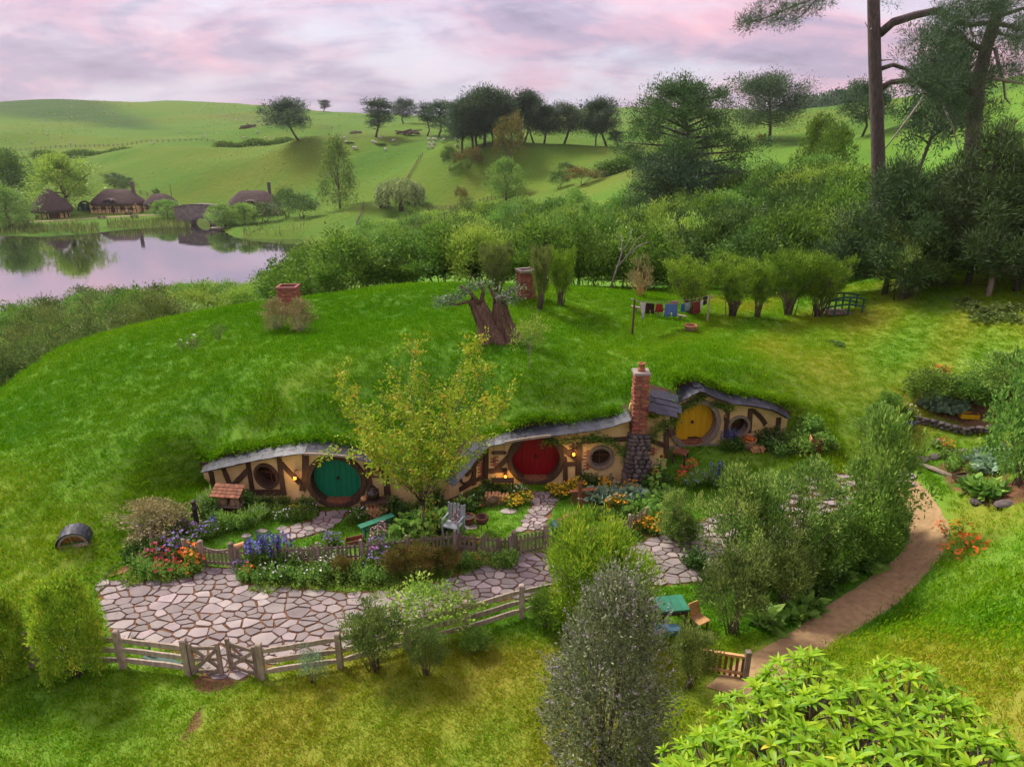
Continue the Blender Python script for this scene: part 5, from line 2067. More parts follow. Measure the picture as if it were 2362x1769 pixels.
# ------------------------------------------------------------------ things on top of the mound
# washing line
lp, rp = Vector(hit(1458, 773)), Vector(hit(1631, 742))
hl = at_y(1462, 690, lp.y)[2] - lp.z
hr = at_y(1632, 682, rp.y)[2] - rp.z
t = tag(empty('washing_line', lp), 'washing line strung between a dark pole and a pale pole', 'washing line')
MB().tube([Vector((0, 0, -.2)), Vector((.02, 0, hl))], [.05, .04], 8).build('pole', wood_dark, t)
MB().tube([Vector((-.1, 0, hl + .02)), Vector((.12, 0, hl - .1))], .035, 6).build('pole_cap', wood_pale, t)
d = rp - lp
MB().tube([d + Vector((0, 0, -.2)), d + Vector((.02, 0, hr + .05))], [.045, .035], 8).build('pole', wood_pale, t)
MB().tube([d + Vector((-.06, 0, hr)), d + Vector((.16, .05, hr - .12))], .04, 6).build('pole_cap', wood_pale, t)


def line_pt(u, k=0):
    a, b = Vector((0, 0, hl - .08)), d + Vector((0, 0, hr - (.02 if k else .16)))
    return a.lerp(b, u) + Vector((0, .08 * k, -.18 * 4 * u * (1 - u) * (1 if k == 0 else .8)))


for k in (0, 1):
    MB().tube([line_pt(u, k) for u in np.linspace(0, 1, 13)], .009, 5).build('rope', wood_pale, t)


def cloth(kind, u0, u1, drop, colm, label, seed, skew=0.0, k=0):
    r_ = random.Random(seed)
    a, b = lp + line_pt(u0, k), lp + line_pt(u1, k)
    nu, nv = 10, 9
    V, F = [], []
    wid = {'shirt': lambda v: 1 + .15 * v, 'skirt': lambda v: .8 + .45 * v, 'sleeve': lambda v: 1 - .6 * v, 'sheet': lambda v: 1.0}[kind]
    c = (a + b) / 2
    ph = r_.uniform(0, 6)
    for j in range(nv + 1):
        v = j / nv
        for i in range(nu + 1):
            u = i / nu - .5
            dd_ = drop
            if kind == 'shirt' and abs(u) < .14: dd_ = drop * .97
            p = c + (b - a) * u * wid(v) + Vector((skew * v, 0, -dd_ * v))
            if kind == 'sheet' and v > .5: p.z += .05 * abs(u)
            p.y += .045 * v * math.sin(u * 14 + ph) + .02 * math.sin(v * 5 + ph)
            if v == 0: p.y -= .012
            V.append(p - a)
    for j in range(nv):
        for i in range(nu):
            q = j * (nu + 1) + i
            if kind == 'shirt' and j >= nv - 3 and i == nu // 2: continue
            F.append((q, q + 1, q + nu + 2, q + nu + 1))
    m = MB().add(V, F)
    # folded over the rope: the short back flap
    V2 = [V[i] + Vector((0, .03, -.0)) for i in range(nu + 1)] + [V[i] + Vector((0, .05, -drop * .35)) for i in range(nu + 1)]
    m.add(V2, [(i + 1, i, nu + 1 + i, nu + 2 + i) for i in range(nu)])
    o = m.build('laundry', colm, None, True)
    o.location = a
    md = o.modifiers.new('thickness', 'SOLIDIFY')
    md.thickness = .008
    tag(o, label, 'laundry', 'washing on the line')


def fab(n, c): return M(n, c, tuple(x * .75 for x in c), 7, .95, .003, 30)


cloth('sleeve', .08, .15, .72, fab('cloth_white', (.62, .57, .55)), 'long white sleeve-like cloth hanging lowest by the dark pole', 1, .0)
cloth('shirt', .15, .255, .46, fab('cloth_brown', (.035, .014, .012)), 'dark brown trousers on the washing line beside the white cloth', 2)
cloth('skirt', .275, .37, .36, fab('cloth_rust', (.26, .025, .012)), 'rust red shorts with a white waistband on the washing line', 3)
cloth('shirt', .40, .56, .58, fab('cloth_blue', (.09, .17, .38)), 'large faded blue apron in the middle of the washing line', 4)
cloth('sheet', .47, .57, .46, fab('cloth_pink', (.36, .2, .2)), 'dusty pink blouse behind the blue apron on the line', 5, 0, 1)
cloth('skirt', .61, .66, .38, fab('cloth_teal', (.02, .16, .28)), 'small bright teal cloth pegged beside the grey socks', 6)
cloth('sheet', .665, .735, .38, fab('cloth_grey', (.24, .27, .28)), 'grey and pale striped shirt pegged beside the teal cloth', 7)
cloth('skirt', .78, .88, .56, fab('cloth_maroon', (.17, .028, .022)), 'long maroon dress on the line by the pale pole', 8)
cloth('sleeve', .885, .915, .44, fab('cloth_cream', (.6, .56, .56)), 'narrow cream stocking next to the maroon dress', 9)
cloth('sheet', .92, .975, .4, fab('cloth_navy', (.03, .035, .05)), 'black-blue cloth pegged closest to the pale pole', 10, 0, 1)
p = hit(1592, 765)
t = thing('laundry_basket', 0, 0, 'round wicker laundry basket with an orange rim on the mound', 'basket', p=p)
MB().lathe([(.22, 0), (.25, .12), (.26, .26), (.24, .26), (.22, .14), (.01, .12)], n=20).build('weave', wicker_m, t, True)
MB().tube([(.26 * math.cos(a), .26 * math.sin(a), .27) for a in np.linspace(0, 2 * math.pi, 23)], .035, 6).build('rim', clay_m, t)
a, b = Vector(hit(1455, 722)), Vector(hit(1582, 742))
t = tag(empty('low_bench', a), 'long weathered plank bench behind the washing line', 'bench')
for k in range(2): MB().bar(Vector((0, .1 * k, .3)), b - a + Vector((0, .1 * k, .22)), .09, .04).build('plank', wood_pale, t)
for u in (.1, .5, .9): MB().bar((b - a) * u + Vector((0, .05, -.1)), (b - a) * u + Vector((0, .05, .24)), .08, .08, up=(0, 1, 0)).build('leg', wood_grey, t)

# hollow oak stump
p = Vector(hit(1146, 783))
st = tag(empty('hollow_stump', p), 'big hollow dead oak stump split in two on the mound', 'tree stump')


def stump_trunk(c0, c1, r0, r1, seed, name='trunk'):
    q = np.random.default_rng(seed)
    n, k = 26, 10
    ph = q.uniform(0, 6.28, 3)
    V, F = [], []
    for j in range(k + 1):
        t_ = j / k
        c = c0 * (1 - t_) + c1 * t_ + np.array([.05 * math.sin(t_ * 4 + ph[0]), 0, 0])
        for i in range(n):
            a = 2 * math.pi * i / n
            fl = 1 + (.55 * (1 - t_) ** 2.2) * (.5 + .5 * math.sin(a * 5 + ph[0])) + .10 * math.sin(a * 9 + ph[1] + t_ * 2) + .05 * math.sin(a * 17 + ph[2])
            r_ = (r0 * (1 - t_) + r1 * t_) * fl
            zz_ = c[2]
            if j == k: zz_ += .12 * math.sin(a * 3 + ph[1]) + q.uniform(-.05, .08)
            V.append((c[0] + r_ * math.cos(a), c[1] + r_ * math.sin(a), zz_))
    for j in range(k):
        for i in range(n):
            a_, b_ = j * n + i, j * n + (i + 1) % n
            F.append((a_, b_, b_ + n, a_ + n))
    m = MB().add(V, F)
    top = list(range(k * n, k * n + n))
    cv = np.mean([V[i] for i in top], 0) - [0, 0, .35]
    m.add([V[i] for i in top] + [tuple(cv)], [(i, (i + 1) % n, n) for i in range(n)])
    return m.build(name, stump_m, st)


stump_trunk(np.array([-.1, 0, -.15]), np.array([-.7, .25, 1.38]), .52, .30, 3)
stump_trunk(np.array([.38, .1, -.15]), np.array([.12, .2, 1.42]), .46, .24, 8)
stump_trunk(np.array([.72, -.05, -.1]), np.array([.35, .1, 1.0]), .22, .14, 12, 'buttress')
for k, pts in enumerate((((-.75, .25, 1.3), (-1.1, .1, 1.45), (-1.5, 0, 1.35), (-1.95, -.05, 1.5)), ((-.7, .25, 1.35), (-1.0, .35, 1.75), (-1.35, .3, 2.0)), ((-.6, .25, 1.3), (-.5, .4, 1.8), (-.7, .4, 2.1)),
                         ((.12, .2, 1.35), (.0, .1, 1.6), (.2, 0, 1.7), (.5, -.05, 1.62)), ((.15, .2, 1.35), (.35, .3, 1.7), (.75, .3, 1.95)), ((.1, .2, 1.3), (-.15, .3, 1.7), (-.3, .3, 2.0)))):
    MB().tube(pts, [.1, .07, .05, .03][:len(pts)], 7).build('branch', bark_grey if k == 3 else stump_m, st, True)

# green foot bridge beyond the hedge, post on the bank
p = Vector(hit(1955, 728))
t = tag(empty('foot_bridge', p, R(-6)), 'small arched green footbridge at the end of the clipped hedge', 'footbridge')
for sy in (0, .9):
    for sx in (-.62, 0, .62):
        MB().bar((sx, sy, -.1), (sx, sy, .78 + (.08 if sx == 0 else 0)), .07, .07, up=(0, 1, 0)).build('post', paint_dkgreen, t)
    for z in (.8, .45):
        for a_, b_ in (((-1.05, sy, z - .12), (-.3, sy, z + .06)), ((-.3, sy, z + .06), (.3, sy, z + .06)), ((.3, sy, z + .06), (.72, sy, z - .02))):
            MB().bar(a_, b_, .07, .07).build('rail', paint_dkgreen, t)
for k in range(9): MB().box((-.8 + .2 * k, .45, .04 + .03 * math.sin(math.pi * k / 8)), (.18, .95, .04)).build('deck_board', wood_grey, t)
p = hit(2280, 682)
t = thing('bollard_post', 0, 0, 'short round wooden post on the dirt bank under the dark pine', 'post', p=p)
MB().tube([(0, 0, -.2), (0, 0, .72), (0, 0, .8)], [.12, .115, .06], 12).build('shaft', wood_grey, t)
MB().tube([(-.05, -.05, .5), (-.9, .15, .42), (-1.8, .3, .45)], .012, 5).build('wire', iron_m, t)
# ------------------------------------------------------------------ vegetation: generators
def unit(v): return v / (np.linalg.norm(v, axis=-1, keepdims=True) + 1e-9)


def leaf_arrays(P, D, S, aspect=.5, q=None, flat=.5, fold=.12):
    """one folded quad per leaf, growing from P along D"""
    q = q or np.random.default_rng(0)
    n = len(P)
    S = np.broadcast_to(np.asarray(S, float), (n,))[:, None]
    D = unit(D)
    up = unit(np.array([0, 0, 1.0]) * flat + q.normal(0, .6, (n, 3)))
    side = unit(np.cross(D, up))
    nm = np.cross(side, D)
    a = P
    b = P + D * S * .48 + side * S * aspect * .5 + nm * S * fold
    c = P + D * S
    d = P + D * S * .48 - side * S * aspect * .5 + nm * S * fold
    V = np.stack([a, b, c, d], 1).reshape(-1, 3)
    F = np.arange(4 * n).reshape(n, 4)
    return V, F


def leaf_mesh(name, P, D, S, tint, mat, aspect=.5, q=None, flat=.5):
    V, F = leaf_arrays(P, D, S, aspect, q, flat)
    return np_mesh(name, V, F, mat, False, {'tint': ('FACE', np.clip(tint, 0, 1))})


def sphere_dirs(n, q, zmin=-1.0):
    z = q.uniform(zmin, 1, n)
    a = q.uniform(0, 2 * np.pi, n)
    r_ = np.sqrt(1 - z * z)
    return np.c_[r_ * np.cos(a), r_ * np.sin(a), z]


def bush_proto(seed, mat, bark, n=2600,  clumps=60, leaf=.05, shape='round', aspect=.5, up=.35, cr=.14, shell=.55, stems=7, base=.12, tvar=.22, trunk=None):
    """unit-height, unit-width crown of leaf clumps over thin stems"""
    q = np.random.default_rng(seed)
    d = sphere_dirs(clumps, q, -.55)
    rad = q.uniform(shell, 1.0, clumps) ** .7
    lump = q.uniform(.86, 1.16, clumps) + .16 * np.sin(d[:, 0] * 5 + seed) + .14 * np.cos(d[:, 1] * 6 + seed * 2) + .1 * np.sin(d[:, 2] * 7)
    C = d * (rad * lump)[:, None] * [.40, .40, .40] + [0, 0, .56]
    if shape == 'vase':
        k = .58 + .55 * np.clip((C[:, 2] - .1) / .7, 0, 1)
        C[:, :2] *= k[:, None]
    if shape == 'cone':
        C[:, 2] = .1 + .85 * q.uniform(0, 1, clumps) ** .9
        rr = (.5 * (1 - (C[:, 2] - .08) ** 1.3)) * q.uniform(.55, 1, clumps)
        C[:, :2] = unit(d[:, :2]) * rr[:, None]
    if shape == 'tallbush':
        C[:, 2] = .1 + .84 * q.uniform(0, 1, clumps) ** .85
        rr = (.5 - .42 * (np.abs(C[:, 2] - .42) / .56) ** 2) * q.uniform(.25, 1.05, clumps) * (1 + .25 * np.sin(np.arctan2(d[:, 1], d[:, 0]) * 3 + seed))
        C[:, :2] = unit(d[:, :2]) * rr[:, None]
    if shape == 'egg':
        C[:, 2] = .1 + .85 * q.uniform(0, 1, clumps)
        rr = .47 * np.sqrt(np.clip(1 - ((C[:, 2] - .42) / .58) ** 2, .04, 1)) * q.uniform(.3, 1, clumps) ** .5
        C[:, :2] = unit(d[:, :2]) * rr[:, None]
    if shape == 'fan':
        C[:, 2] = .3 + .64 * q.uniform(0, 1, clumps) ** .8
        rr = (.12 + .36 * C[:, 2]) * q.uniform(.2, 1, clumps) ** .5
        C[:, :2] = unit(d[:, :2]) * rr[:, None]
    if shape == 'column':
        C[:, 2] = .16 + .78 * q.uniform(0, 1, clumps)
        rr = .42 * q.uniform(.3, 1, clumps) * np.sqrt(np.clip(1.12 - np.abs(C[:, 2] * 1.6 - .8) ** 3, .1, 1))
        C[:, :2] = unit(d[:, :2]) * rr[:, None]
    if shape == 'tree':
        C[:, 2] = .36 + (C[:, 2] - .16) * .78
    if shape == 'low':
        C[:, 2] = np.clip(C[:, 2], .12, None)
    C[:, 2] = np.maximum(C[:, 2], base)
    per = n // clumps
    idx_ = np.repeat(np.arange(clumps), per)
    crs = cr * q.uniform(.7, 1.3, clumps)
    off = q.normal(0, 1, (len(idx_), 3)) * crs[idx_][:, None] * [.55, .55, .5]
    P = C[idx_] + off
    P[:, 2] = np.maximum(P[:, 2], .02)
    D = unit(off) * .8 + unit(C[idx_] - [0, 0, .4]) * .6 + [0, 0, up] + q.normal(0, .45, (len(idx_), 3))
    tint = .5 + q.normal(0, tvar, len(idx_)) + (q.normal(0, .2, clumps))[idx_]
    crown = leaf_mesh('crown', P, D, leaf * q.uniform(.6, 1.3, len(idx_)), tint, mat, aspect, q)
    m = MB()
    ns = stems
    if trunk:
        m.tube([(0, 0, -.04), (.01, 0, .16), (-.01, .01, .34), (0, 0, .6)], [trunk, trunk * .8, trunk * .6, trunk * .25], 7)
    for i in range(ns):
        c = C[(i * 7) % clumps] * .92
        b0 = (q.normal(0, .035, 2) if not trunk else np.zeros(2))
        z0 = -.03 if not trunk else .24 + .03 * i
        m.tube([(b0[0], b0[1], z0), (c[0] * .35 + b0[0], c[1] * .35 + b0[1], z0 + (c[2] - z0) * .45), tuple(c)], [.009, .006, .003] if not trunk else [trunk * .5, trunk * .33, trunk * .12], 5)
    return [('trunk' if trunk else 'stems', m.mesh('stems', bark, True)), ('crown', crown)]


def plant(name, proto, loc, size, label, cat, group=None, rz=None, root_kind=None):
    """one individual: an Empty and its parts, sharing mesh data with its kin"""
    o = empty(name, loc, random.uniform(0, 6.28) if rz is None else rz, size)
    for pn, me in proto:
        link(pn, me, o)
    return tag(o, label, cat, group)


def px_size(px, base_py, top_py, wpx, p=None):
    p = hit(px, base_py) if p is None else p
    t = p[1] / ray(px, base_py)[1]
    h = at_y(px, top_py, p[1])[2] - p[2]
    return p, wpx * t / FPX, h


def px_plant(name, proto, px, by, ty, wpx, label, cat, group=None, rz=None, p=None):
    p, w, h = px_size(px, by, ty, wpx, p)
    return plant(name, proto, p, (w, w, h), label, cat, group, rz)


# leaf colours
L_lime = L('leaf_lime', (.085, .16, .012), (.17, .30, .018), (.33, .44, .03), .35)
L_mid = L('leaf_mid', (.038, .09, .012), (.082, .165, .018), (.16, .26, .03), .3)
L_willow = L('leaf_willow', (.060, .135, .022), (.125, .24, .038), (.22, .35, .06), .32)
L_willow2 = L('leaf_willow_yellow', (.085, .16, .02), (.165, .275, .032), (.27, .38, .055), .32)
L_dark = L('leaf_dark', (.024, .058, .010), (.05, .108, .017), (.10, .17, .028), .22)
L_olive = L('leaf_olive', (.05, .085, .02), (.10, .15, .032), (.19, .24, .055), .28)
L_apple = L('leaf_apple', (.046, .10, .016), (.12, .215, .034), (.30, .40, .09), .3)
L_pine = L('needle_pine', (.024, .05, .024), (.045, .085, .036), (.085, .135, .05), .15, .1)
L_pine2 = L('needle_bright', (.03, .07, .02), (.06, .12, .03), (.11, .17, .045), .18, .1)
L_purple = L('leaf_purple', (.04, .066, .02), (.11, .145, .062), (.23, .25, .155), .2)
L_red = L('leaf_redbrown', (.05, .06, .012), (.10, .11, .018), (.20, .12, .025), .25)
L_dry = L('leaf_dry', (.10, .10, .035), (.18, .17, .06), (.30, .25, .11), .25)
L_grey = L('leaf_greygreen', (.09, .15, .09), (.16, .25, .15), (.27, .36, .22), .25)
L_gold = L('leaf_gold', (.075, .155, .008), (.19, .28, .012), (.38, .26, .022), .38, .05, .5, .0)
L_big = L('leaf_bigbright', (.035, .10, .004), (.125, .25, .008), (.26, .35, .016), .35, .1, .4, .012)
L_hedge = L('leaf_hedge', (.045, .105, .010), (.10, .19, .014), (.19, .29, .024), .3, .2)
L_oak = L('leaf_oakblue', (.035, .075, .03), (.075, .125, .06), (.15, .2, .11), .2)


def FL(n, c): return M('petal_' + n, c, tuple(x * .75 for x in c), 9, .7, 0, None, .15, .01)


PET = {'white': FL('white', (.75, .74, .70)), 'blue': FL('blue', (.11, .12, .36)), 'violet': FL('violet', (.25, .16, .40)), 'lilac': FL('lilac', (.42, .36, .62)), 'red': FL('red', (.42, .02, .035)), 'pink': FL('pink', (.65, .10, .22)),
       'orange': FL('orange', (.75, .16, .015)), 'yellow': FL('yellow', (.78, .48, .02)), 'gold': FL('gold', (.75, .34, .01)), 'palepink': FL('palepink', (.68, .38, .48)), 'mauve': FL('mauve', (.36, .27, .40))}


def blossoms(P, size, mat, q, spike=False):
    """small five-petalled cups as one mesh"""
    n = len(P)
    V, F = [], []
    k = 5
    for i in range(n):
        nm = unit(np.array([q.normal(0, .5), q.normal(0, .5) - .35, 1.0]))
        s1 = unit(np.cross(nm, [0.3, 1, 0.1])); s2 = np.cross(nm, s1)
        s = size * q.uniform(.7, 1.25)
        b0 = len(V)
        V.append(P[i])
        for j in range(2 * k):
            a = math.pi * j / k
            rr = s * (1.0 if j % 2 == 0 else .55)
            V.append(P[i] + (s1 * math.cos(a) + s2 * math.sin(a)) * rr + nm * s * .3)
        for j in range(2 * k):
            F.append((b0, b0 + 1 + j, b0 + 1 + (j + 1) % (2 * k)))
    return np_mesh('blossoms', V, F, mat)


def flower_proto(seed, lmat, colour, kind='mound', n=420, leaf=.07, nf=22, fs=.028, h=.5, r_=.26, aspect=.4):
    q = np.random.default_rng(seed)
    ncl = 26
    a = q.uniform(0, 6.28, ncl)
    rr = r_ * np.sqrt(q.uniform(0, 1, ncl))
    hh = h * (1 - .55 * (rr / r_) ** 2) * q.uniform(.45, .95, ncl)
    C = np.c_[rr * np.cos(a), rr * np.sin(a), hh]
    per = n // ncl
    ix = np.repeat(np.arange(ncl), per)
    t_ = q.uniform(.1, 1, len(ix))
    P = C[ix] * np.c_[t_ * .5 + .5, t_ * .5 + .5, t_] + q.normal(0, .03, (len(ix), 3))
    P[:, 2] = np.maximum(P[:, 2], .01)
    D = np.c_[C[ix][:, :2] * 2 + q.normal(0, .5, (len(ix), 2)), q.uniform(.1, .9, len(ix))]
    if kind == 'strap':
        D[:, 2] += 1.2
    me = leaf_mesh('foliage', P, D, leaf * q.uniform(.6, 1.4, len(ix)), .5 + q.normal(0, .25, len(ix)), lmat, aspect, q)
    m = MB()
    for c in C[:9]:
        m.tube([(c[0] * .3, c[1] * .3, -.03), tuple(c)], .006, 4)
    parts = [('stems', m.mesh('stems', L_mid)), ('foliage', me)]
    if colour:
        if kind == 'spike':
            tops = C[np.argsort(-C[:, 2])[:7]]
            FP = []
            for c in tops:
                for j in range(nf // 4):
                    FP.append(c + [q.normal(0, .015), q.normal(0, .015), .02 + j * .035])
                m.tube([tuple(c), (c[0], c[1], c[2] + nf // 4 * .036)], .005, 4)
            parts[0] = ('stems', m.mesh('stems', L_mid))
            FP = np.array(FP)
        else:
            sel = q.integers(0, ncl, nf)
            FP = C[sel] * [1.05, 1.05, 1.0] + np.c_[q.normal(0, .05, (nf, 2)), q.uniform(.02, .1, nf)]
        parts.append(('blossoms', blossoms(FP, fs, PET[colour], q)))
    return parts
# ------------------------------------------------------------------ near planting
q0 = np.random.default_rng(21)
LIME = [bush_proto(1 + k, L_lime, bark_m, 17000, 240, .04, 'egg', .5, .7, .07, .7, 20, .14) for k in range(2)]
FEATH = [bush_proto(5 + k, L_lime, bark_m, 18000, 240, .045, 'column', .28, .9, .085, .6, 10, .05) for k in range(2)]
APPLE = [bush_proto(8 + k, L_apple, bark_m, 8500, 95, .036, 'tallbush', .38, .6, .066, .2, 18, .1, .3) for k in range(3)]
OLIVE = [bush_proto(12 + k, L_olive, bark_m, 7500, 110, .045, 'vase', .34, .8, .085, .3, 18, .06) for k in range(2)]
DKBUSH = [bush_proto(16 + k, L_mid, bark_m, 8000, 130, .05, 'round', .45, .3, .11, .4, 12, .06) for k in range(2)]
DRYB = [bush_proto(19 + k, L_dry, bark_grey, 3600, 90, .055, 'tallbush', .35, .5, .1, .3, 16, .05) for k in range(2)]
LIGHTT = [bush_proto(23, L_willow, bark_m, 8000, 140, .045, 'tallbush', .5, .3, .08, .25, 16, .1, .24)]
REDB = [bush_proto(25 + k, L_red, bark_m, 6000, 110, .05, 'round', .5, .4, .1, .45, 9, .04) for k in range(2)]
GREYB = [bush_proto(28, L_grey, bark_m, 1600, 50, .06, 'round', .3, .6, .1, .3, 10, .03)]
SAPL = [bush_proto(29, L_willow2, bark_grey, 1300, 50, .05, 'tree', .55, .3, .09, .2, 14, .2, .25, .012)]

px_plant('round_bush', LIME[0], 180, 1562, 1338, 150, 'round lime green bush with bare twiggy feet standing at the rail fence', 'bush', rz=.3)
px_plant('round_bush', LIME[1], 5, 1560, 1368, 140, 'darker lime bush beside the round bush at the fence end', 'bush', rz=1.3)
px_plant('feathery_shrub', FEATH[0], 1352, 1448, 1208, 205, 'tall feathery yellow-green shrub beside the rail fence end', 'shrub', rz=.2)
px_plant('feathery_shrub', FEATH[1], 1412, 1490, 1278, 200, 'bright yellow-green feathery shrub right behind the purple-grey shrub', 'shrub', rz=2.2)
px_plant('garden_tree', APPLE[0], 1690, 1330, 1075, 200, 'leafy grey-green fruit tree standing on the flagstones below the yellow door', 'tree', 'fruit trees by the flagstones', .4)
px_plant('garden_tree', APPLE[1], 1838, 1318, 1058, 220, 'broad grey-green fruit tree between the flagstones and the dirt path', 'tree', 'fruit trees by the flagstones', 1.4)
px_plant('garden_tree', APPLE[2], 1745, 1345, 1085, 190, 'shorter fruit tree squeezed between its two taller neighbours', 'tree', 'fruit trees by the flagstones', 2.4)
px_plant('garden_tree', APPLE[0], 1552, 1245, 1130, 100, 'small fruit tree nearest the orange flowers and picket fence', 'tree', 'fruit trees by the flagstones', 4.0)
px_plant('garden_tree', LIGHTT[0], 2000, 1262, 950, 165, 'airy bright-leaved young tree by the stone steps', 'tree', None, .6)
px_plant('garden_tree', LIGHTT[0], 2345, 1120, 762, 170, 'tall pale-leaved tree above the lower vegetable bed', 'tree', None, 2.6)
px_plant('olive_shrub', OLIVE[0], 1688, 1462, 1262, 190, 'twiggy olive shrub beside the green garden table', 'shrub', None, .2)
px_plant('olive_shrub', OLIVE[1], 1808, 1410, 1250, 130, 'slim olive shrub near the hosta at the dirt path', 'shrub', None, 1.2)
px_plant('olive_shrub', OLIVE[0], 1590, 1590, 1440, 120, 'dark twiggy shrub beside the reddish handrail fence', 'shrub', None, 3.2)
px_plant('olive_shrub', OLIVE[1], 868, 1548, 1400, 165, 'dark olive shrub growing through the rail fence', 'shrub', None, 1.9)
px_plant('olive_shrub', OLIVE[0], 985, 1562, 1442, 110, 'small dark shrub in front of the rail fence beside the yellow one', 'shrub', None, 2.9)
px_plant('yellow_shrub', SAPL[0], 985, 1480, 1345, 190, 'loose yellow-green shrub leaning over the rail fence', 'shrub', None, 1.0)
px_plant('yellow_shrub', SAPL[0], 1050, 1460, 1372, 140, 'loose yellow-green shrub beside the longest rails', 'shrub', None, 3.0)
px_plant('low_bush', DKBUSH[0], 1095, 1505, 1455, 75, 'small low green bush on the lawn before the rails', 'bush', None, .2)
px_plant('grey_shrub', GREYB[0], 722, 1580, 1500, 75, 'small grey-green shrub against the rail fence', 'shrub', None, .2)
px_plant('low_bush', DKBUSH[1], 1258, 1448, 1360, 80, 'bright leafy bush at the foot of the feathery shrub', 'bush', None, .9)
for k, (px, by, ty, w, lb) in enumerate(((1905, 1330, 1200, 150, 'dense dark green bush at the bend of the dirt path'), (1980, 1300, 1165, 150, 'dense dark green bush under the airy young tree'), (1870, 1350, 1250, 110, 'dark bush with lilac spikes above the hosta'),
                                         (2035, 1240, 1150, 110, 'dark bush beside the last flagstones before the dirt path'), (1575, 1250, 1195, 90, 'dark bush behind the small fruit tree'))):
    px_plant('dark_bush', DKBUSH[k % 2], px, by, ty, w, lb, 'bush', None)
px_plant('light_shrub', DKBUSH[0], 2138, 938, 858, 120, 'leafy green shrub at the end of the cabbage bed', 'shrub')
px_plant('light_shrub', DKBUSH[1], 2048, 950, 906, 55, 'small round green shrub below the turf slope', 'shrub')
px_plant('light_shrub', LIGHTT[0], 2310, 905, 815, 150, 'pale shrub overhanging the cabbage bed', 'shrub')
px_plant('light_shrub', LIGHTT[0], 2020, 1010, 930, 90, 'pale leafy shrub beside the blue wheelbarrow', 'shrub')
px_plant('light_shrub', DKBUSH[0], 2240, 930, 870, 130, 'green shrub behind the cabbages', 'shrub')
px_plant('dry_shrub', DRYB[0], 345, 1232, 1160, 140, 'grey twiggy driftwood shrub at the corner of the picket fence', 'shrub')
px_plant('dry_shrub', DRYB[1], 408, 1225, 1165, 110, 'dry brownish shrub between the driftwood shrub and the pump', 'shrub')
# bleached branches of the driftwood shrub
p = hit(345, 1232)
m = MB()
for k in range(9):
    a = k * .75
    m.tube([(0, 0, 0), (.3 * math.cos(a), .25 * math.sin(a), .45), (.65 * math.cos(a), .4 * math.sin(a), .62 + .1 * math.sin(k)), (.9 * math.cos(a + .2), .5 * math.sin(a), .55)], [.03, .022, .014, .006], 6)
o = tag(m.build('driftwood_branch', bark_grey, None, True), 'bleached bare branches poking out of the driftwood shrub', 'branches')
o.location = p
for k, (px, by, ty, w) in enumerate(((920, 1335, 1262, 80), (972, 1332, 1258, 85), (1025, 1322, 1262, 70), (790, 1335, 1285, 50))):
    px_plant('red_brown_bush', REDB[k % 2], px, by, ty, w, 'rounded red-brown barberry bush in the border outside the long pickets', 'bush', 'barberry bushes in the border')

# hill top
px_plant('chimney_shrub', DRYB[0], 640, 762, 690, 70, 'dry shrub to the lake side of the squat chimney', 'shrub')
px_plant('chimney_shrub', DRYB[1], 692, 764, 690, 75, 'tan straggly shrub in front of the squat chimney', 'shrub')
px_plant('brown_shrub', bush_proto(41, M('twig_brown', (.14, .10, .08), (.08, .06, .05), 5), bark_m, 700, 30, .06, 'vase', .15, .5, .1, .3, 12), 505, 785, 745, 48, 'small leafless brown shrub on the mound slope', 'shrub')
px_plant('white_flowers', flower_proto(42, L_olive, 'white', n=240, nf=16, fs=.04, h=.6, r_=.45), 440, 806, 770, 28, 'sprawling white flowers on the mound slope', 'flowers').scale = (1.3, 1.3, 1)
px_plant('pale_sapling', SAPL[0], 1222, 852, 728, 92, 'pale green sapling beside the hollow stump', 'tree')
p = hit(1195, 700)
CLIP = [bush_proto(43 + k, L_hedge if k != 1 else L_olive, bark_m, 10000, 160, .042, 'fan', .3, 1.2, .06, .7, 34, .2) for k in range(3)]
px_plant('clipped_shrub', CLIP[1], 1147, 684, 562, 92, 'tall brownish clipped shrub behind the hollow stump', 'shrub')
px_plant('clipped_shrub', CLIP[1], 1246, 716, 566, 62, 'slender golden shrub touching the broken brick chimney', 'shrub')
px_plant('clipped_shrub', CLIP[0], 1292, 706, 572, 82, 'bright green clipped shrub next to the slender golden one', 'shrub')
px_plant('tan_reeds', bush_proto(47, L_dry, wood_log, 1100, 40, .1, 'column', .12, 1.2, .1, .7, 26, .3), 1476, 684, 585, 74, 'clump of tan dead reeds beyond the mound crest', 'reeds')
for k, (px, by, ty, w, lb) in enumerate(((1590, 724, 612, 130, 'broad clipped hedge shrub behind the maroon washing'), (1688, 730, 608, 135, 'bright clipped hedge shrub with bare dark feet'), (1746, 732, 625, 70, 'thin yellowish hedge shrub with dead twigs'),
                                         (1818, 728, 592, 140, 'tall bright clipped hedge shrub before the footbridge'), (1886, 732, 600, 130, 'clipped hedge shrub beside the green footbridge'))):
    px_plant('hedge_shrub', CLIP[(0, 2, 0, 2, 0)[k]], px, by, ty - 14, w * 1.08, lb, 'shrub', 'row of clipped shrubs on the mound')
px_plant('bank_shrub', OLIVE[0], 2085, 690, 520, 190, 'dark drooping shrub on the bank under the pines', 'shrub')
px_plant('ground_thyme', flower_proto(91, L_dark, None, n=420, leaf=.08, h=.2, r_=.45), 1930, 796, 780, 60, 'flat dark patch of creeping herb in the turf', 'herb').scale = (1.2, .8, .7)
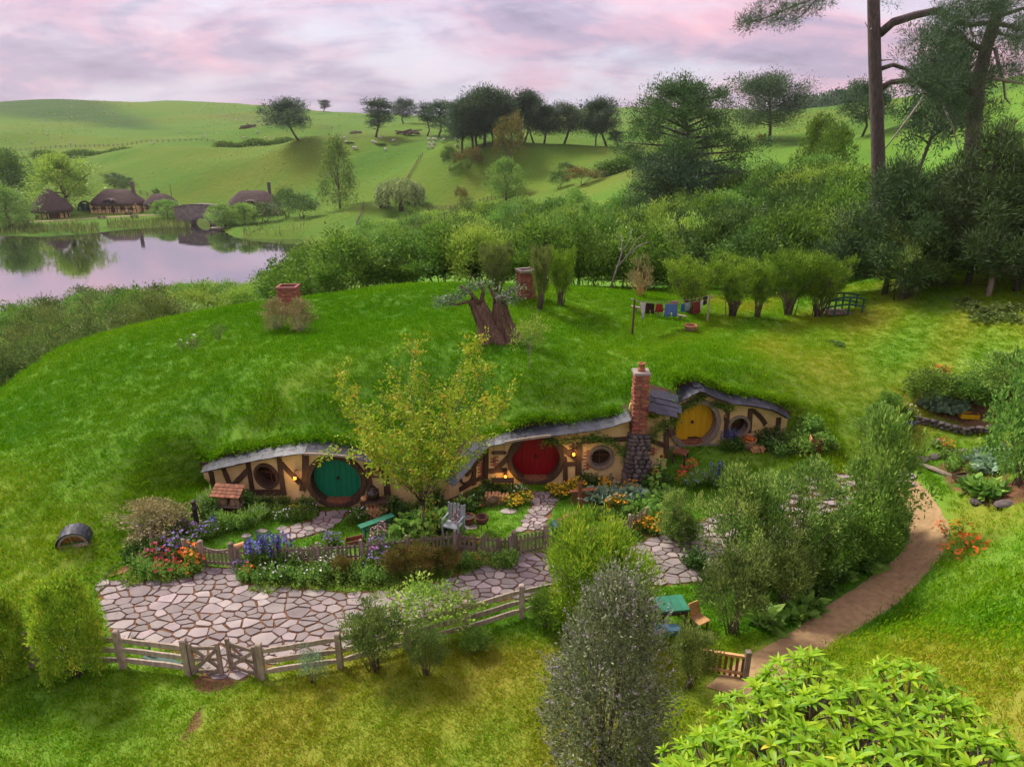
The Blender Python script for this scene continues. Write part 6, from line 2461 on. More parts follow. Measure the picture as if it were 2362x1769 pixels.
for px, py in ((2240, 715), (2262, 728), (2290, 735), (2315, 722), (2340, 740), (2270, 745), (2225, 700), (2350, 715)):
    k = random.uniform(1.2, 2.0)
    plant('bank_herb', flower_proto(92, L_olive, None, n=420, leaf=.1, h=.35, r_=.4) if px == 2240 else WEED, hit(px, py), (k, k, k * .6), 'low sprawling herb on the bank below the wooden post', 'herb', 'herbs on the bank')
    if px == 2240: WEED = [(c.name.split('.')[0], c.data) for c in bpy.data.objects['bank_herb'].children]
# bare pale tree
p = np.array(at_y(1405, 672, 38))
p[2] = Hs(p[0], p[1])
m = MB()
for (pts, r0) in (([(0, 0, -.1), (.3, 0, 1.0), (.6, .1, 2.0), (.5, .1, 3.0)], .06), ([(.35, 0, 1.2), (.9, 0, 1.9), (1.5, .1, 2.4), (2.1, .1, 2.6)], .045), ([(.6, .1, 2.0), (1.0, .1, 2.7), (1.1, .2, 3.3)], .035), ([(.9, 0, 1.9), (1.4, .2, 2.7), (1.9, .2, 3.1)], .03), ([(.5, .1, 2.6), (.1, .1, 3.2)], .025), ([(1.5, .1, 2.4), (1.9, .1, 2.2)], .02)):
    m.tube(pts, list(np.linspace(r0, r0 * .3, len(pts))), 6)
o = empty('bare_tree', p)
tag(o, 'leafless pale-barked small tree just beyond the mound', 'tree')
link('trunk', m.mesh('trunk', bark_grey, True), o)
# leaves on the hollow stump
q = np.random.default_rng(44)
cl = np.array([(-1.6, 0, 1.55), (-1.9, 0, 1.45), (-1.25, .15, 1.8), (-1.0, .3, 1.95), (-.6, .4, 2.05), (-1.45, .2, 1.6), (.45, .15, 1.75), (.75, .3, 1.9), (.3, .1, 1.6), (-.25, .3, 1.95), (-2.1, 0, 1.5), (.6, 0, 1.5)])
ix = np.repeat(np.arange(len(cl)), 70)
P = cl[ix] + q.normal(0, .17, (len(ix), 3)) * [1.2, 1, .6]
link('foliage', leaf_mesh('foliage', P, q.normal(0, 1, (len(ix), 3)) + [0, 0, .4], .13, .5 + q.normal(0, .3, len(ix)), L_oak, .5, q), st)

# climbing vines on the fronts
def vine(label, pl, zf, path, n, spread, seed):
    q = np.random.default_rng(seed)
    W3 = [pl.w(*pl.px(*zf(*p), off=.12), .1) for p in path]
    base = W3[0].copy()
    t = tag(empty('climbing_vine', base), label, 'vine')
    MB().tube([w - base for w in W3], list(np.linspace(.03, .012, len(W3))), 5).build('stem', bark_m, t, True)
    acc = np.array([0] + [(b - a).length for a, b in zip(W3[:-1], W3[1:])]).cumsum()
    u = q.uniform(0, acc[-1], n)
    X = np.stack([np.interp(u, acc, [w[i] - base[i] for w in W3]) for i in range(3)], 1)
    cl_ = q.normal(0, spread, (n, 3)) * [1, .45, .8]
    P = X + cl_ - np.c_[np.zeros((n, 1)), np.abs(q.normal(0, .06, (n, 1))), np.zeros((n, 1))]
    link('foliage', leaf_mesh('foliage', P, q.normal(0, .8, (n, 3)) + [0, -.6, .2], .085 * q.uniform(.6, 1.3, n), .5 + q.normal(0, .28, n), L_mid, .6, q), t)


vine('leafy vine trailing along the eave above the red door', E_, Z2, [(1640, 640), (1520, 520), (1400, 470), (1200, 490), (1050, 505), (930, 520)], 900, .11, 1)
vine('leafy vine climbing the chimney foot and the porch post', E_, Z2, [(1700, 760), (1650, 560), (1750, 520), (1850, 480), (1930, 380), (1990, 330)], 1100, .13, 2)
vine('leafy vine arching over the yellow door', Y_, Z3, [(560, 600), (600, 480), (690, 420), (770, 360), (850, 330)], 700, .09, 3)
vine('short vine hanging beside the lantern of the yellow door', Y_, Z3, [(890, 400), (960, 415), (1060, 450)], 300, .08, 4)

# flower plants; look-alikes share a label, each kind its own
FP = {
    'blue': ('tall blue larkspur spikes', flower_proto(60, L_mid, 'blue', 'spike', nf=40, fs=.04, h=.6)),
    'violet': ('clump of violet-flowered plant', flower_proto(61, L_mid, 'violet', 'mound', nf=34, fs=.036, h=.5)),
    'lilac': ('strap-leaved plant with lilac flower heads', flower_proto(62, L_willow, 'lilac', 'strap', n=300, leaf=.24, nf=26, fs=.03, h=.5, aspect=.1)),
    'red': ('red-flowered bedding plant', flower_proto(63, L_mid, 'red', nf=24, fs=.046, h=.45)),
    'pink': ('pink-flowered plant with dark leaves', flower_proto(64, L_mid, 'pink', nf=20, fs=.046, h=.5)),
    'orange': ('orange-flowered clump', flower_proto(65, L_willow2, 'orange', nf=34, fs=.042, h=.45)),
    'yellow': ('yellow daisy clump', flower_proto(66, L_mid, 'yellow', nf=60, fs=.04, h=.42)),
    'gold': ('golden coneflower clump', flower_proto(67, L_mid, 'gold', nf=64, fs=.042, h=.5)),
    'white': ('white-flowered cottage plant', flower_proto(68, L_mid, 'white', nf=26, fs=.028, h=.45)),
    'foxglove': ('pale pink foxglove spikes', flower_proto(69, L_mid, 'palepink', 'spike', nf=36, fs=.03, h=.5)),
    'green': ('leafy bright green perennial', flower_proto(70, L_willow, None, n=620, leaf=.075, h=.5)),
    'green2': ('dense mid green perennial', flower_proto(71, L_mid, None, n=700, leaf=.06, h=.48)),
    'low': ('low creeping green cushion', flower_proto(72, L_willow2, None, n=420, leaf=.05, h=.2, r_=.3)),
    'grey': ('grey-green cabbage-like plant', flower_proto(73, L_grey, None, n=170, leaf=.16, h=.3, r_=.3, aspect=.75)),
    'broad': ('large-leaved squash plant', flower_proto(74, L_willow, None, n=120, leaf=.2, h=.55, r_=.34, aspect=.85)),
    'hosta': ('hosta with broad pointed leaves', flower_proto(75, L_willow, None, n=90, leaf=.28, h=.25, r_=.2, aspect=.45)),
    'nastur': ('sprawling orange nasturtium', flower_proto(76, L_willow2, 'orange', n=120, nf=46, fs=.05, h=.22, r_=.42)),
    'dark': ('dark shade-loving foliage plant', flower_proto(77, L_dark, None, n=620, leaf=.08, h=.55)),
}
where_words = {'b': 'in the border outside the long pickets', 'l': 'in the border by the arched gate', 'g': 'under the green door front', 'm': 'between the green and red door gardens', 'r': 'in the red door garden', 'p': 'along the pickets inside the garden',
               'y': 'on the yellow door terrace', 'e': 'in the slope garden beds', 's': 'on the lower garden slope', 'f': 'beside the fruit trees'}


def fl(kind, w, pts, s=1.0):
    kn, pr = FP[kind]
    s *= 1.08
    for px, py in pts:
        k = s * random.uniform(.85, 1.2)
        plant('garden_plant', pr, hit(px, py), (k, k, k * random.uniform(.9, 1.1)), kn + ' ' + where_words[w], 'plant', kn + ' ' + where_words[w])


def row(x0, x1, y, n, jit=8, dy=0):
    return [(x0 + (x1 - x0) * i / max(1, n - 1) + random.uniform(-jit, jit), y + dy * i / max(1, n - 1) + random.uniform(-jit * .6, jit * .6)) for i in range(n)]


fl('green', 'b', row(572, 880, 1345, 11), 1.0)
fl('green2', 'b', row(585, 900, 1326, 11), 1.05)
fl('green', 'b', row(1075, 1165, 1305, 4), 1.0)
fl('green2', 'b', row(890, 1090, 1345, 6, 8, -35), .8)
fl('blue', 'b', [(588, 1312), (606, 1305), (622, 1310), (640, 1304), (655, 1300)], 1.15)
fl('white', 'b', [(625, 1335), (650, 1340), (700, 1335), (742, 1338), (765, 1322), (680, 1310)], 1.0)
fl('orange', 'b', [(577, 1335), (1098, 1308)], .8)
fl('violet', 'b', [(868, 1310), (885, 1305), (560, 1325)], 1.0)
fl('low', 'b', row(600, 900, 1358, 8) + row(950, 1150, 1330, 4, 8, -25), 1.0)
fl('lilac', 'b', [(905, 1285), (922, 1280)], .9)
fl('violet', 'l', [(412, 1292), (425, 1290), (400, 1288)], 1.2)
fl('red', 'l', [(375, 1300), (395, 1312), (418, 1306), (405, 1325), (388, 1330)], 1.0)
fl('pink', 'l', [(338, 1300), (358, 1298)], 1.0)
fl('orange', 'l', [(436, 1310), (448, 1318), (442, 1300)], 1.15)
fl('green', 'l', [(350, 1335), (372, 1338), (432, 1330), (412, 1335), (330, 1325), (318, 1310), (452, 1325)], 1.0)
fl('dark', 'l', [(318, 1290), (340, 1275), (365, 1285), (305, 1300)], 1.0)
fl('low', 'l', [(300, 1340), (325, 1342), (390, 1340)], 1.0)
fl('lilac', 'g', [(478, 1175), (497, 1168), (588, 1208), (600, 1200)], 1.0)
fl('violet', 'g', [(430, 1225), (462, 1240), (480, 1240), (418, 1232)], 1.0)
fl('green', 'g', [(520, 1212), (540, 1218), (560, 1210), (500, 1215), (645, 1190), (690, 1192), (505, 1225), (555, 1222)], .95)
fl('dark', 'g', [(575, 1170), (610, 1172), (630, 1176), (660, 1175), (700, 1178), (595, 1180), (720, 1180), (545, 1168), (480, 1195)], .95)
fl('green2', 'g', [(610, 1190), (630, 1195), (660, 1192), (715, 1196), (680, 1200)], .85)
fl('yellow', 'g', [(680, 1190)], .7)
fl('white', 'g', [(718, 1186), (655, 1202), (512, 1232), (830, 1205)], .9)
fl('blue', 'g', [(497, 1225)], .6)
fl('green2', 'g', [(812, 1208), (840, 1200), (835, 1188)], .8)
fl('white', 'p', row(690, 790, 1283, 6, 5), .55)
fl('violet', 'p', [(760, 1262), (775, 1258), (872, 1270), (890, 1262)], .85)
fl('foxglove', 'p', [(866, 1262), (880, 1256), (1060, 1232)], .95)
fl('pink', 'p', [(858, 1290), (1057, 1262)], .7)
fl('red', 'p', [(1157, 1262), (1190, 1270), (1012, 1230)], .6)
fl('yellow', 'p', [(1078, 1256), (1095, 1256), (1008, 1256)], .6)
fl('green2', 'p', [(915, 1262), (935, 1258), (985, 1262), (1020, 1262), (1040, 1258), (900, 1250)], 1.0)
fl('broad', 'm', [(945, 1225), (965, 1215), (990, 1225), (1008, 1212), (930, 1240), (975, 1240)], 1.15)
fl('dark', 'm', [(915, 1185), (930, 1195), (1000, 1185), (1030, 1190), (1010, 1165), (1060, 1185), (900, 1195)], 1.1)
fl('green2', 'm', [(955, 1190), (980, 1195), (1025, 1210)], 1.1)
fl('red', 'm', [(1020, 1205), (1005, 1195)], .8)
fl('dark', 'r', [(1110, 1158), (1130, 1140), (1150, 1140), (1090, 1165), (1080, 1185), (1170, 1142)], 1.0)
fl('red', 'r', [(1108, 1172), (1072, 1175)], .8)
fl('yellow', 'r', [(1196, 1165), (1212, 1160), (1180, 1170), (1285, 1142), (1300, 1140), (1318, 1135), (1292, 1148), (1275, 1138), (1330, 1130)], .85)
fl('white', 'r', [(1198, 1148), (1418, 1135), (1405, 1130), (1285, 1256), (1300, 1250), (1345, 1250)], .85)
fl('green2', 'r', [(1212, 1142), (1185, 1150)], .8)
fl('gold', 'r', [(1394, 1138), (1412, 1178), (1425, 1175), (1455, 1140), (1440, 1142), (1475, 1228), (1495, 1222), (1512, 1218), (1530, 1212), (1488, 1212), (1505, 1232)], 1.0)
fl('grey', 'r', [(1395, 1162), (1415, 1155), (1435, 1160), (1450, 1150), (1380, 1155), (1465, 1158)], 1.15)
fl('dark', 'r', [(1350, 1110), (1375, 1112), (1400, 1112), (1360, 1122), (1340, 1115), (1420, 1105), (1460, 1120), (1500, 1130), (1515, 1110), (1530, 1125)], 1.0)
fl('broad', 'r', [(1465, 1190), (1485, 1180), (1505, 1192), (1510, 1160), (1520, 1140), (1525, 1175), (1500, 1205)], 1.0)
fl('pink', 'r', [(1300, 1218), (1320, 1212), (1310, 1225)], .8)
fl('green2', 'r', [(1392, 1190), (1410, 1200), (1375, 1195), (1430, 1195), (1440, 1225), (1420, 1240), (1460, 1245), (1400, 1255)], .9)
fl('red', 'y', [(1590, 1098), (1578, 1105)], .9)
fl('orange', 'y', [(1592, 1085), (1572, 1118)], .9)
fl('lilac', 'y', [(1610, 1118), (1595, 1125), (1655, 1130), (1648, 1118)], .9)
fl('blue', 'y', [(1672, 1040), (1686, 1040), (1650, 1125)], 1.0)
fl('dark', 'y', [(1760, 1020), (1785, 1015), (1700, 1040), (1800, 1030), (1770, 1040), (1810, 1045)], 1.0)
fl('green', 'y', [(1840, 1030), (1860, 1040), (1900, 1030), (1830, 1050), (1790, 1050), (1910, 1045), (1850, 1010), (1865, 1000)], 1.3)
fl('white', 'y', [(1790, 1032), (2025, 1000)], .8)
fl('grey', 'e', [(2150, 945), (2170, 950), (2190, 952), (2210, 948), (2178, 940), (2160, 935), (2270, 1060), (2290, 1070), (2255, 1075), (2300, 1085), (2275, 1092)], 1.2)
fl('orange', 'e', [(2165, 872), (2178, 868), (2105, 930), (2180, 1040)], .9)
fl('green', 'e', [(2185, 1060), (2200, 1070), (2215, 1058), (2190, 1085), (2240, 1065), (2235, 1090), (2330, 1090), (2345, 1075), (2260, 940), (2300, 935)], .9)
fl('hosta', 'e', [(2255, 1140), (2275, 1148), (2240, 1130), (2290, 1140)], 1.1)
fl('white', 'e', [(2090, 960), (2100, 970)], .8)
fl('violet', 'e', [(2160, 1035)], .7)
fl('yellow', 'e', [(2185, 1038)], .6)
fl('nastur', 's', [(2190, 1232), (2220, 1230), (2212, 1278), (2242, 1270)], 1.0)
fl('hosta', 'f', [(1862, 1408), (1998, 1300), (1985, 1310), (2012, 1298), (1840, 1430), (1930, 1330), (1760, 1448)], 1.2)
fl('dark', 'f', [(1950, 1330), (1930, 1345), (1900, 1365), (1870, 1380), (2060, 1210), (2065, 1240), (1640, 1350), (1720, 1370), (1600, 1310)], 1.1)
# sunflowers
for k, (px, py) in enumerate(((1518, 1128), (1508, 1140))):
    p = hit(px, py)
    t = tag(empty('sunflower', p), 'tall sunflower with a yellow head in front of the chimney foot', 'sunflower', 'sunflowers by the chimney foot')
    hh = 1.25 - .35 * k
    MB().tube([(0, 0, -.05), (.02, 0, hh * .6), (0, -.05, hh)], [.016, .014, .01], 5).build('stem', L_mid, t)
    m = MB()
    for j in range(14):
        a = 2 * math.pi * j / 14
        m.add([(.05 * math.cos(a - .2), -.08, hh + .05 * math.sin(a - .2)), (.13 * math.cos(a), -.07, hh + .13 * math.sin(a)), (.05 * math.cos(a + .2), -.08, hh + .05 * math.sin(a + .2))], [(0, 1, 2)])
    m.build('petals', PET['yellow'], t)
    MB().lathe([(.06, 0), (.055, .02), (.01, .03)], (0, -.07, hh), 12, Matrix.Rotation(R(90), 3, 'X')).build('seed_head', soil_m, t)
    q = np.random.default_rng(k)
    P = np.c_[np.zeros((9, 2)), q.uniform(.3, hh - .15, 9)]
    link('leaves', leaf_mesh('leaves', P, np.c_[q.normal(0, 1, (9, 2)), np.full(9, .2)], .26, q.uniform(.3, .9, 9), L_willow, .8, q), t)

# ------------------------------------------------------------------ golden sapling in the middle
def branchy(q, base, h, nmain, spread, twigs, rad):
    """ascending branches with side twigs; returns tube builder and leaf anchors"""
    m = MB()
    anchors, dirs = [], []
    fork = base + np.array([.02, 0, h * .19])
    m.tube([tuple(base - [0, 0, .15]), tuple(base + [.03, 0, h * .08]), tuple(fork)], [rad, rad * .85, rad * .75], 8)
    for i in range(nmain):
        a = 2 * math.pi * i / nmain + q.normal(0, .3)
        el = q.uniform(.92, 1.18) if i % 3 else q.uniform(1.1, 1.45)
        L_ = h * q.uniform(.52, .82) * (1.0 if el > .8 else .86)
        out = np.array([math.cos(a) * spread, math.sin(a) * spread, 0])
        pts = [fork + np.array([0, 0, -h * .03 * q.uniform(0, 1)])]
        d = unit(out * math.cos(el) + np.array([0, 0, 1.0]) * math.sin(el))
        for k in range(6):
            pts.append(pts[-1] + d * L_ / 6)
            d = unit(d + q.normal(0, .13, 3) + np.array([0, 0, .02]))
        m.tube([tuple(p) for p in pts], list(np.linspace(rad * .5, rad * .08, 7)), 6)
        for k in range(twigs):
            u = q.uniform(.15, 1.0)
            j = min(int(u * 6), 5)
            p0 = pts[j] + (pts[j + 1] - pts[j]) * (u * 6 - j)
            td = unit(unit(pts[j + 1] - pts[j]) * .8 + q.normal(0, .7, 3) + np.array([0, 0, .25]))
            tl = h * q.uniform(.06, .17) * (1.15 - u * .5)
            p1 = p0 + td * tl * .5
            p2 = p1 + unit(td + q.normal(0, .25, 3)) * tl * .5
            m.tube([tuple(p0), tuple(p1), tuple(p2)], [rad * .1, rad * .07, rad * .03], 4)
            for v in np.linspace(.15, 1, 7):
                c = (p0 + (p1 - p0) * v * 2) if v < .5 else (p1 + (p2 - p1) * (v * 2 - 1))
                anchors.append(c); dirs.append(td)
    return m, np.array(anchors), np.array(dirs)


q = np.random.default_rng(77)
sp = hit(976, 1240)
hgt = at_y(990, 765, sp[1])[2] - sp[2]
t = tag(empty('golden_sapling', sp), 'airy young tree with gold and rust tinged leaves in front of the houses', 'tree')
m, an, dr_ = branchy(q, np.zeros(3), hgt, 20, 1.0, 24, .05)
m.build('trunk', bark_m, t, True)
ix = np.repeat(np.arange(len(an)), 5)
P = an[ix] + q.normal(0, .06, (len(ix), 3))
D = dr_[ix] + q.normal(0, .8, (len(ix), 3)) - [0, 0, .1]
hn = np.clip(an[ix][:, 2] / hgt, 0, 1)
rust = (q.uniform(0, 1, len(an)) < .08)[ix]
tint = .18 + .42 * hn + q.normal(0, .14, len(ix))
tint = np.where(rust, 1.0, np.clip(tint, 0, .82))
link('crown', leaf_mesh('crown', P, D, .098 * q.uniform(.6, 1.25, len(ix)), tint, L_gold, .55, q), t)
print('sapling leaves', len(ix))

# ------------------------------------------------------------------ purple-grey shrub
q = np.random.default_rng(78)
p, w, h = px_size(1402, 1768, 1318, 258)
t = tag(empty('flowering_shrub', p), 'tall dark shrub covered in mauve-grey flower spikes at the lawn edge', 'shrub')
ncl = 340
zc = .03 + .96 * q.uniform(0, 1, ncl) ** 1.35
rr = (w / 2) * np.clip(1.02 - .72 * zc ** 2.0, .06, 1) * q.uniform(.2, 1.22, ncl) ** .7
a = q.uniform(0, 6.28, ncl)
C = np.c_[rr * np.cos(a), rr * np.sin(a), zc * h * .95]
ix = np.repeat(np.arange(ncl), 95)
sprd = q.normal(0, 1, (len(ix), 3)) * [.11, .11, .2]
P = C[ix] + sprd
D = unit(np.c_[C[ix][:, :2], np.full(len(ix), .5 * w)]) + q.normal(0, .5, (len(ix), 3))
link('crown', leaf_mesh('crown', P, D, .075 * q.uniform(.6, 1.3, len(ix)), .52 + q.normal(0, .24, len(ix)), L_purple, .42, q), t)
ns = 400
sel = q.integers(0, ncl, ns)
SP, SD = [], []
out = unit(np.c_[C[sel][:, :2], np.full(ns, .35 * w)])
for i in range(ns):
    o0 = C[sel[i]] + out[i] * .12 + q.normal(0, .1, 3)
    dd_ = unit(out[i] + q.normal(0, .25, 3) + [0, 0, .35])
    L_ = q.uniform(.15, .32)
    for v in np.linspace(0, 1, 13):
        SP.append(o0 + dd_ * L_ * v + q.normal(0, .008, 3)); SD.append(q.normal(0, 1, 3) + dd_ * .6)
link('flower_spikes', leaf_mesh('flower_spikes', np.array(SP), np.array(SD), .042, q.uniform(0, 1, len(SP)), L('petal_spike', (.12, .10, .12), (.19, .16, .185), (.27, .24, .25), .2), .6, q), t)
m = MB()
for i in range(22):
    c = C[i * 9 % ncl]
    m.tube([(q.normal(0, .1), q.normal(0, .1), -.1), (c[0] * .5, c[1] * .5, c[2] * .5), tuple(c)], [.03, .02, .008], 5)
m.build('stems', bark_m, t)

# ------------------------------------------------------------------ big-leaved bright shrub
q = np.random.default_rng(79)
domes = []
for px, py, tt_, rad in ((1850, 1497, 7.0, .52), (2100, 1512, 7.0, .48), (1725, 1580, 6.5, .46), (1960, 1575, 6.3, .55), (2225, 1612, 6.4, .5), (1612, 1682, 6.1, .46), (1800, 1670, 5.8, .5), (2060, 1680, 5.7, .52), (2290, 1710, 5.8, .46), (1565, 1770, 5.6, .42),
                         (1720, 1780, 5.3, .45), (1920, 1770, 5.2, .45), (2150, 1790, 5.2, .45), (2340, 1830, 5.4, .45), (2010, 1620, 6.6, .45)):
    c = np.array([0, 0, CAM_Z]) + ray(px + (2362 - px) * .06, py + 46) * tt_ - [0, 0, rad]
    domes.append((c, rad))
ros = []
for c, rad in domes:
    n = int(92 * (rad / .5) ** 2)
    g_ = (1 + 5 ** .5) / 2
    for i in range(n):
        z = 1 - 1.45 * (i + .5) / n
        a = 2 * math.pi * i / g_ + q.normal(0, .15)
        d = np.array([math.sqrt(max(0, 1 - z * z)) * math.cos(a), math.sqrt(max(0, 1 - z * z)) * math.sin(a), z])
        p_ = c + d * rad * q.uniform(.86, 1.08)
        if any(np.linalg.norm(p_ - c2) < r2 * .8 for c2, r2 in domes if c2 is not c): continue
        ros.append((p_, unit(d + [0, 0, .7] + q.normal(0, .15, 3))))
cx_ = np.mean([c[0] for c, _ in domes]); cy_ = np.mean([c[1] for c, _ in domes])
sb = np.array([cx_, cy_, Hs(cx_, cy_)])
t = tag(empty('broadleaf_shrub', sb), 'big shrub of glossy bright yellow-green leaf rosettes on the near slope', 'shrub')
# one leaf: lanceolate, creased along the midrib, tip bent down
def leaf_shape(bend, wd):
    V, F = [], []
    for j in range(6):
        u = j / 5
        w_ = wd * math.sin(math.pi * min(1, .08 + u * .92)) ** .8 * (1 - .25 * u)
        z = .10 * u - bend * u * u
        V += [(u, -w_, z + w_ * .35), (u, 0, z), (u, w_, z + w_ * .35)]
    for j in range(5):
        b0 = j * 3
        F += [(b0, b0 + 3, b0 + 4, b0 + 1), (b0 + 1, b0 + 4, b0 + 5, b0 + 2)]
    return np.array(V), np.array(F)


leafv = [leaf_shape(b_, w_) for b_, w_ in ((.12, .17), (.25, .19), (.38, .16), (.2, .15))]
leaf_me = [[np_mesh('leaf', V, F, L_big, True, {'tint': ('FACE', np.full(len(F), tv))}) for V, F in leafv] for tv in (.15, .35, .55, .75, .95)]
yel = np_mesh('leaf', *leafv[1], L('leaf_turned', (.55, .30, .02), (.6, .35, .03), (.65, .4, .05), .3), True, {'tint': ('FACE', np.full(10, .5))})
leaves = []
for p_, ax in ros:
    nl = q.integers(7, 13)
    rsz = q.uniform(.72, 1.22)
    s1 = unit(np.cross(ax, [.3, .9, .1])); s2 = np.cross(ax, s1)
    young = q.uniform(-.15, .15)
    for k in range(nl):
        a = 2.4 * k + q.normal(0, .15)
        el = R(68) - R(62) * (k / nl) ** .7 * -1 * -1
        el = R(70 - 75 * (k + 1) / nl)
        d = (s1 * math.cos(a) + s2 * math.sin(a)) * math.cos(el) + ax * math.sin(el)
        ln_ = (q.uniform(.07, .115) if k < 3 else q.uniform(.105, .16)) * rsz
        leaves.append((p_, unit(d), ax, ln_, float(np.clip(.78 - .5 * k / nl + young + q.normal(0, .08), 0, 1)), q.integers(0, 4), q.uniform(0, 1) < .012))
view = np.array([0, 0, CAM_Z])
order = sorted(range(len(leaves)), key=lambda i: np.linalg.norm(leaves[i][0] - view) - leaves[i][3] * 4 - leaves[i][2][2] * .5 + (0 if (-.62 < leaves[i][0][0] / leaves[i][0][1]) else 9))
# those that can show largest are single parts, the rest one mass
vis = [i for i in order if abs(leaves[i][0][0] / leaves[i][0][1]) < .78 and (CAM_Z - leaves[i][0][2]) / leaves[i][0][1] < 1.16]
single = set(vis[:300])
BV, BF, BT = [], [], []
nv = 0
for i, (p_, d, ax, ln_, tv, k, ye) in enumerate(leaves):
    y = unit(np.cross(ax, d)); z = np.cross(d, y)
    Rm = np.stack([d, y, z], 1) * ln_
    if i in single:
        o = link('leaf', yel if ye else leaf_me[min(4, int(tv * 5))][k], t)
        lo = p_ - sb
        o.matrix_basis = Matrix([[*Rm[0], lo[0]], [*Rm[1], lo[1]], [*Rm[2], lo[2]], [0, 0, 0, 1]])
    else:
        V, F = leafv[k]
        BV.append(V @ Rm.T + p_ - sb); BF.append(F + nv); BT.append(np.full(len(F), tv)); nv += len(V)
o = link('foliage', np_mesh('foliage', np.concatenate(BV), np.concatenate(BF), L_big, True, {'tint': ('FACE', np.concatenate(BT))}), t)
o['kind'] = 'stuff'
m = MB()
for c, rad in domes:
    e = c + [0, 0, rad * .6] - sb
    m.tube([(e[0] * .2, e[1] * .2, -.2), (e[0] * .6, e[1] * .6, e[2] * .5), tuple(e)], [.05, .035, .012], 6)
for (p_, ax) in ros[::2]:
    dn = min(domes, key=lambda c: np.linalg.norm(c[0] - p_))
    m.tube([tuple(dn[0] - sb - [0, 0, dn[1] * .3]), tuple((p_ + dn[0]) / 2 - sb), tuple(p_ - sb)], [.014, .01, .006], 4)
m.build('stems', bark_m, t)
print('big leaves', len(leaves))
# ------------------------------------------------------------------ thicket behind the mound
TH = {
    'pale': [bush_proto(100 + k, L_willow, bark_m, 9000, 90, .045, 'round', .45, .6, .115, .72, 6, .04) for k in range(3)],
    'lime': [bush_proto(104 + k, L_willow2, bark_m, 9000, 90, .045, 'round', .4, .7, .115, .72, 6, .04) for k in range(2)],
    'mid': [bush_proto(107 + k, L_mid, bark_m, 9000, 90, .045, 'round', .5, .5, .115, .72, 6, .04) for k in range(2)],
    'dark': [bush_proto(110 + k, L_dark, bark_m, 9000, 90, .045, 'round', .55, .4, .115, .72, 6, .04) for k in range(2)],
    'olive': [bush_proto(113 + k, L_olive, bark_m, 9000, 90, .045, 'vase', .35, .8, .115, .65, 8, .04) for k in range(2)],
}
KIND_L = {'pale': 'pale green willow bush', 'lime': 'yellowish green willow bush', 'mid': 'mid green rounded bush', 'dark': 'dark green broadleaf bush', 'olive': 'olive green upright bush'}


def thicket_label(kind, px):
    return KIND_L[kind] + (' between the mound and the lake' if px < 640 else ' in the hollow behind the stump and chimneys' if px < 1380 else ' on the wooded bank past the washing line')


crest_x = [-300, 0, 85, 228, 359, 613, 908, 1068, 1324, 1480, 1700, 1900, 2090, 2362, 2700]
crest_y = [1000, 982, 875, 782, 744, 706, 678, 670, 675, 690, 715, 720, 665, 690, 700]
ymax_x = [-300, 400, 600, 700, 900, 1100, 1300, 1400, 1500, 1600, 1800, 1950, 2150, 2400]
ymax_y = [118, 122, 132, 150, 180, 188, 185, 170, 150, 128, 140, 125, 95, 75]


def to_px(p):
    x, y, z = p[0], p[1], p[2] - CAM_Z
    dep = y * math.cos(PITCH) - z * math.sin(PITCH)
    v = -(y * math.sin(PITCH) + z * math.cos(PITCH))
    return 1181 + FPX * x / dep, 884.5 + FPX * v / dep, dep


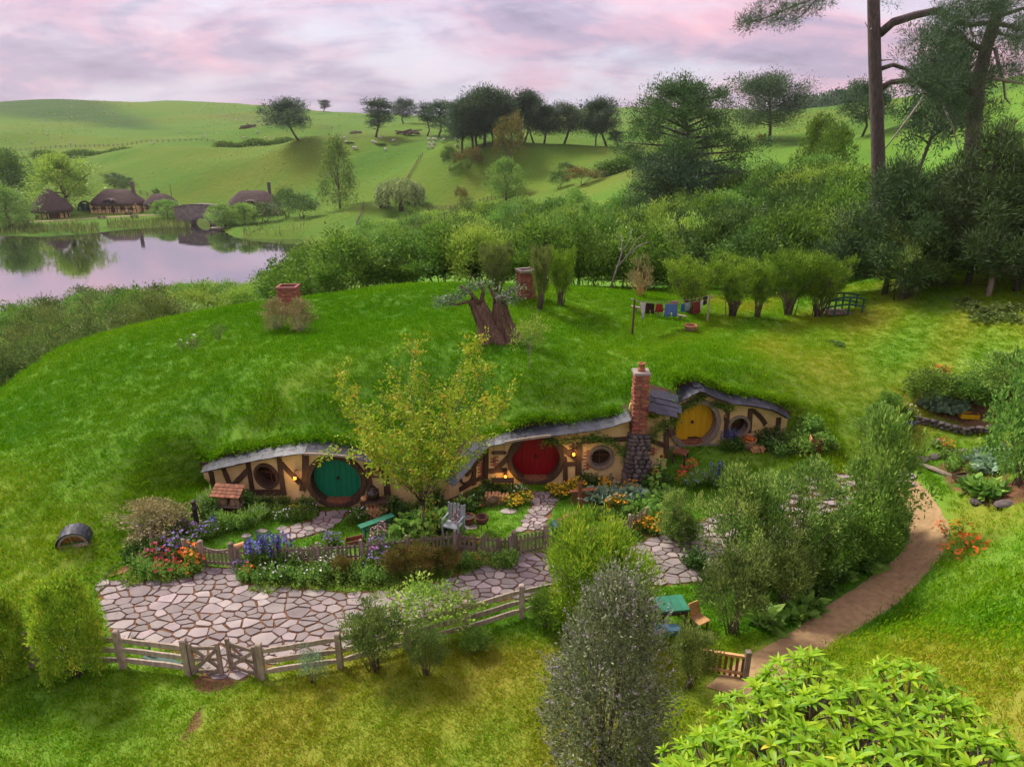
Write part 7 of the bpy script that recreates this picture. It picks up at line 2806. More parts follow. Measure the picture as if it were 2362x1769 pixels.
lim_x = [-200, 0, 250, 450, 600, 650, 700, 750, 900, 1100, 1300, 1400, 1500, 1600, 1700, 1800, 1900, 2000, 2362]
lim_y = [700, 688, 655, 645, 640, 605, 568, 540, 488, 455, 435, 425, 420, 405, 385, 350, 345, 360, 380]
q = np.random.default_rng(200)
pts = []
Y = 41.0
while Y < 190:
    w_ = 3.6 + (Y - 41) * .034
    X = -Y * .85
    while X < Y * .80:
        pts.append((X + q.normal(0, w_ * .22), Y + q.normal(0, w_ * .25), w_))
        X += w_ * 1.0
    Y += w_ * .8
nb = {k: 0 for k in TH}
skyl = np.full(2900, 2000.0)
PXs = np.array([p[0] for p in pts]); PYs = np.array([p[1] for p in pts])
PZs = H(PXs, PYs)
SDs = poly_sd(LAKE, PXs, PYs)
for (X, Y, w_), z, sdl in zip(pts, PZs, SDs):
    px, py, dep = to_px((X, Y, z))
    if px < -120 or px > 2420: continue
    if Y > np.interp(px, ymax_x, ymax_y) or sdl < 1.5: continue
    if px < 130 and Y < 46: continue
    if 2130 < px and Y < 52: continue
    h = w_ * q.uniform(.85, 1.25) * (1.0 if px < 1350 else 1.12)
    if px < 620: h *= .95
    tx_, ty_, _ = to_px((X, Y, z + h))
    if ty_ > np.interp(px, crest_x, crest_y) - 4: continue
    if ty_ < np.interp(px, lim_x, lim_y) + q.uniform(-8, 14): continue
    hw_ = int(w_ * .55 * FPX / dep)
    lo_, hi_ = max(0, int(px) + 200 - hw_), min(2899, int(px) + 200 + hw_)
    prof_ = ty_ + (py - ty_) * .55 * (np.abs(np.arange(lo_, hi_) - px - 200) / hw_) ** 2
    if (skyl[lo_:hi_] - prof_).max() < 9: continue
    skyl[lo_:hi_] = np.minimum(skyl[lo_:hi_], prof_ + 3)
    n1 = math.sin(X * .11 + 1.7) * math.cos(Y * .07) + .4 * math.sin(X * .31 + Y * .2)
    if px > 1380 and (Y < 75 or n1 > .2): kind = 'dark' if q.uniform() < .5 else ('mid' if q.uniform() < .6 else 'lime')
    elif px < 420: kind = q.choice(['olive', 'mid', 'olive', 'pale'])
    else: kind = q.choice(['pale', 'pale', 'lime', 'lime', 'olive', 'mid'] if n1 > -.2 else ['mid', 'pale', 'mid', 'lime', 'dark'])
    if kind == 'dark' and px < 1380: kind = 'mid'
    kind = str(kind)
    nb[kind] += 1
    plant('thicket_bush', TH[kind][nb[kind] % len(TH[kind])], (X, Y, z - h * .16), (w_ * q.uniform(1.1, 1.45), w_ * q.uniform(1.1, 1.4), h), thicket_label(kind, px), 'bush', thicket_label(kind, px), float(q.uniform(0, 6.28)))
print('thicket', nb)

# ------------------------------------------------------------------ pines
def pine_proto(seed, mat, n=3600, limbs=16, cb=.38, width=.36, leaf=.035, lean=.05, flat=.45, top='umbrella', bare=0, trunk_r=.022, clr=.075, layered=False):
    q = np.random.default_rng(seed)
    m = MB()
    bend = q.normal(0, lean, (6, 2)).cumsum(0) * .6
    tp = [np.array([bend[i][0] if i else 0, bend[i][1] if i else 0, (i / 5) * .93]) for i in range(6)]
    tp[0][2] = -.03
    m.tube([tuple(p) for p in tp], list(np.linspace(trunk_r, trunk_r * .3, 6)), 8)

    def tpos(z):
        k = min(4, int(z / .93 * 5)); f = z / .93 * 5 - k
        return tp[k] + (tp[k + 1] - tp[k]) * f
    C, R_ = [], []
    for i in range(limbs):
        z = cb + (.95 - cb) * (i + q.uniform(0, 1)) / limbs * .95
        u = (z - cb) / (.95 - cb)
        prof = {'umbrella': .75 + .6 * math.sin(math.pi * min(1, u * .9 + .12)) - .75 * u ** 4, 'cone': 1.15 - u * 1.0, 'ragged': q.uniform(.35, 1.15) * (1.1 - .5 * u)}[top]
        L_ = width * prof * q.uniform(.7, 1.1)
        a = i * 2.4 + q.normal(0, .3)
        p0 = tpos(min(z * .93, .92))
        d = np.array([math.cos(a), math.sin(a), (.28 + .5 * u) if not layered else .08 + .45 * u * u + q.normal(0, .1)])
        p1 = p0 + d * L_ * .5
        p2 = p1 + np.array([d[0], d[1], d[2] * .4 + .05]) * L_ * .5
        m.tube([tuple(p0), tuple(p1), tuple(p2)], [trunk_r * .42, trunk_r * .28, trunk_r * .1], 5)
        if i < bare: continue
        for f in ((.45, .68, .88, 1.05) if not layered else (.5, .62, .74, .86, .96, 1.06)):
            if q.uniform() < .82:
                c = p0 + (p2 - p0) * f + q.normal(0, .025, 3)
                C.append(c); R_.append(clr * q.uniform(.7, 1.35) * (.7 + .4 * f))
                if q.uniform() < .5:
                    C.append(c + np.array([-d[1], d[0], 0]) * q.uniform(-.1, .1) + [0, 0, q.uniform(-.02, .04)]); R_.append(clr * q.uniform(.6, 1.1))
    C.append(tp[-1]); R_.append(clr)
    C, R_ = np.array(C), np.array(R_)
    per = max(8, n // len(C))
    ix = np.repeat(np.arange(len(C)), per)
    off = q.normal(0, 1, (len(ix), 3)) * R_[ix][:, None] * [.75, .75, flat]
    P = C[ix] + off
    D = unit(off) + [0, 0, .55] + q.normal(0, .4, (len(ix), 3))
    tint = .45 + q.normal(0, .2, len(ix)) + q.normal(0, .15, len(C))[ix]
    return [('trunk', m.mesh('trunk', bark_pine, True)), ('crown', leaf_mesh('crown', P, D, leaf * q.uniform(.6, 1.3, len(ix)), tint, mat, .3, q))]


PINE = {
    'umb': pine_proto(301, L_pine, 11000, 24, .30, .32, .036, flat=.8, clr=.066),
    'umb2': pine_proto(302, L_pine, 11000, 26, .26, .30, .036, flat=.8, clr=.066),
    'tall': pine_proto(303, L_pine, 12000, 32, .30, .25, .036, .03, flat=.8, clr=.068),
    'tall2': pine_proto(304, L_pine, 12000, 34, .26, .24, .036, .04, flat=.8, clr=.066),
    'rag': pine_proto(305, L_pine, 5000, 22, .16, .36, .045, .04, .3, 'ragged', 3),
    'rag2': pine_proto(306, L_pine, 4500, 20, .25, .33, .045, .05, .3, 'ragged', 4),
    'near': pine_proto(307, L_pine2, 52000, 52, .2, .36, .016, .07, .5, 'umbrella', 7, .02, .036, True),
    'near2': pine_proto(308, L_pine, 26000, 34, .22, .36, .026, .05, .65, 'umbrella', 1, .02, .078),
}
far_pines = [('umb', 690, 331, 227, 100, 'rounded pine alone in the pasture above the cut hedge'), ('rag', 746, 260, 229, 34, 'tiny wind-bent tree on the far ridge'), ('rag', 866, 318, 222, 88, 'ragged black-topped pine in the pasture'),
             ('umb2', 932, 297, 227, 56, 'round-topped pine behind the ragged pines'), ('rag2', 985, 322, 236, 62, 'thin spiky pine next to the pine grove'), ('rag', 1010, 322, 227, 80, 'spiky dark pine at the edge of the grove'),
             ('tall', 1066, 343, 232, 92, 'dense pine at the near edge of the grove'), ('tall2', 1092, 350, 215, 100, 'tall pine with bare trunk in the grove'), ('tall', 1118, 352, 200, 120, 'tallest pine in the middle of the grove'),
             ('tall2', 1140, 350, 206, 110, 'broad-crowned tall pine in the grove'), ('umb2', 1160, 350, 216, 110, 'dark pine leaning in the grove'), ('tall', 1100, 346, 228, 100, 'lower pine filling the grove'), ('rag2', 1208, 328, 207, 74, 'sparse tall pine beside the grove'),
             ('umb', 1232, 330, 212, 70, 'pine with a thin crown beside the grove'), ('tall2', 1255, 326, 240, 82, 'dense dark pine beyond the grassy knoll'), ('umb2', 1300, 346, 236, 96, 'forked pine on the grassy knoll'),
             ('tall', 1373, 354, 232, 62, 'slim pine of the pair past the knoll'), ('umb', 1400, 356, 226, 96, 'broad pine of the pair past the knoll'), ('umb2', 1180, 344, 240, 76, 'squat pine hidden in the grove'), ('rag', 1425, 352, 300, 50, 'low scrubby pine below the pair')]
for kn, px, by, ty, w, lb in far_pines:
    p = np.array(at_y(px, by, 250))
    d_ = {690: 300, 746: 700, 866: 312, 932: 380, 985: 318, 1010: 310}.get(px, 248)
    p = np.array(at_y(px, by, d_)); p[2] = Hs(p[0], p[1])
    px_plant('pine_tree', PINE[kn], px, by, ty, w / .72, lb, 'pine tree', 'pines in the pasture', None, p)


def mid_pine(kn, px, by, ty, w, Y, lb, rz=None, label_cat='pine tree'):
    p = np.array(at_y(px, by, Y)); p[2] = Hs(p[0], p[1])
    return px_plant('pine_tree', PINE[kn], px, by, ty, w / .8, lb, label_cat, None, rz, p)


mid_pine('near', 1585, 470, 150, 270, 105, 'large gnarled pine with bare inner limbs rising over the thicket', .9)
mid_pine('near2', 1775, 330, 168, 155, 180, 'broad dark pine alone on the green shoulder')
mid_pine('umb2', 1990, 300, 178, 110, 150, 'dark pine half hidden behind the big bare trunk')
mid_pine('umb', 2130, 260, 60, 170, 75, 'bushy pine behind the leaning trunk', 1.0)
mid_pine('near2', 1560, 450, 345, 190, 100, 'low spreading pine bough under the gnarled pine', 2.0)

# ---- big bare-stemmed pine
def pt(px, py, Y): return Vector(at_y(px, py, Y))


def needle_sprays(C, Rr, per, size, mat, q, flat=.6, asp=.12):
    C = np.array(C); ix = np.repeat(np.arange(len(C)), per)
    Rr = np.broadcast_to(np.asarray(Rr, float), (len(C),))
    off = q.normal(0, 1, (len(ix), 3)) * Rr[ix][:, None] * [.7, .7, flat]
    D = unit(off) * .9 + [0, 0, .5] + q.normal(0, .35, (len(ix), 3))
    tint = .45 + q.normal(0, .2, len(ix)) + q.normal(0, .15, len(C))[ix]
    return leaf_mesh('crown', C[ix] + off, D, size * q.uniform(.6, 1.3, len(ix)), tint, mat, asp, q)


q = np.random.default_rng(400)
bx = pt(2022, 590, 43)
bz = Hs(bx.x, bx.y)
base = Vector((bx.x, bx.y, bz))
t = tag(empty('tall_pine', base), 'tall pine with a bare purplish trunk and dead grey branches', 'pine tree')
tr_ = [Vector((bx.x, bx.y, bz - .3)) - base] + [pt(*a, 43) - base for a in ((2028, 480), (2026, 370), (2022, 250), (2018, 150), (2016, 60), (2014, -40), (2010, -160), (2008, -330))]
MB().tube(tr_, [.44, .39, .37, .35, .335, .32, .30, .28, .2], 14).build('trunk', bark_pine, t, True)
limbs_ = ([(2030, 78), (2060, 52), (2110, 36), (2165, 24), (2195, 45), (2235, 58), (2290, 52), (2370, 70), (2460, 60)], .24), ([(2030, 205), (2055, 190), (2090, 186), (2110, 184), (2140, 205), (2175, 240), (2205, 275), (2195, 310)], .17), \
    ([(2030, 160), (2060, 150), (2090, 160), (2120, 190), (2160, 215), (2180, 228)], .13), ([(2140, 205), (2120, 240), (2090, 280), (2060, 320), (2040, 345)], .08), ([(2175, 240), (2200, 300), (2210, 345), (2222, 350)], .06), ([(2110, 184), (2120, 200), (2110, 215)], .06), \
    ([(2290, 52), (2310, 80), (2370, 100)], .09), ([(2235, 58), (2245, 85), (2290, 75), (2360, 88)], .08), ([(2020, -60), (1960, -40), (1890, -8), (1830, 15), (1770, 40), (1720, 55)], .09), ([(1890, -8), (1850, 35), (1825, 55)], .05), ([(2020, 60), (2005, 70), (1995, 52)], .05), ([(2030, 140), (2060, 138)], .05)
for pts_, r0 in limbs_:
    k = len(pts_)
    dy = np.cumsum(q.normal(0, .25, k))
    MB().tube([pt(a[0], a[1], 43 + (dy[i] if i else 0)) - base for i, a in enumerate(pts_)], list(np.linspace(r0, r0 * .35, k)), 8).build('branch', bark_pine if r0 > .1 else bark_grey, t, True)
C = [pt(a + q.normal(0, 8), b + q.normal(0, 8), 43 + q.normal(0, .5)) - base for a, b in ((1720, 45), (1735, 55), (1760, 35), (1780, 30), (1800, 18), (1820, 12), (1745, 20), (1790, 50), (1825, 55), (1835, 40), (1860, 8), (1875, 2), (1880, -20), (1905, -30), (1850, -15), (1810, -5), (1775, 8), (1715, 60), (1885, 15),
                                                                                          (2362, 70), (2390, 60), (2420, 50), (2350, 95), (2340, 78), (2380, 90), (1940, -60), (2080, -120), (2000, -200), (1950, -180), (2060, -220))]
link('crown', needle_sprays(C, .3, 420, .2, L_pine, q), t)

# ---- leaning pine at the frame's edge, with its crown
bx = pt(2235, 480, 39)
base = Vector((bx.x, bx.y, Hs(bx.x, bx.y)))
t = tag(empty('leaning_pine', base), 'thick leaning pine trunk with hanging boughs above the dark conifers', 'pine tree')
tr_ = [Vector((0, 0, -.3))] + [pt(*a, 39) - base for a in ((2240, 380), (2248, 270), (2258, 180), (2275, 110), (2298, 40), (2330, -60), (2350, -200))]
MB().tube(tr_, [.42, .39, .36, .33, .30, .27, .24, .18], 14).build('trunk', bark_pine, t, True)
for pts_, r0 in (([(2295, 110), (2305, 160), (2315, 190), (2318, 225), (2330, 240)], .1), ([(2250, 230), (2200, 170), (2150, 140), (2120, 120)], .13), ([(2270, 120), (2220, 90), (2170, 70)], .12), ([(2300, 40), (2360, 20), (2420, 30)], .12), ([(2280, 180), (2340, 190), (2400, 200)], .1)):
    MB().tube([pt(a[0], a[1], 39 + .15 * i) - base for i, a in enumerate(pts_)], list(np.linspace(r0, r0 * .35, len(pts_))), 7).build('branch', bark_grey if r0 < .11 else bark_pine, t, True)
C = []
for cx0, cy0, sx_, sy_, n_ in ((2160, 95, 36, 30, 26), (2150, 160, 30, 35, 24), (2210, 55, 40, 30, 22), (2320, 30, 50, 28, 22), (2190, 190, 40, 22, 16), (2330, 170, 40, 25, 16), (2260, 20, 40, 25, 14), (2120, 190, 22, 18, 8), (2350, 110, 30, 30, 12), (2285, 45, 30, 30, 16), (2250, 250, 45, 25, 16), (2200, 250, 40, 22, 12)):
    for _ in range(n_): C.append(pt(cx0 + q.normal(0, sx_), cy0 + q.normal(0, sy_), 38.4 + q.normal(0, 1.4)) - base)
link('crown', needle_sprays(C, .33, 230, .2, L_pine, q), t)

# ---- dark young conifers under them
def conifer(px, by, ty, Y, wpx, lb, seed):
    q = np.random.default_rng(seed)
    b0 = pt(px, by, Y)
    base = Vector((b0.x, b0.y, Hs(b0.x, b0.y)))
    h = at_y(px, ty, Y)[2] - base.z
    tdep = Y / ray(px, by)[1]
    w = wpx * tdep / FPX
    t = tag(empty('young_conifer', base), lb, 'conifer')
    m = MB()
    m.tube([(0, 0, -.2), (.05, 0, h * .5), (0, 0, h * .95)], [.14, .09, .03], 8)
    C = []
    for i in range(34):
        z = h * (.06 + .9 * (i + q.uniform()) / 34)
        L_ = w * .55 * (1.08 - (z / h) ** 1.6) * q.uniform(.6, 1.1)
        a = i * 2.4 + q.normal(0, .2)
        d = np.array([math.cos(a), math.sin(a), .25])
        p0 = np.array([0, 0, z * .92]); p2 = p0 + d * L_
        m.tube([tuple(p0), tuple((p0 + p2) / 2 - [0, 0, .05]), tuple(p2)], [.05, .035, .012], 5)
        for f in np.linspace(.3, 1.02, max(3, int(L_ / .35))):
            C.append(p0 + (p2 - p0) * f + q.normal(0, .16, 3) + [0, 0, .05])
            if f > .5: C.append(p0 + (p2 - p0) * f + np.array([-d[1], d[0], .1]) * q.normal(0, .4))
    m.build('trunk', bark_pine, t, True)
    link('crown', needle_sprays(C, .3, 120, .3, L_dkpine, q, .8, .10), t)


L_dkpine = L('needle_dark', (.018, .038, .011), (.036, .066, .017), (.068, .112, .028), .12, .1)
conifer(2235, 640, 268, 33, 300, 'dense black-green conifer filling the bank under the leaning pine', 501)
conifer(2050, 625, 352, 34, 270, 'dark spreading conifer at the foot of the bare-trunked pine', 502)
conifer(2345, 665, 330, 31, 240, 'dark conifer bough reaching over the wooden post', 503)
conifer(2150, 610, 380, 37, 240, 'dark conifer between the two big pine trunks', 504)

# ------------------------------------------------------------------ far trees and hedges
DEC = {'mid': bush_proto(600, L_mid, bark_m, 9000, 130, .04, 'tallbush', .5, .3, .09, .5, 8, .12, .2, .03),
       'lime': bush_proto(601, L_willow2, bark_m, 9000, 130, .04, 'tallbush', .5, .3, .09, .5, 8, .12, .2, .03),
       'bright': bush_proto(602, L_willow, bark_m, 9000, 130, .038, 'tallbush', .5, .2, .09, .5, 8, .14, .2, .03),
       'cone': bush_proto(603, L('leaf_poplar', (.06, .10, .02), (.11, .17, .03), (.19, .25, .045), .3), bark_m, 5200, 120, .04, 'cone', .5, .2, .09, .5, 8, .08, .2, .025),
       'dark': bush_proto(604, L_dark, bark_m, 3400, 80, .05, 'round', .5, .3, .11, .6, 6, .05),
       'brown': bush_proto(605, L_red, bark_m, 3000, 80, .05, 'round', .5, .3, .11, .6, 6, .05)}


def weeping(seed):
    q = np.random.default_rng(seed)
    n = 120
    d = sphere_dirs(n, q, -.1)
    top = d * [.42, .42, .3] + [0, 0, .62]
    P, D = [], []
    for c in top:
        L_ = q.uniform(.25, .55) * (c[2] - .05)
        for v in np.linspace(0, 1, 42):
            P.append(c + np.array([c[0] * .12 * v, c[1] * .12 * v, -L_ * v * 1.4]) + q.normal(0, .025, 3)); D.append(np.array([q.normal(0, .4), q.normal(0, .4), -1]))
    P = np.array(P); P[:, 2] = np.maximum(P[:, 2], .03)
    m = MB().tube([(0, 0, -.03), (.01, 0, .3), (0, 0, .65)], [.05, .04, .02], 8)
    for i in range(8):
        c = top[i * 8]
        m.tube([(0, 0, .35), (c[0] * .4, c[1] * .4, .5), tuple(c * .85)], [.02, .012, .005], 5)
    return [('trunk', m.mesh('trunk', bark_m, True)), ('crown', leaf_mesh('crown', P, np.array(D), .075, .5 + q.normal(0, .25, len(P)), L_weep, .3, q))]


L_weep = L('leaf_weeping', (.12, .165, .05), (.20, .26, .085), (.30, .36, .13), .3)
DEC['weep'] = weeping(610)


def far_tree(kn, px, by, ty, w, Y, lb, cat='tree', name='field_tree', group=None):
    p = np.array(at_y(px, by, Y)); p[2] = Hs(p[0], p[1])
    o = px_plant(name, DEC[kn], px, by, ty, w / .9, lb, cat, group, None, p)
    return o


far_tree('cone', 785, 482, 312, 92, 236, 'tall tapering poplar on the lake bank')
far_tree('weep', 925, 482, 402, 106, 224, 'pale weeping willow near the cart track')
far_tree('bright', 1168, 456, 362, 80, 214, 'fresh green young tree on the field edge')
far_tree('mid', 33, 470, 346, 110, 262, 'dark round tree behind the thatched round hut')
far_tree('lime', 157, 486, 356, 140, 250, 'big yellow-green tree beside the thatched inn')
far_tree('bright', 26, 534, 430, 112, 218, 'bright round-headed tree at the lake shore')
far_tree('bright', 388, 502, 460, 62, 240, 'small leafy tree at the bridge end')
for px, by, ty, w, Y, kn, lb in ((262, 426, 400, 46, 285, 'dark', 'round dark bush on the slope above the inn'), (290, 436, 408, 40, 280, 'dark', 'dark bush beside the one above the inn'), (277, 448, 415, 44, 272, 'dark', 'grey-green bush just above the inn roof'), (362, 452, 436, 18, 268, 'dark', 'small bush behind the small thatched hut'),
                                 (520, 524, 470, 78, 222, 'bright', 'leafy tree over the mill jetty'), (566, 522, 468, 70, 222, 'bright', 'leafy tree beside the mill'), (612, 514, 470, 80, 226, 'dark', 'dark bush in front of the mill'), (664, 500, 436, 66, 236, 'dark', 'dark round bush at the mill gable'),
                                 (700, 513, 450, 78, 226, 'dark', 'large dark round bush on the mill green'), (1064, 461, 432, 30, 224, 'brown', 'small brown bush by the field fence'), (1082, 377, 340, 66, 236, 'brown', 'rounded brown-green tree at the foot of the grove'),
                                 (1036, 362, 338, 40, 240, 'dark', 'dark bush in the hollow by the grove'), (1306, 396, 376, 40, 220, 'dark', 'dark low bush on the knoll slope'), (1292, 440, 395, 50, 200, 'dark', 'dark pointed bush at the end of the field'), (1345, 425, 385, 80, 190, 'brown', 'bronze hedge bush by the field fence'),
                                 (880, 345, 330, 26, 300, 'mid', 'tiny bush in the sheep pasture'), (806, 343, 328, 26, 300, 'mid', 'small round bush in the sheep pasture'), (915, 341, 334, 22, 300, 'brown', 'tiny bronze bush in the sheep pasture'), (1885, 355, 265, 90, 120, 'mid', 'leafy tree on the green shoulder'), (1930, 345, 285, 90, 110, 'mid', 'bright bushy tree below the bare trunk'),
                                 (1756, 335, 310, 26, 175, 'brown', 'small grey bush under the lone dark pine'), (1175, 370, 262, 70, 232, 'brown', 'olive-brown round tree in front of the grove')):
    far_tree(kn, px, by, ty, w, Y, lb, 'bush' if 'bush' in lb else 'tree', 'field_bush' if 'bush' in lb else 'field_tree')


def hedge(px0, py0, px1, py1, Y0, Y1, h, lb, n):
    q = np.random.default_rng(int(px0) + 9)
    a, b = np.array(at_y(px0, py0, Y0)), np.array(at_y(px1, py1, Y1))
    a[2], b[2] = Hs(a[0], a[1]), Hs(b[0], b[1])
    u = q.uniform(0, 1, n)
    X = a + (b - a) * u[:, None]
    X[:, 2] = H(X[:, 0], X[:, 1])
    hh = h * (.85 + .2 * np.sin(u * 19)) * np.sqrt(np.clip(np.minimum(u, 1 - u) * 30 + .25, 0, 1))
    off = q.normal(0, 1, (n, 3)) * [h * .3, h * .3, 0]
    P = X + off + np.c_[np.zeros((n, 2)), hh * q.uniform(.05, 1, n) ** .7] - a
    t = tag(empty('field_hedge', a), lb, 'hedge')
    link('foliage', leaf_mesh('foliage', P, q.normal(0, .6, (n, 3)) + [0, 0, .7], h * .2, .5 + q.normal(0, .2, n), L_mid, .6, q), t)
    m = MB()
    for k in range(24):
        c = a + (b - a) * (k + .5) / 24
        z = Hs(c[0], c[1])
        m.tube([(c[0] - a[0], c[1] - a[1], z - a[2] - .2), (c[0] - a[0], c[1] - a[1], z - a[2] + h * .7)], .1, 4)
    m.build('stems', bark_m, t)


hedge(498, 352, 712, 350, 345, 352, 3.6, 'clipped dark hedge block across the pasture', 5200)
hedge(78, 384, 352, 364, 335, 345, 3.2, 'long dark hedge behind the lakeside trees', 5200)
hedge(1385, 418, 1448, 408, 195, 200, 3.4, 'short clipped hedge at the end of the field', 2200)
# far wood on the horizon
q = np.random.default_rng(611)
n = 5200
u = q.uniform(0, 1, n)
X = np.stack([np.interp(u, [0, 1], [at_y(1850, 245, 560)[0], at_y(2010, 240, 470)[0]]), np.interp(u, [0, 1], [560, 470])], 1) + q.normal(0, 10, (n, 2))
hh = 12 * (.6 + .4 * np.abs(np.sin(u * 31))) * q.uniform(.1, 1, n)
P = np.c_[X, H(X[:, 0], X[:, 1]) + hh]
o = link('far_woodland', leaf_mesh('far_woodland', P, q.normal(0, .6, (n, 3)) + [0, 0, .8], 2.0, .4 + q.normal(0, .2, n), L_pine, .5, q))
tag(o, 'distant bluish wood along the ridge', 'woodland', kind='stuff')

# reeds at the far shore
q = np.random.default_rng(612)
P = []
for x0, x1, y0, n in ((60, 228, 542, 900), (250, 440, 531, 900), (560, 720, 549, 500), (-100, 60, 547, 300)):
    for k in range(n):
        px = q.uniform(x0, x1)
        g_ = at_z(px, y0 + q.uniform(-14, 2) - (px - x0) * .02, WATER_Z)
        P.append((g_[0], g_[1], max(WATER_Z, Hs(g_[0], g_[1])) if k % 6 == 0 else WATER_Z + .1))
P = np.array(P)
o = link('reeds', leaf_mesh('reeds', P, np.c_[q.normal(0, .2, (len(P), 2)), np.ones(len(P))], q.uniform(1.0, 2.6, len(P)), .5 + q.normal(0, .25, len(P)), L_olive, .12, q))
tag(o, 'tall green reeds fringing the far lake shore', 'reeds', kind='stuff')

# rough tussocks that give the far pasture its grain
q = np.random.default_rng(613)
n = 26000
tx_, ty_ = q.uniform(-.78, .45, n), np.exp(q.uniform(math.log(215), math.log(820), n))
X = tx_ * ty_
k = (np.sin(X * .05 + ty_ * .021) + np.sin(X * .13 - ty_ * .05 + 2) * .7 + q.normal(0, .55, n) > .55) & (poly_sd(LAKE, X, ty_) > 6)
X, Y = X[k], ty_[k]
sz = q.uniform(.2, .5, len(X)) * (1 + (Y - 215) / 420)
P = np.c_[X, Y, H(X, Y) - .05]
L_tuss = L('tussock', (.13, .20, .03), (.19, .26, .04), (.27, .31, .07), .2, 0, .8)
o = link('pasture_grass', leaf_mesh('pasture_grass', P, np.c_[q.normal(0, .5, (len(P), 2)), np.ones(len(P)) * .7], sz, .5 + q.normal(0, .3, len(P)), L_tuss, 1.3, q))
tag(o, 'rough grass tussocks dotting the far pastures', 'grass', kind='stuff')
# ------------------------------------------------------------------ lakeside hamlet
def thatched(name, px, py, Y, w, d, wall_h, roof_h, rz, label, chimney=False, arches=3, conic=False):
    p = np.array(at_y(px, py, Y)); p[2] = Hs(p[0], p[1])
    t = tag(empty(name, p, rz), label, 'house', 'thatched buildings across the lake')
    if conic:
        MB().lathe([(w * .40, -.5), (w * .40, wall_h)], n=18).build('wall', plaster, t)
    else:
        MB().box((0, 0, wall_h / 2 - .3), (w * .88, d * .82, wall_h + .6)).build('wall', plaster, t)
    prof = [(1.0, -.16), (1.04, -.02), (.98, .10), (.80, .34), (.58, .58), (.36, .80), (.14, .96), (.02, 1.0)]
    V, F, k = [], [], 28
    for r_, z in prof:
        for i in range(k):
            a = 2 * math.pi * i / k
            e = .5 if not conic else 1.0
            cx_, sx_ = math.copysign(abs(math.cos(a)) ** e, math.cos(a)), math.copysign(abs(math.sin(a)) ** e, math.sin(a))
            ridge = 0 if conic else max(0, (w - d) / 2 * .85)
            xx = cx_ * (d / 2 * r_ + (0 if conic else ridge * 1.0)) if not conic else cx_ * w / 2 * r_
            yy = sx_ * (d / 2 if not conic else w / 2) * r_
            V.append((xx, yy, wall_h + z * roof_h + .05 * math.sin(i * 2.3 + z * 9)))
    for j in range(len(prof) - 1):
        for i in range(k):
            a, b = j * k + i, j * k + (i + 1) % k
            F.append((a, b, b + k, a + k))
    F.append(tuple(range(len(V) - k, len(V))))
    MB().add(V, F).build('thatch_roof', thatch_m, t, False)
    if conic:
        for i in range(9):
            a = -math.pi * (i + .5) / 9
            MB().bar((w * .41 * math.cos(a), w * .41 * math.sin(a), 0), (w * .41 * math.cos(a), w * .41 * math.sin(a), wall_h), .3, .3, up=(0, 1, 0)).build('beam', wood_dark, t)
        MB().lathe([(w * .12, 0), (w * .12, wall_h * .8)], (w * .12, -w * .31, 0), 12).build('door', wood_dark, t)
    else:
        n = arches * 2 + 2
        for i in range(n + 1):
            x = -w * .44 + w * .88 * i / n
            MB().box((x, -d * .415, wall_h / 2), (.22, .16, wall_h)).build('beam', wood_dark, t)
        for z in (wall_h * .45, wall_h * .92): MB().box((0, -d * .413, z), (w * .86, .12, .2)).build('beam', wood_dark, t)
        for i in range(arches):
            x = -w * .44 + w * .88 * (i + .5) / arches
            r_ = w * .88 / arches * .22
            arc = [(x + r_ * math.cos(a), -d * .425, wall_h * .42 + r_ * 1.2 * math.sin(a)) for a in np.linspace(0, math.pi, 10)] + [(x - r_, -d * .425, .1 if i == arches // 2 else wall_h * .3), (x + r_, -d * .425, .1 if i == arches // 2 else wall_h * .3)]
            nm = 'door' if i == arches // 2 else 'window'
            o = MB().add(arc + [(a, b - .06, c) for a, b, c in arc], [tuple(range(11, -1, -1)), tuple(range(12, 24))] + [(q_, (q_ + 1) % 12, 12 + (q_ + 1) % 12, 12 + q_) for q_ in range(12)]).build(nm, wood_dark, t)
            if nm == 'window':
                MB().lathe([(r_ * .75, 0), (r_ * .75, .04)], (x, -d * .425 - .05, wall_h * .46), 14, Matrix.Rotation(R(90), 3, 'X')).build('pane', glass_dark, o)
        # eyebrow over the middle
        V, F = [], []
        for j, (rr, yy) in enumerate(((1.0, -d * .56), (.75, -d * .38), (.3, -d * .2))):
            for a in np.linspace(0, math.pi, 11):
                V.append((w * .12 * rr * math.cos(a) * 1.2, yy, wall_h + roof_h * .02 + j * roof_h * .16 + roof_h * .34 * rr * math.sin(a)))
        for j in range(2):
            for i in range(10): F.append((j * 11 + i, j * 11 + i + 1, j * 11 + 12 + i, j * 11 + 11 + i))
        MB().add(V, F).build('dormer', thatch_m, t)
    if chimney:
        MB().box((w * .3, d * .1, wall_h + roof_h * .9), (.9, .9, roof_h * 1.2)).build('chimney', fieldstone_m, t)
        MB().box((w * .3, d * .1, wall_h + roof_h * 1.53), (1.1, 1.1, .25)).build('chimney_cap', fieldstone_m, t)
    return t


thatched('round_hut', 125, 506, 240, 12.0, 12.0, 2.7, 6.2, .2, 'round thatched hut with a tall conical roof by the lake', conic=True)
thatched('thatched_inn', 277, 489, 253, 18.0, 10.0, 3.0, 4.4, 0, 'long thatched inn with arched timber front beside the yellow-green tree', True, 5)
thatched('thatched_hut', 374, 486, 255, 11.5, 7.5, 2.3, 3.4, 0, 'small low thatched hut between the inn and the bridge', False, 3)
thatched('mill_house', 588, 490, 246, 18.0, 10.0, 3.2, 4.4, .12, 'thatched mill with an eyebrow dormer and stone chimney past the bridge', True, 3)
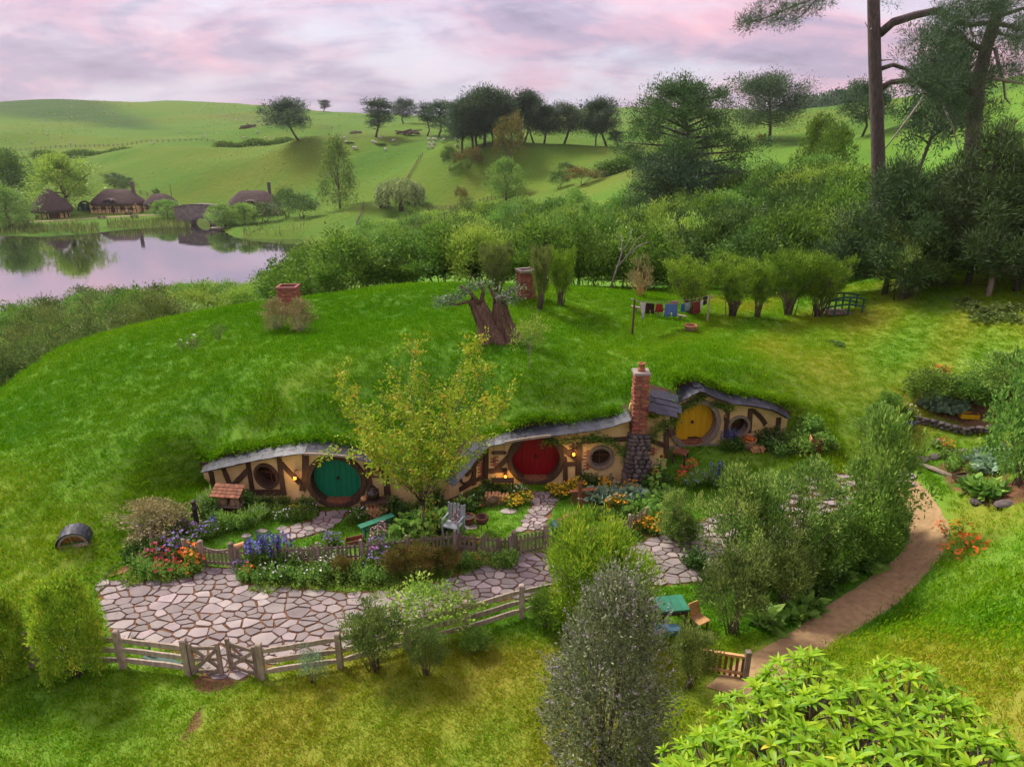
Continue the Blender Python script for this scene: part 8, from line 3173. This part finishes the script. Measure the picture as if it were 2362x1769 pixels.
# arched entry between hut and inn
p = np.array(at_y(199, 488, 252)); p[2] = Hs(p[0], p[1])
t = tag(empty('gate_arch', p), 'dark arched timber entrance between the round hut and the inn', 'archway')
arcp = [(2.6 * math.cos(a), 0, 3.2 * math.sin(a)) for a in np.linspace(0, math.pi, 14)]
MB().tube(arcp, .35, 6).build('arch', wood_dark, t)
for s in (-1, 1): MB().box((s * .95, .1, 1.25), (1.7, .2, 2.5)).build('door', paint_dkgreen, t)

# stone bridge
YB_ = 231
a, b = np.array(at_y(408, 490, YB_)), np.array(at_y(520, 492, YB_))
ar = np.array(at_y(468, 505, YB_))
a[2] = b[2] = WATER_Z
zd0, zd1 = at_y(412, 478, YB_)[2], at_y(466, 471, YB_)[2]
root = tag(empty('stone_bridge', (ar[0], YB_, WATER_Z)), 'grey stone bridge with one low arch over the lake outlet', 'bridge')
L0, L1 = a[0] - ar[0], b[0] - ar[0]
top = [(x, (zd0 + (zd1 - zd0) * math.sin(math.pi * min(1, max(0, (x - L0) / (L1 - L0)))) ** .8) - WATER_Z) for x in np.linspace(L0, L1, 22)]
ra = 3.0
arch = [(ra * math.cos(t_), 2.2 * math.sin(t_) - .1) for t_ in np.linspace(math.pi, 0, 16)]
outer = [(L0, -1.5), (-ra, -1.5)] + arch + [(ra, -1.5), (L1, -1.5)] + top[::-1]
tri = tessellate_polygon([[Vector((x, z, 0)) for x, z in outer]])
n = len(outer)
bridge_m = M('bridge_stone', (.25, .215, .185), (.14, .12, .105), .9, .9, .06, 2.2, 0, c3=(.32, .28, .24))
MB().add([(x, -2, z) for x, z in outer] + [(x, 2, z) for x, z in outer], [tuple(t_) for t_ in tri] + [tuple(i + n for i in t_[::-1]) for t_ in tri] + [(i, (i + 1) % n, n + (i + 1) % n, n + i) for i in range(n)]).build('body', bridge_m, root)
for i in range(21):
    (x0, z0), (x1, z1) = top[i], top[i + 1]
    MB().bar((x0, -2.05, z0 + .12), (x1 - .05, -2.05, z1 + .12), .5, .3).build('coping_stone', fieldstone_m, root)
for i in range(13):
    t0, t1 = math.pi * i / 13 + .02, math.pi * (i + 1) / 13 - .02
    V = [((ra + e) * math.cos(t_), y_, (2.2 + e) * math.sin(t_) - .1) for y_ in (-2.12, -1.9) for t_, e in ((t0, -.02), (t1, -.02), (t1, .55), (t0, .55))]
    MB().add(V, [(0, 1, 2, 3), (7, 6, 5, 4), (0, 4, 5, 1), (1, 5, 6, 2), (2, 6, 7, 3), (3, 7, 4, 0)]).build('arch_stone', fieldstone_m, root)

# picnic tables, lamp posts, boat, jetty, millstone
def far_thing(name, px, py, Y, label, cat, rz=0.0, group=None):
    p = np.array(at_y(px, py, Y)); p[2] = Hs(p[0], p[1])
    return tag(empty(name, p, rz), label, cat, group)


for px, py, Y, lb in ((236, 507, 236, 'dark picnic table on the path in front of the inn'), (310, 502, 238, 'dark picnic table on the inn green'), (296, 492, 246, 'picnic table close to the inn wall'), (62, 521, 226, 'picnic table near the round-headed shore tree')):
    t = far_thing('picnic_table', px, py, Y, lb, 'table', .2, 'picnic tables by the inn')
    MB().box((0, 0, .75), (2.4, .9, .1)).build('table_top', wood_dark, t)
    for s in (-1, 1):
        MB().box((0, s * .9, .45), (2.4, .35, .08)).build('bench_seat', wood_dark, t)
        MB().bar((s * .8, -.9, 0), (s * .8, .9, .72), .12, .12).build('leg', wood_dark, t)
        MB().bar((s * .8, .9, 0), (s * .8, -.9, .72), .12, .12).build('leg', wood_dark, t)
for px, py, Y, h, lb in ((262, 494, 246, 4.5, 'lamp post in front of the thatched inn'), (401, 484, 256, 9.0, 'tall thin pole beside the small thatched hut')):
    t = far_thing('lamp_post', px, py, Y, lb, 'lamp post')
    MB().tube([(0, 0, -.2), (0, 0, h)], [.12, .07], 8).build('pole', wood_dark, t)
    if h < 6: MB().lathe([(.1, h), (.25, h + .15), (.2, h + .5), (.02, h + .7)], n=8).build('lamp_head', paint_pale, t)
t = tag(empty('rowing_boat', (at_z(240, 529, WATER_Z)[0], at_z(240, 529, WATER_Z)[1], WATER_Z)), 'small grey rowing boat moored by the reeds', 'boat')
V = []
for x, w_, z0 in ((-2.2, .3, .25), (-1, .75, 0), (.6, .8, 0), (2.3, .08, .35)):
    V += [(x, -w_, .5 + z0 * .5), (x, -w_ * .5, -.05 + z0 * .3), (x, w_ * .5, -.05 + z0 * .3), (x, w_, .5 + z0 * .5)]
MB().add(V, [(i * 4 + j, i * 4 + j + 1, i * 4 + j + 5, i * 4 + j + 4) for i in range(3) for j in range(3)] + [(0, 1, 2, 3)]).build('hull', wood_pale, t)
MB().box((0, 0, .35), (.3, 1.3, .05)).build('thwart', wood_grey, t)
t = far_thing('jetty', 506, 529, 220, 'short wooden jetty by the mill trees', 'jetty')
for k in range(7): MB().box((-1.8 + .6 * k, -1.0, .9), (.55, 3.0, .1)).build('plank', wood_pale, t)
for sx in (-1.7, 1.7):
    for sy in (-2.3, .3): MB().tube([(sx, sy, -1.5), (sx, sy, 1.9)], .12, 6).build('post', wood_dark, t)
t = far_thing('millstone', 428, 477, 254, 'upright pale round millstone above the bridge', 'millstone')
MB().lathe([(.3, -.15), (1.4, -.15), (1.4, .15), (.3, .15)], (0, 0, 1.3), 20, Matrix.Rotation(R(90), 3, 'X')).build('disc', bark_grey, t)
# lakeside track
trk = [np.array(at_y(px, py, Y)) for px, py, Y in ((-40, 527, 225), (60, 522, 227), (160, 512, 232), (230, 502, 238), (330, 494, 244), (400, 486, 250))]
V, F = [], []
for i in range(41):
    u = i / 40 * 5
    k = min(4, int(u))
    c = trk[k] + (trk[k + 1] - trk[k]) * (u - k)
    for s in (-1.4, -.5, .5, 1.4):
        V.append((c[0], c[1] + s, Hs(c[0], c[1] + s) + .06))
for i in range(40):
    for j in range(3): F.append((i * 4 + j, i * 4 + 4 + j, i * 4 + 5 + j, i * 4 + 1 + j))
o = MB().add(V, F).build('lakeside_track', M('track', (.34, .25, .16), (.26, .19, .12), 1, .95), None)
tag(o, 'sandy track along the lake before the thatched buildings', 'track', kind='structure')
# cart by the willow
t = far_thing('hay_cart', 886, 474, 228, 'small covered cart by the weeping willow', 'cart')
MB().box((0, 0, 1.3), (3.4, 1.7, 1.0)).build('body', wood_red, t)
MB().lathe([(1.0, -1.6), (1.1, 0), (1.0, 1.6)], (0, 0, 1.8), 12, Matrix.Rotation(R(90), 3, 'Y')).build('cover', wood_dark, t)
for sx in (-1.1, 1.1):
    for sy in (-.95, .95): MB().lathe([(.2, -.06), (.75, -.06), (.75, .06), (.2, .06)], (sx, sy, .7), 14, Matrix.Rotation(R(90), 3, 'X')).build('wheel', wood_dark, t)
MB().bar((1.7, 0, .9), (4.2, 0, .8), .12, .12).build('shaft', wood_grey, t)
# heaps in the pasture
for px, py, Y, w_, lb in ((578, 303, 430, 14, 'dark heap of old timber in the upper pasture'), (942, 316, 320, 9, 'fallen log in the sheep pasture'), (820, 312, 330, 6, 'low dark brush heap in the sheep pasture')):
    t = far_thing('timber_heap', px, py, Y, lb, 'timber heap')
    q = np.random.default_rng(int(px))
    for k in range(12):
        a = q.uniform(0, 3.14)
        l = w_ * q.uniform(.25, .5)
        c = q.normal(0, w_ * .14, 2)
        z = .3 + q.uniform(0, w_ * .14)
        MB().tube([(c[0] - l * math.cos(a), c[1] - l * .4 * math.sin(a), z), (c[0] + l * math.cos(a), c[1] + l * .4 * math.sin(a), z + q.uniform(-.2, w_ * .14))], [.45, .25], 6).build('log', bark_m, t)

# field fences
def field_fence(label, line, Ys, n, h=1.3):
    P = []
    for i in range(n + 1):
        u = i / n * (len(line) - 1)
        k = min(len(line) - 2, int(u)); f = u - k
        px, py = line[k][0] + (line[k + 1][0] - line[k][0]) * f, line[k][1] + (line[k + 1][1] - line[k][1]) * f
        Y = Ys[k] + (Ys[k + 1] - Ys[k]) * f
        p = np.array(at_y(px, py, Y)); p[2] = Hs(p[0], p[1])
        P.append(Vector(p))
    root = tag(empty('field_fence', P[0]), label, 'fence')
    for p in P:
        MB().bar(p + Vector((0, 0, -.3)), p + Vector((0, 0, h)), .22, .22, up=(0, 1, 0)).build('post', wood_grey, root, off=P[0])
    for z in (.5, 1.05):
        m = MB()
        for a_, b_ in zip(P[:-1], P[1:]): m.bar(a_ + Vector((0, 0, z)), b_ + Vector((0, 0, z)), .05, .1)
        m.build('rail', wood_grey, root, off=P[0])


field_fence('thin fence crossing the upper pasture', [(0, 343), (170, 334), (330, 333), (520, 342)], [395, 405, 405, 385], 44)
field_fence('rail fence running down the green field', [(975, 382), (945, 400), (928, 425)], [262, 250, 240], 14)
field_fence('low fence along the field behind the willow', [(985, 452), (1080, 447), (1160, 444)], [222, 220, 217], 18)
field_fence('fence curving up behind the small thatched hut', [(250, 442), (340, 450), (420, 458), (450, 472)], [272, 268, 262, 258], 18)
field_fence('fence from the cart down to the lake bank', [(838, 470), (832, 490), (822, 512)], [232, 220, 208], 9)
# sheep
sm = MB()
sm.lathe([(.02, -.6), (.3, -.5), (.38, -.1), (.38, .2), (.28, .5), (.05, .6)], (0, 0, .75), 10, Matrix.Rotation(R(90), 3, 'Y'))
sm.tube([(.5, 0, .85), (.75, 0, 1.0), (.95, 0, .85)], [.16, .15, .08], 7)
for sx in (-.35, .35):
    for sy in (-.16, .16): sm.tube([(sx, sy, .5), (sx, sy, 0)], [.08, .06], 5)
sheep_me = sm.mesh('sheep', M('wool', (.62, .58, .5), (.5, .46, .4), 6, .95), True)
q = np.random.default_rng(77)
for k in range(46):
    px, py = (q.uniform(760, 1060), q.uniform(322, 352)) if k < 24 else (q.uniform(60, 700), q.uniform(255, 335))
    p = hit(px, py)
    if p[1] > 1200: continue
    o = link('sheep', sheep_me, None, p, (0, 0, q.uniform(0, 6.28)))
    tag(o, 'tiny white sheep grazing in the far pasture', 'sheep', 'sheep grazing in the far pastures')
# ------------------------------------------------------------------ thin evening haze over the valley
hz = bpy.data.materials.new('haze_air')
hz.use_nodes = True
hz.node_tree.nodes.clear()
ho = hz.node_tree.nodes.new('ShaderNodeOutputMaterial')
hv = hz.node_tree.nodes.new('ShaderNodeVolumePrincipled')
hv.inputs['Color'].default_value = (.86, .88, .96, 1)
hv.inputs['Density'].default_value = .00010
hv.inputs['Anisotropy'].default_value = .2
hz.node_tree.links.new(hv.outputs[0], ho.inputs['Volume'])
me = MB().box((0, 1850, 40), (4700, 4400, 140)).mesh('haze', hz)
tag(link('haze', me), 'thin pale evening haze hanging over the whole valley', 'haze', kind='stuff')
sc.cycles.volume_bounces = 0
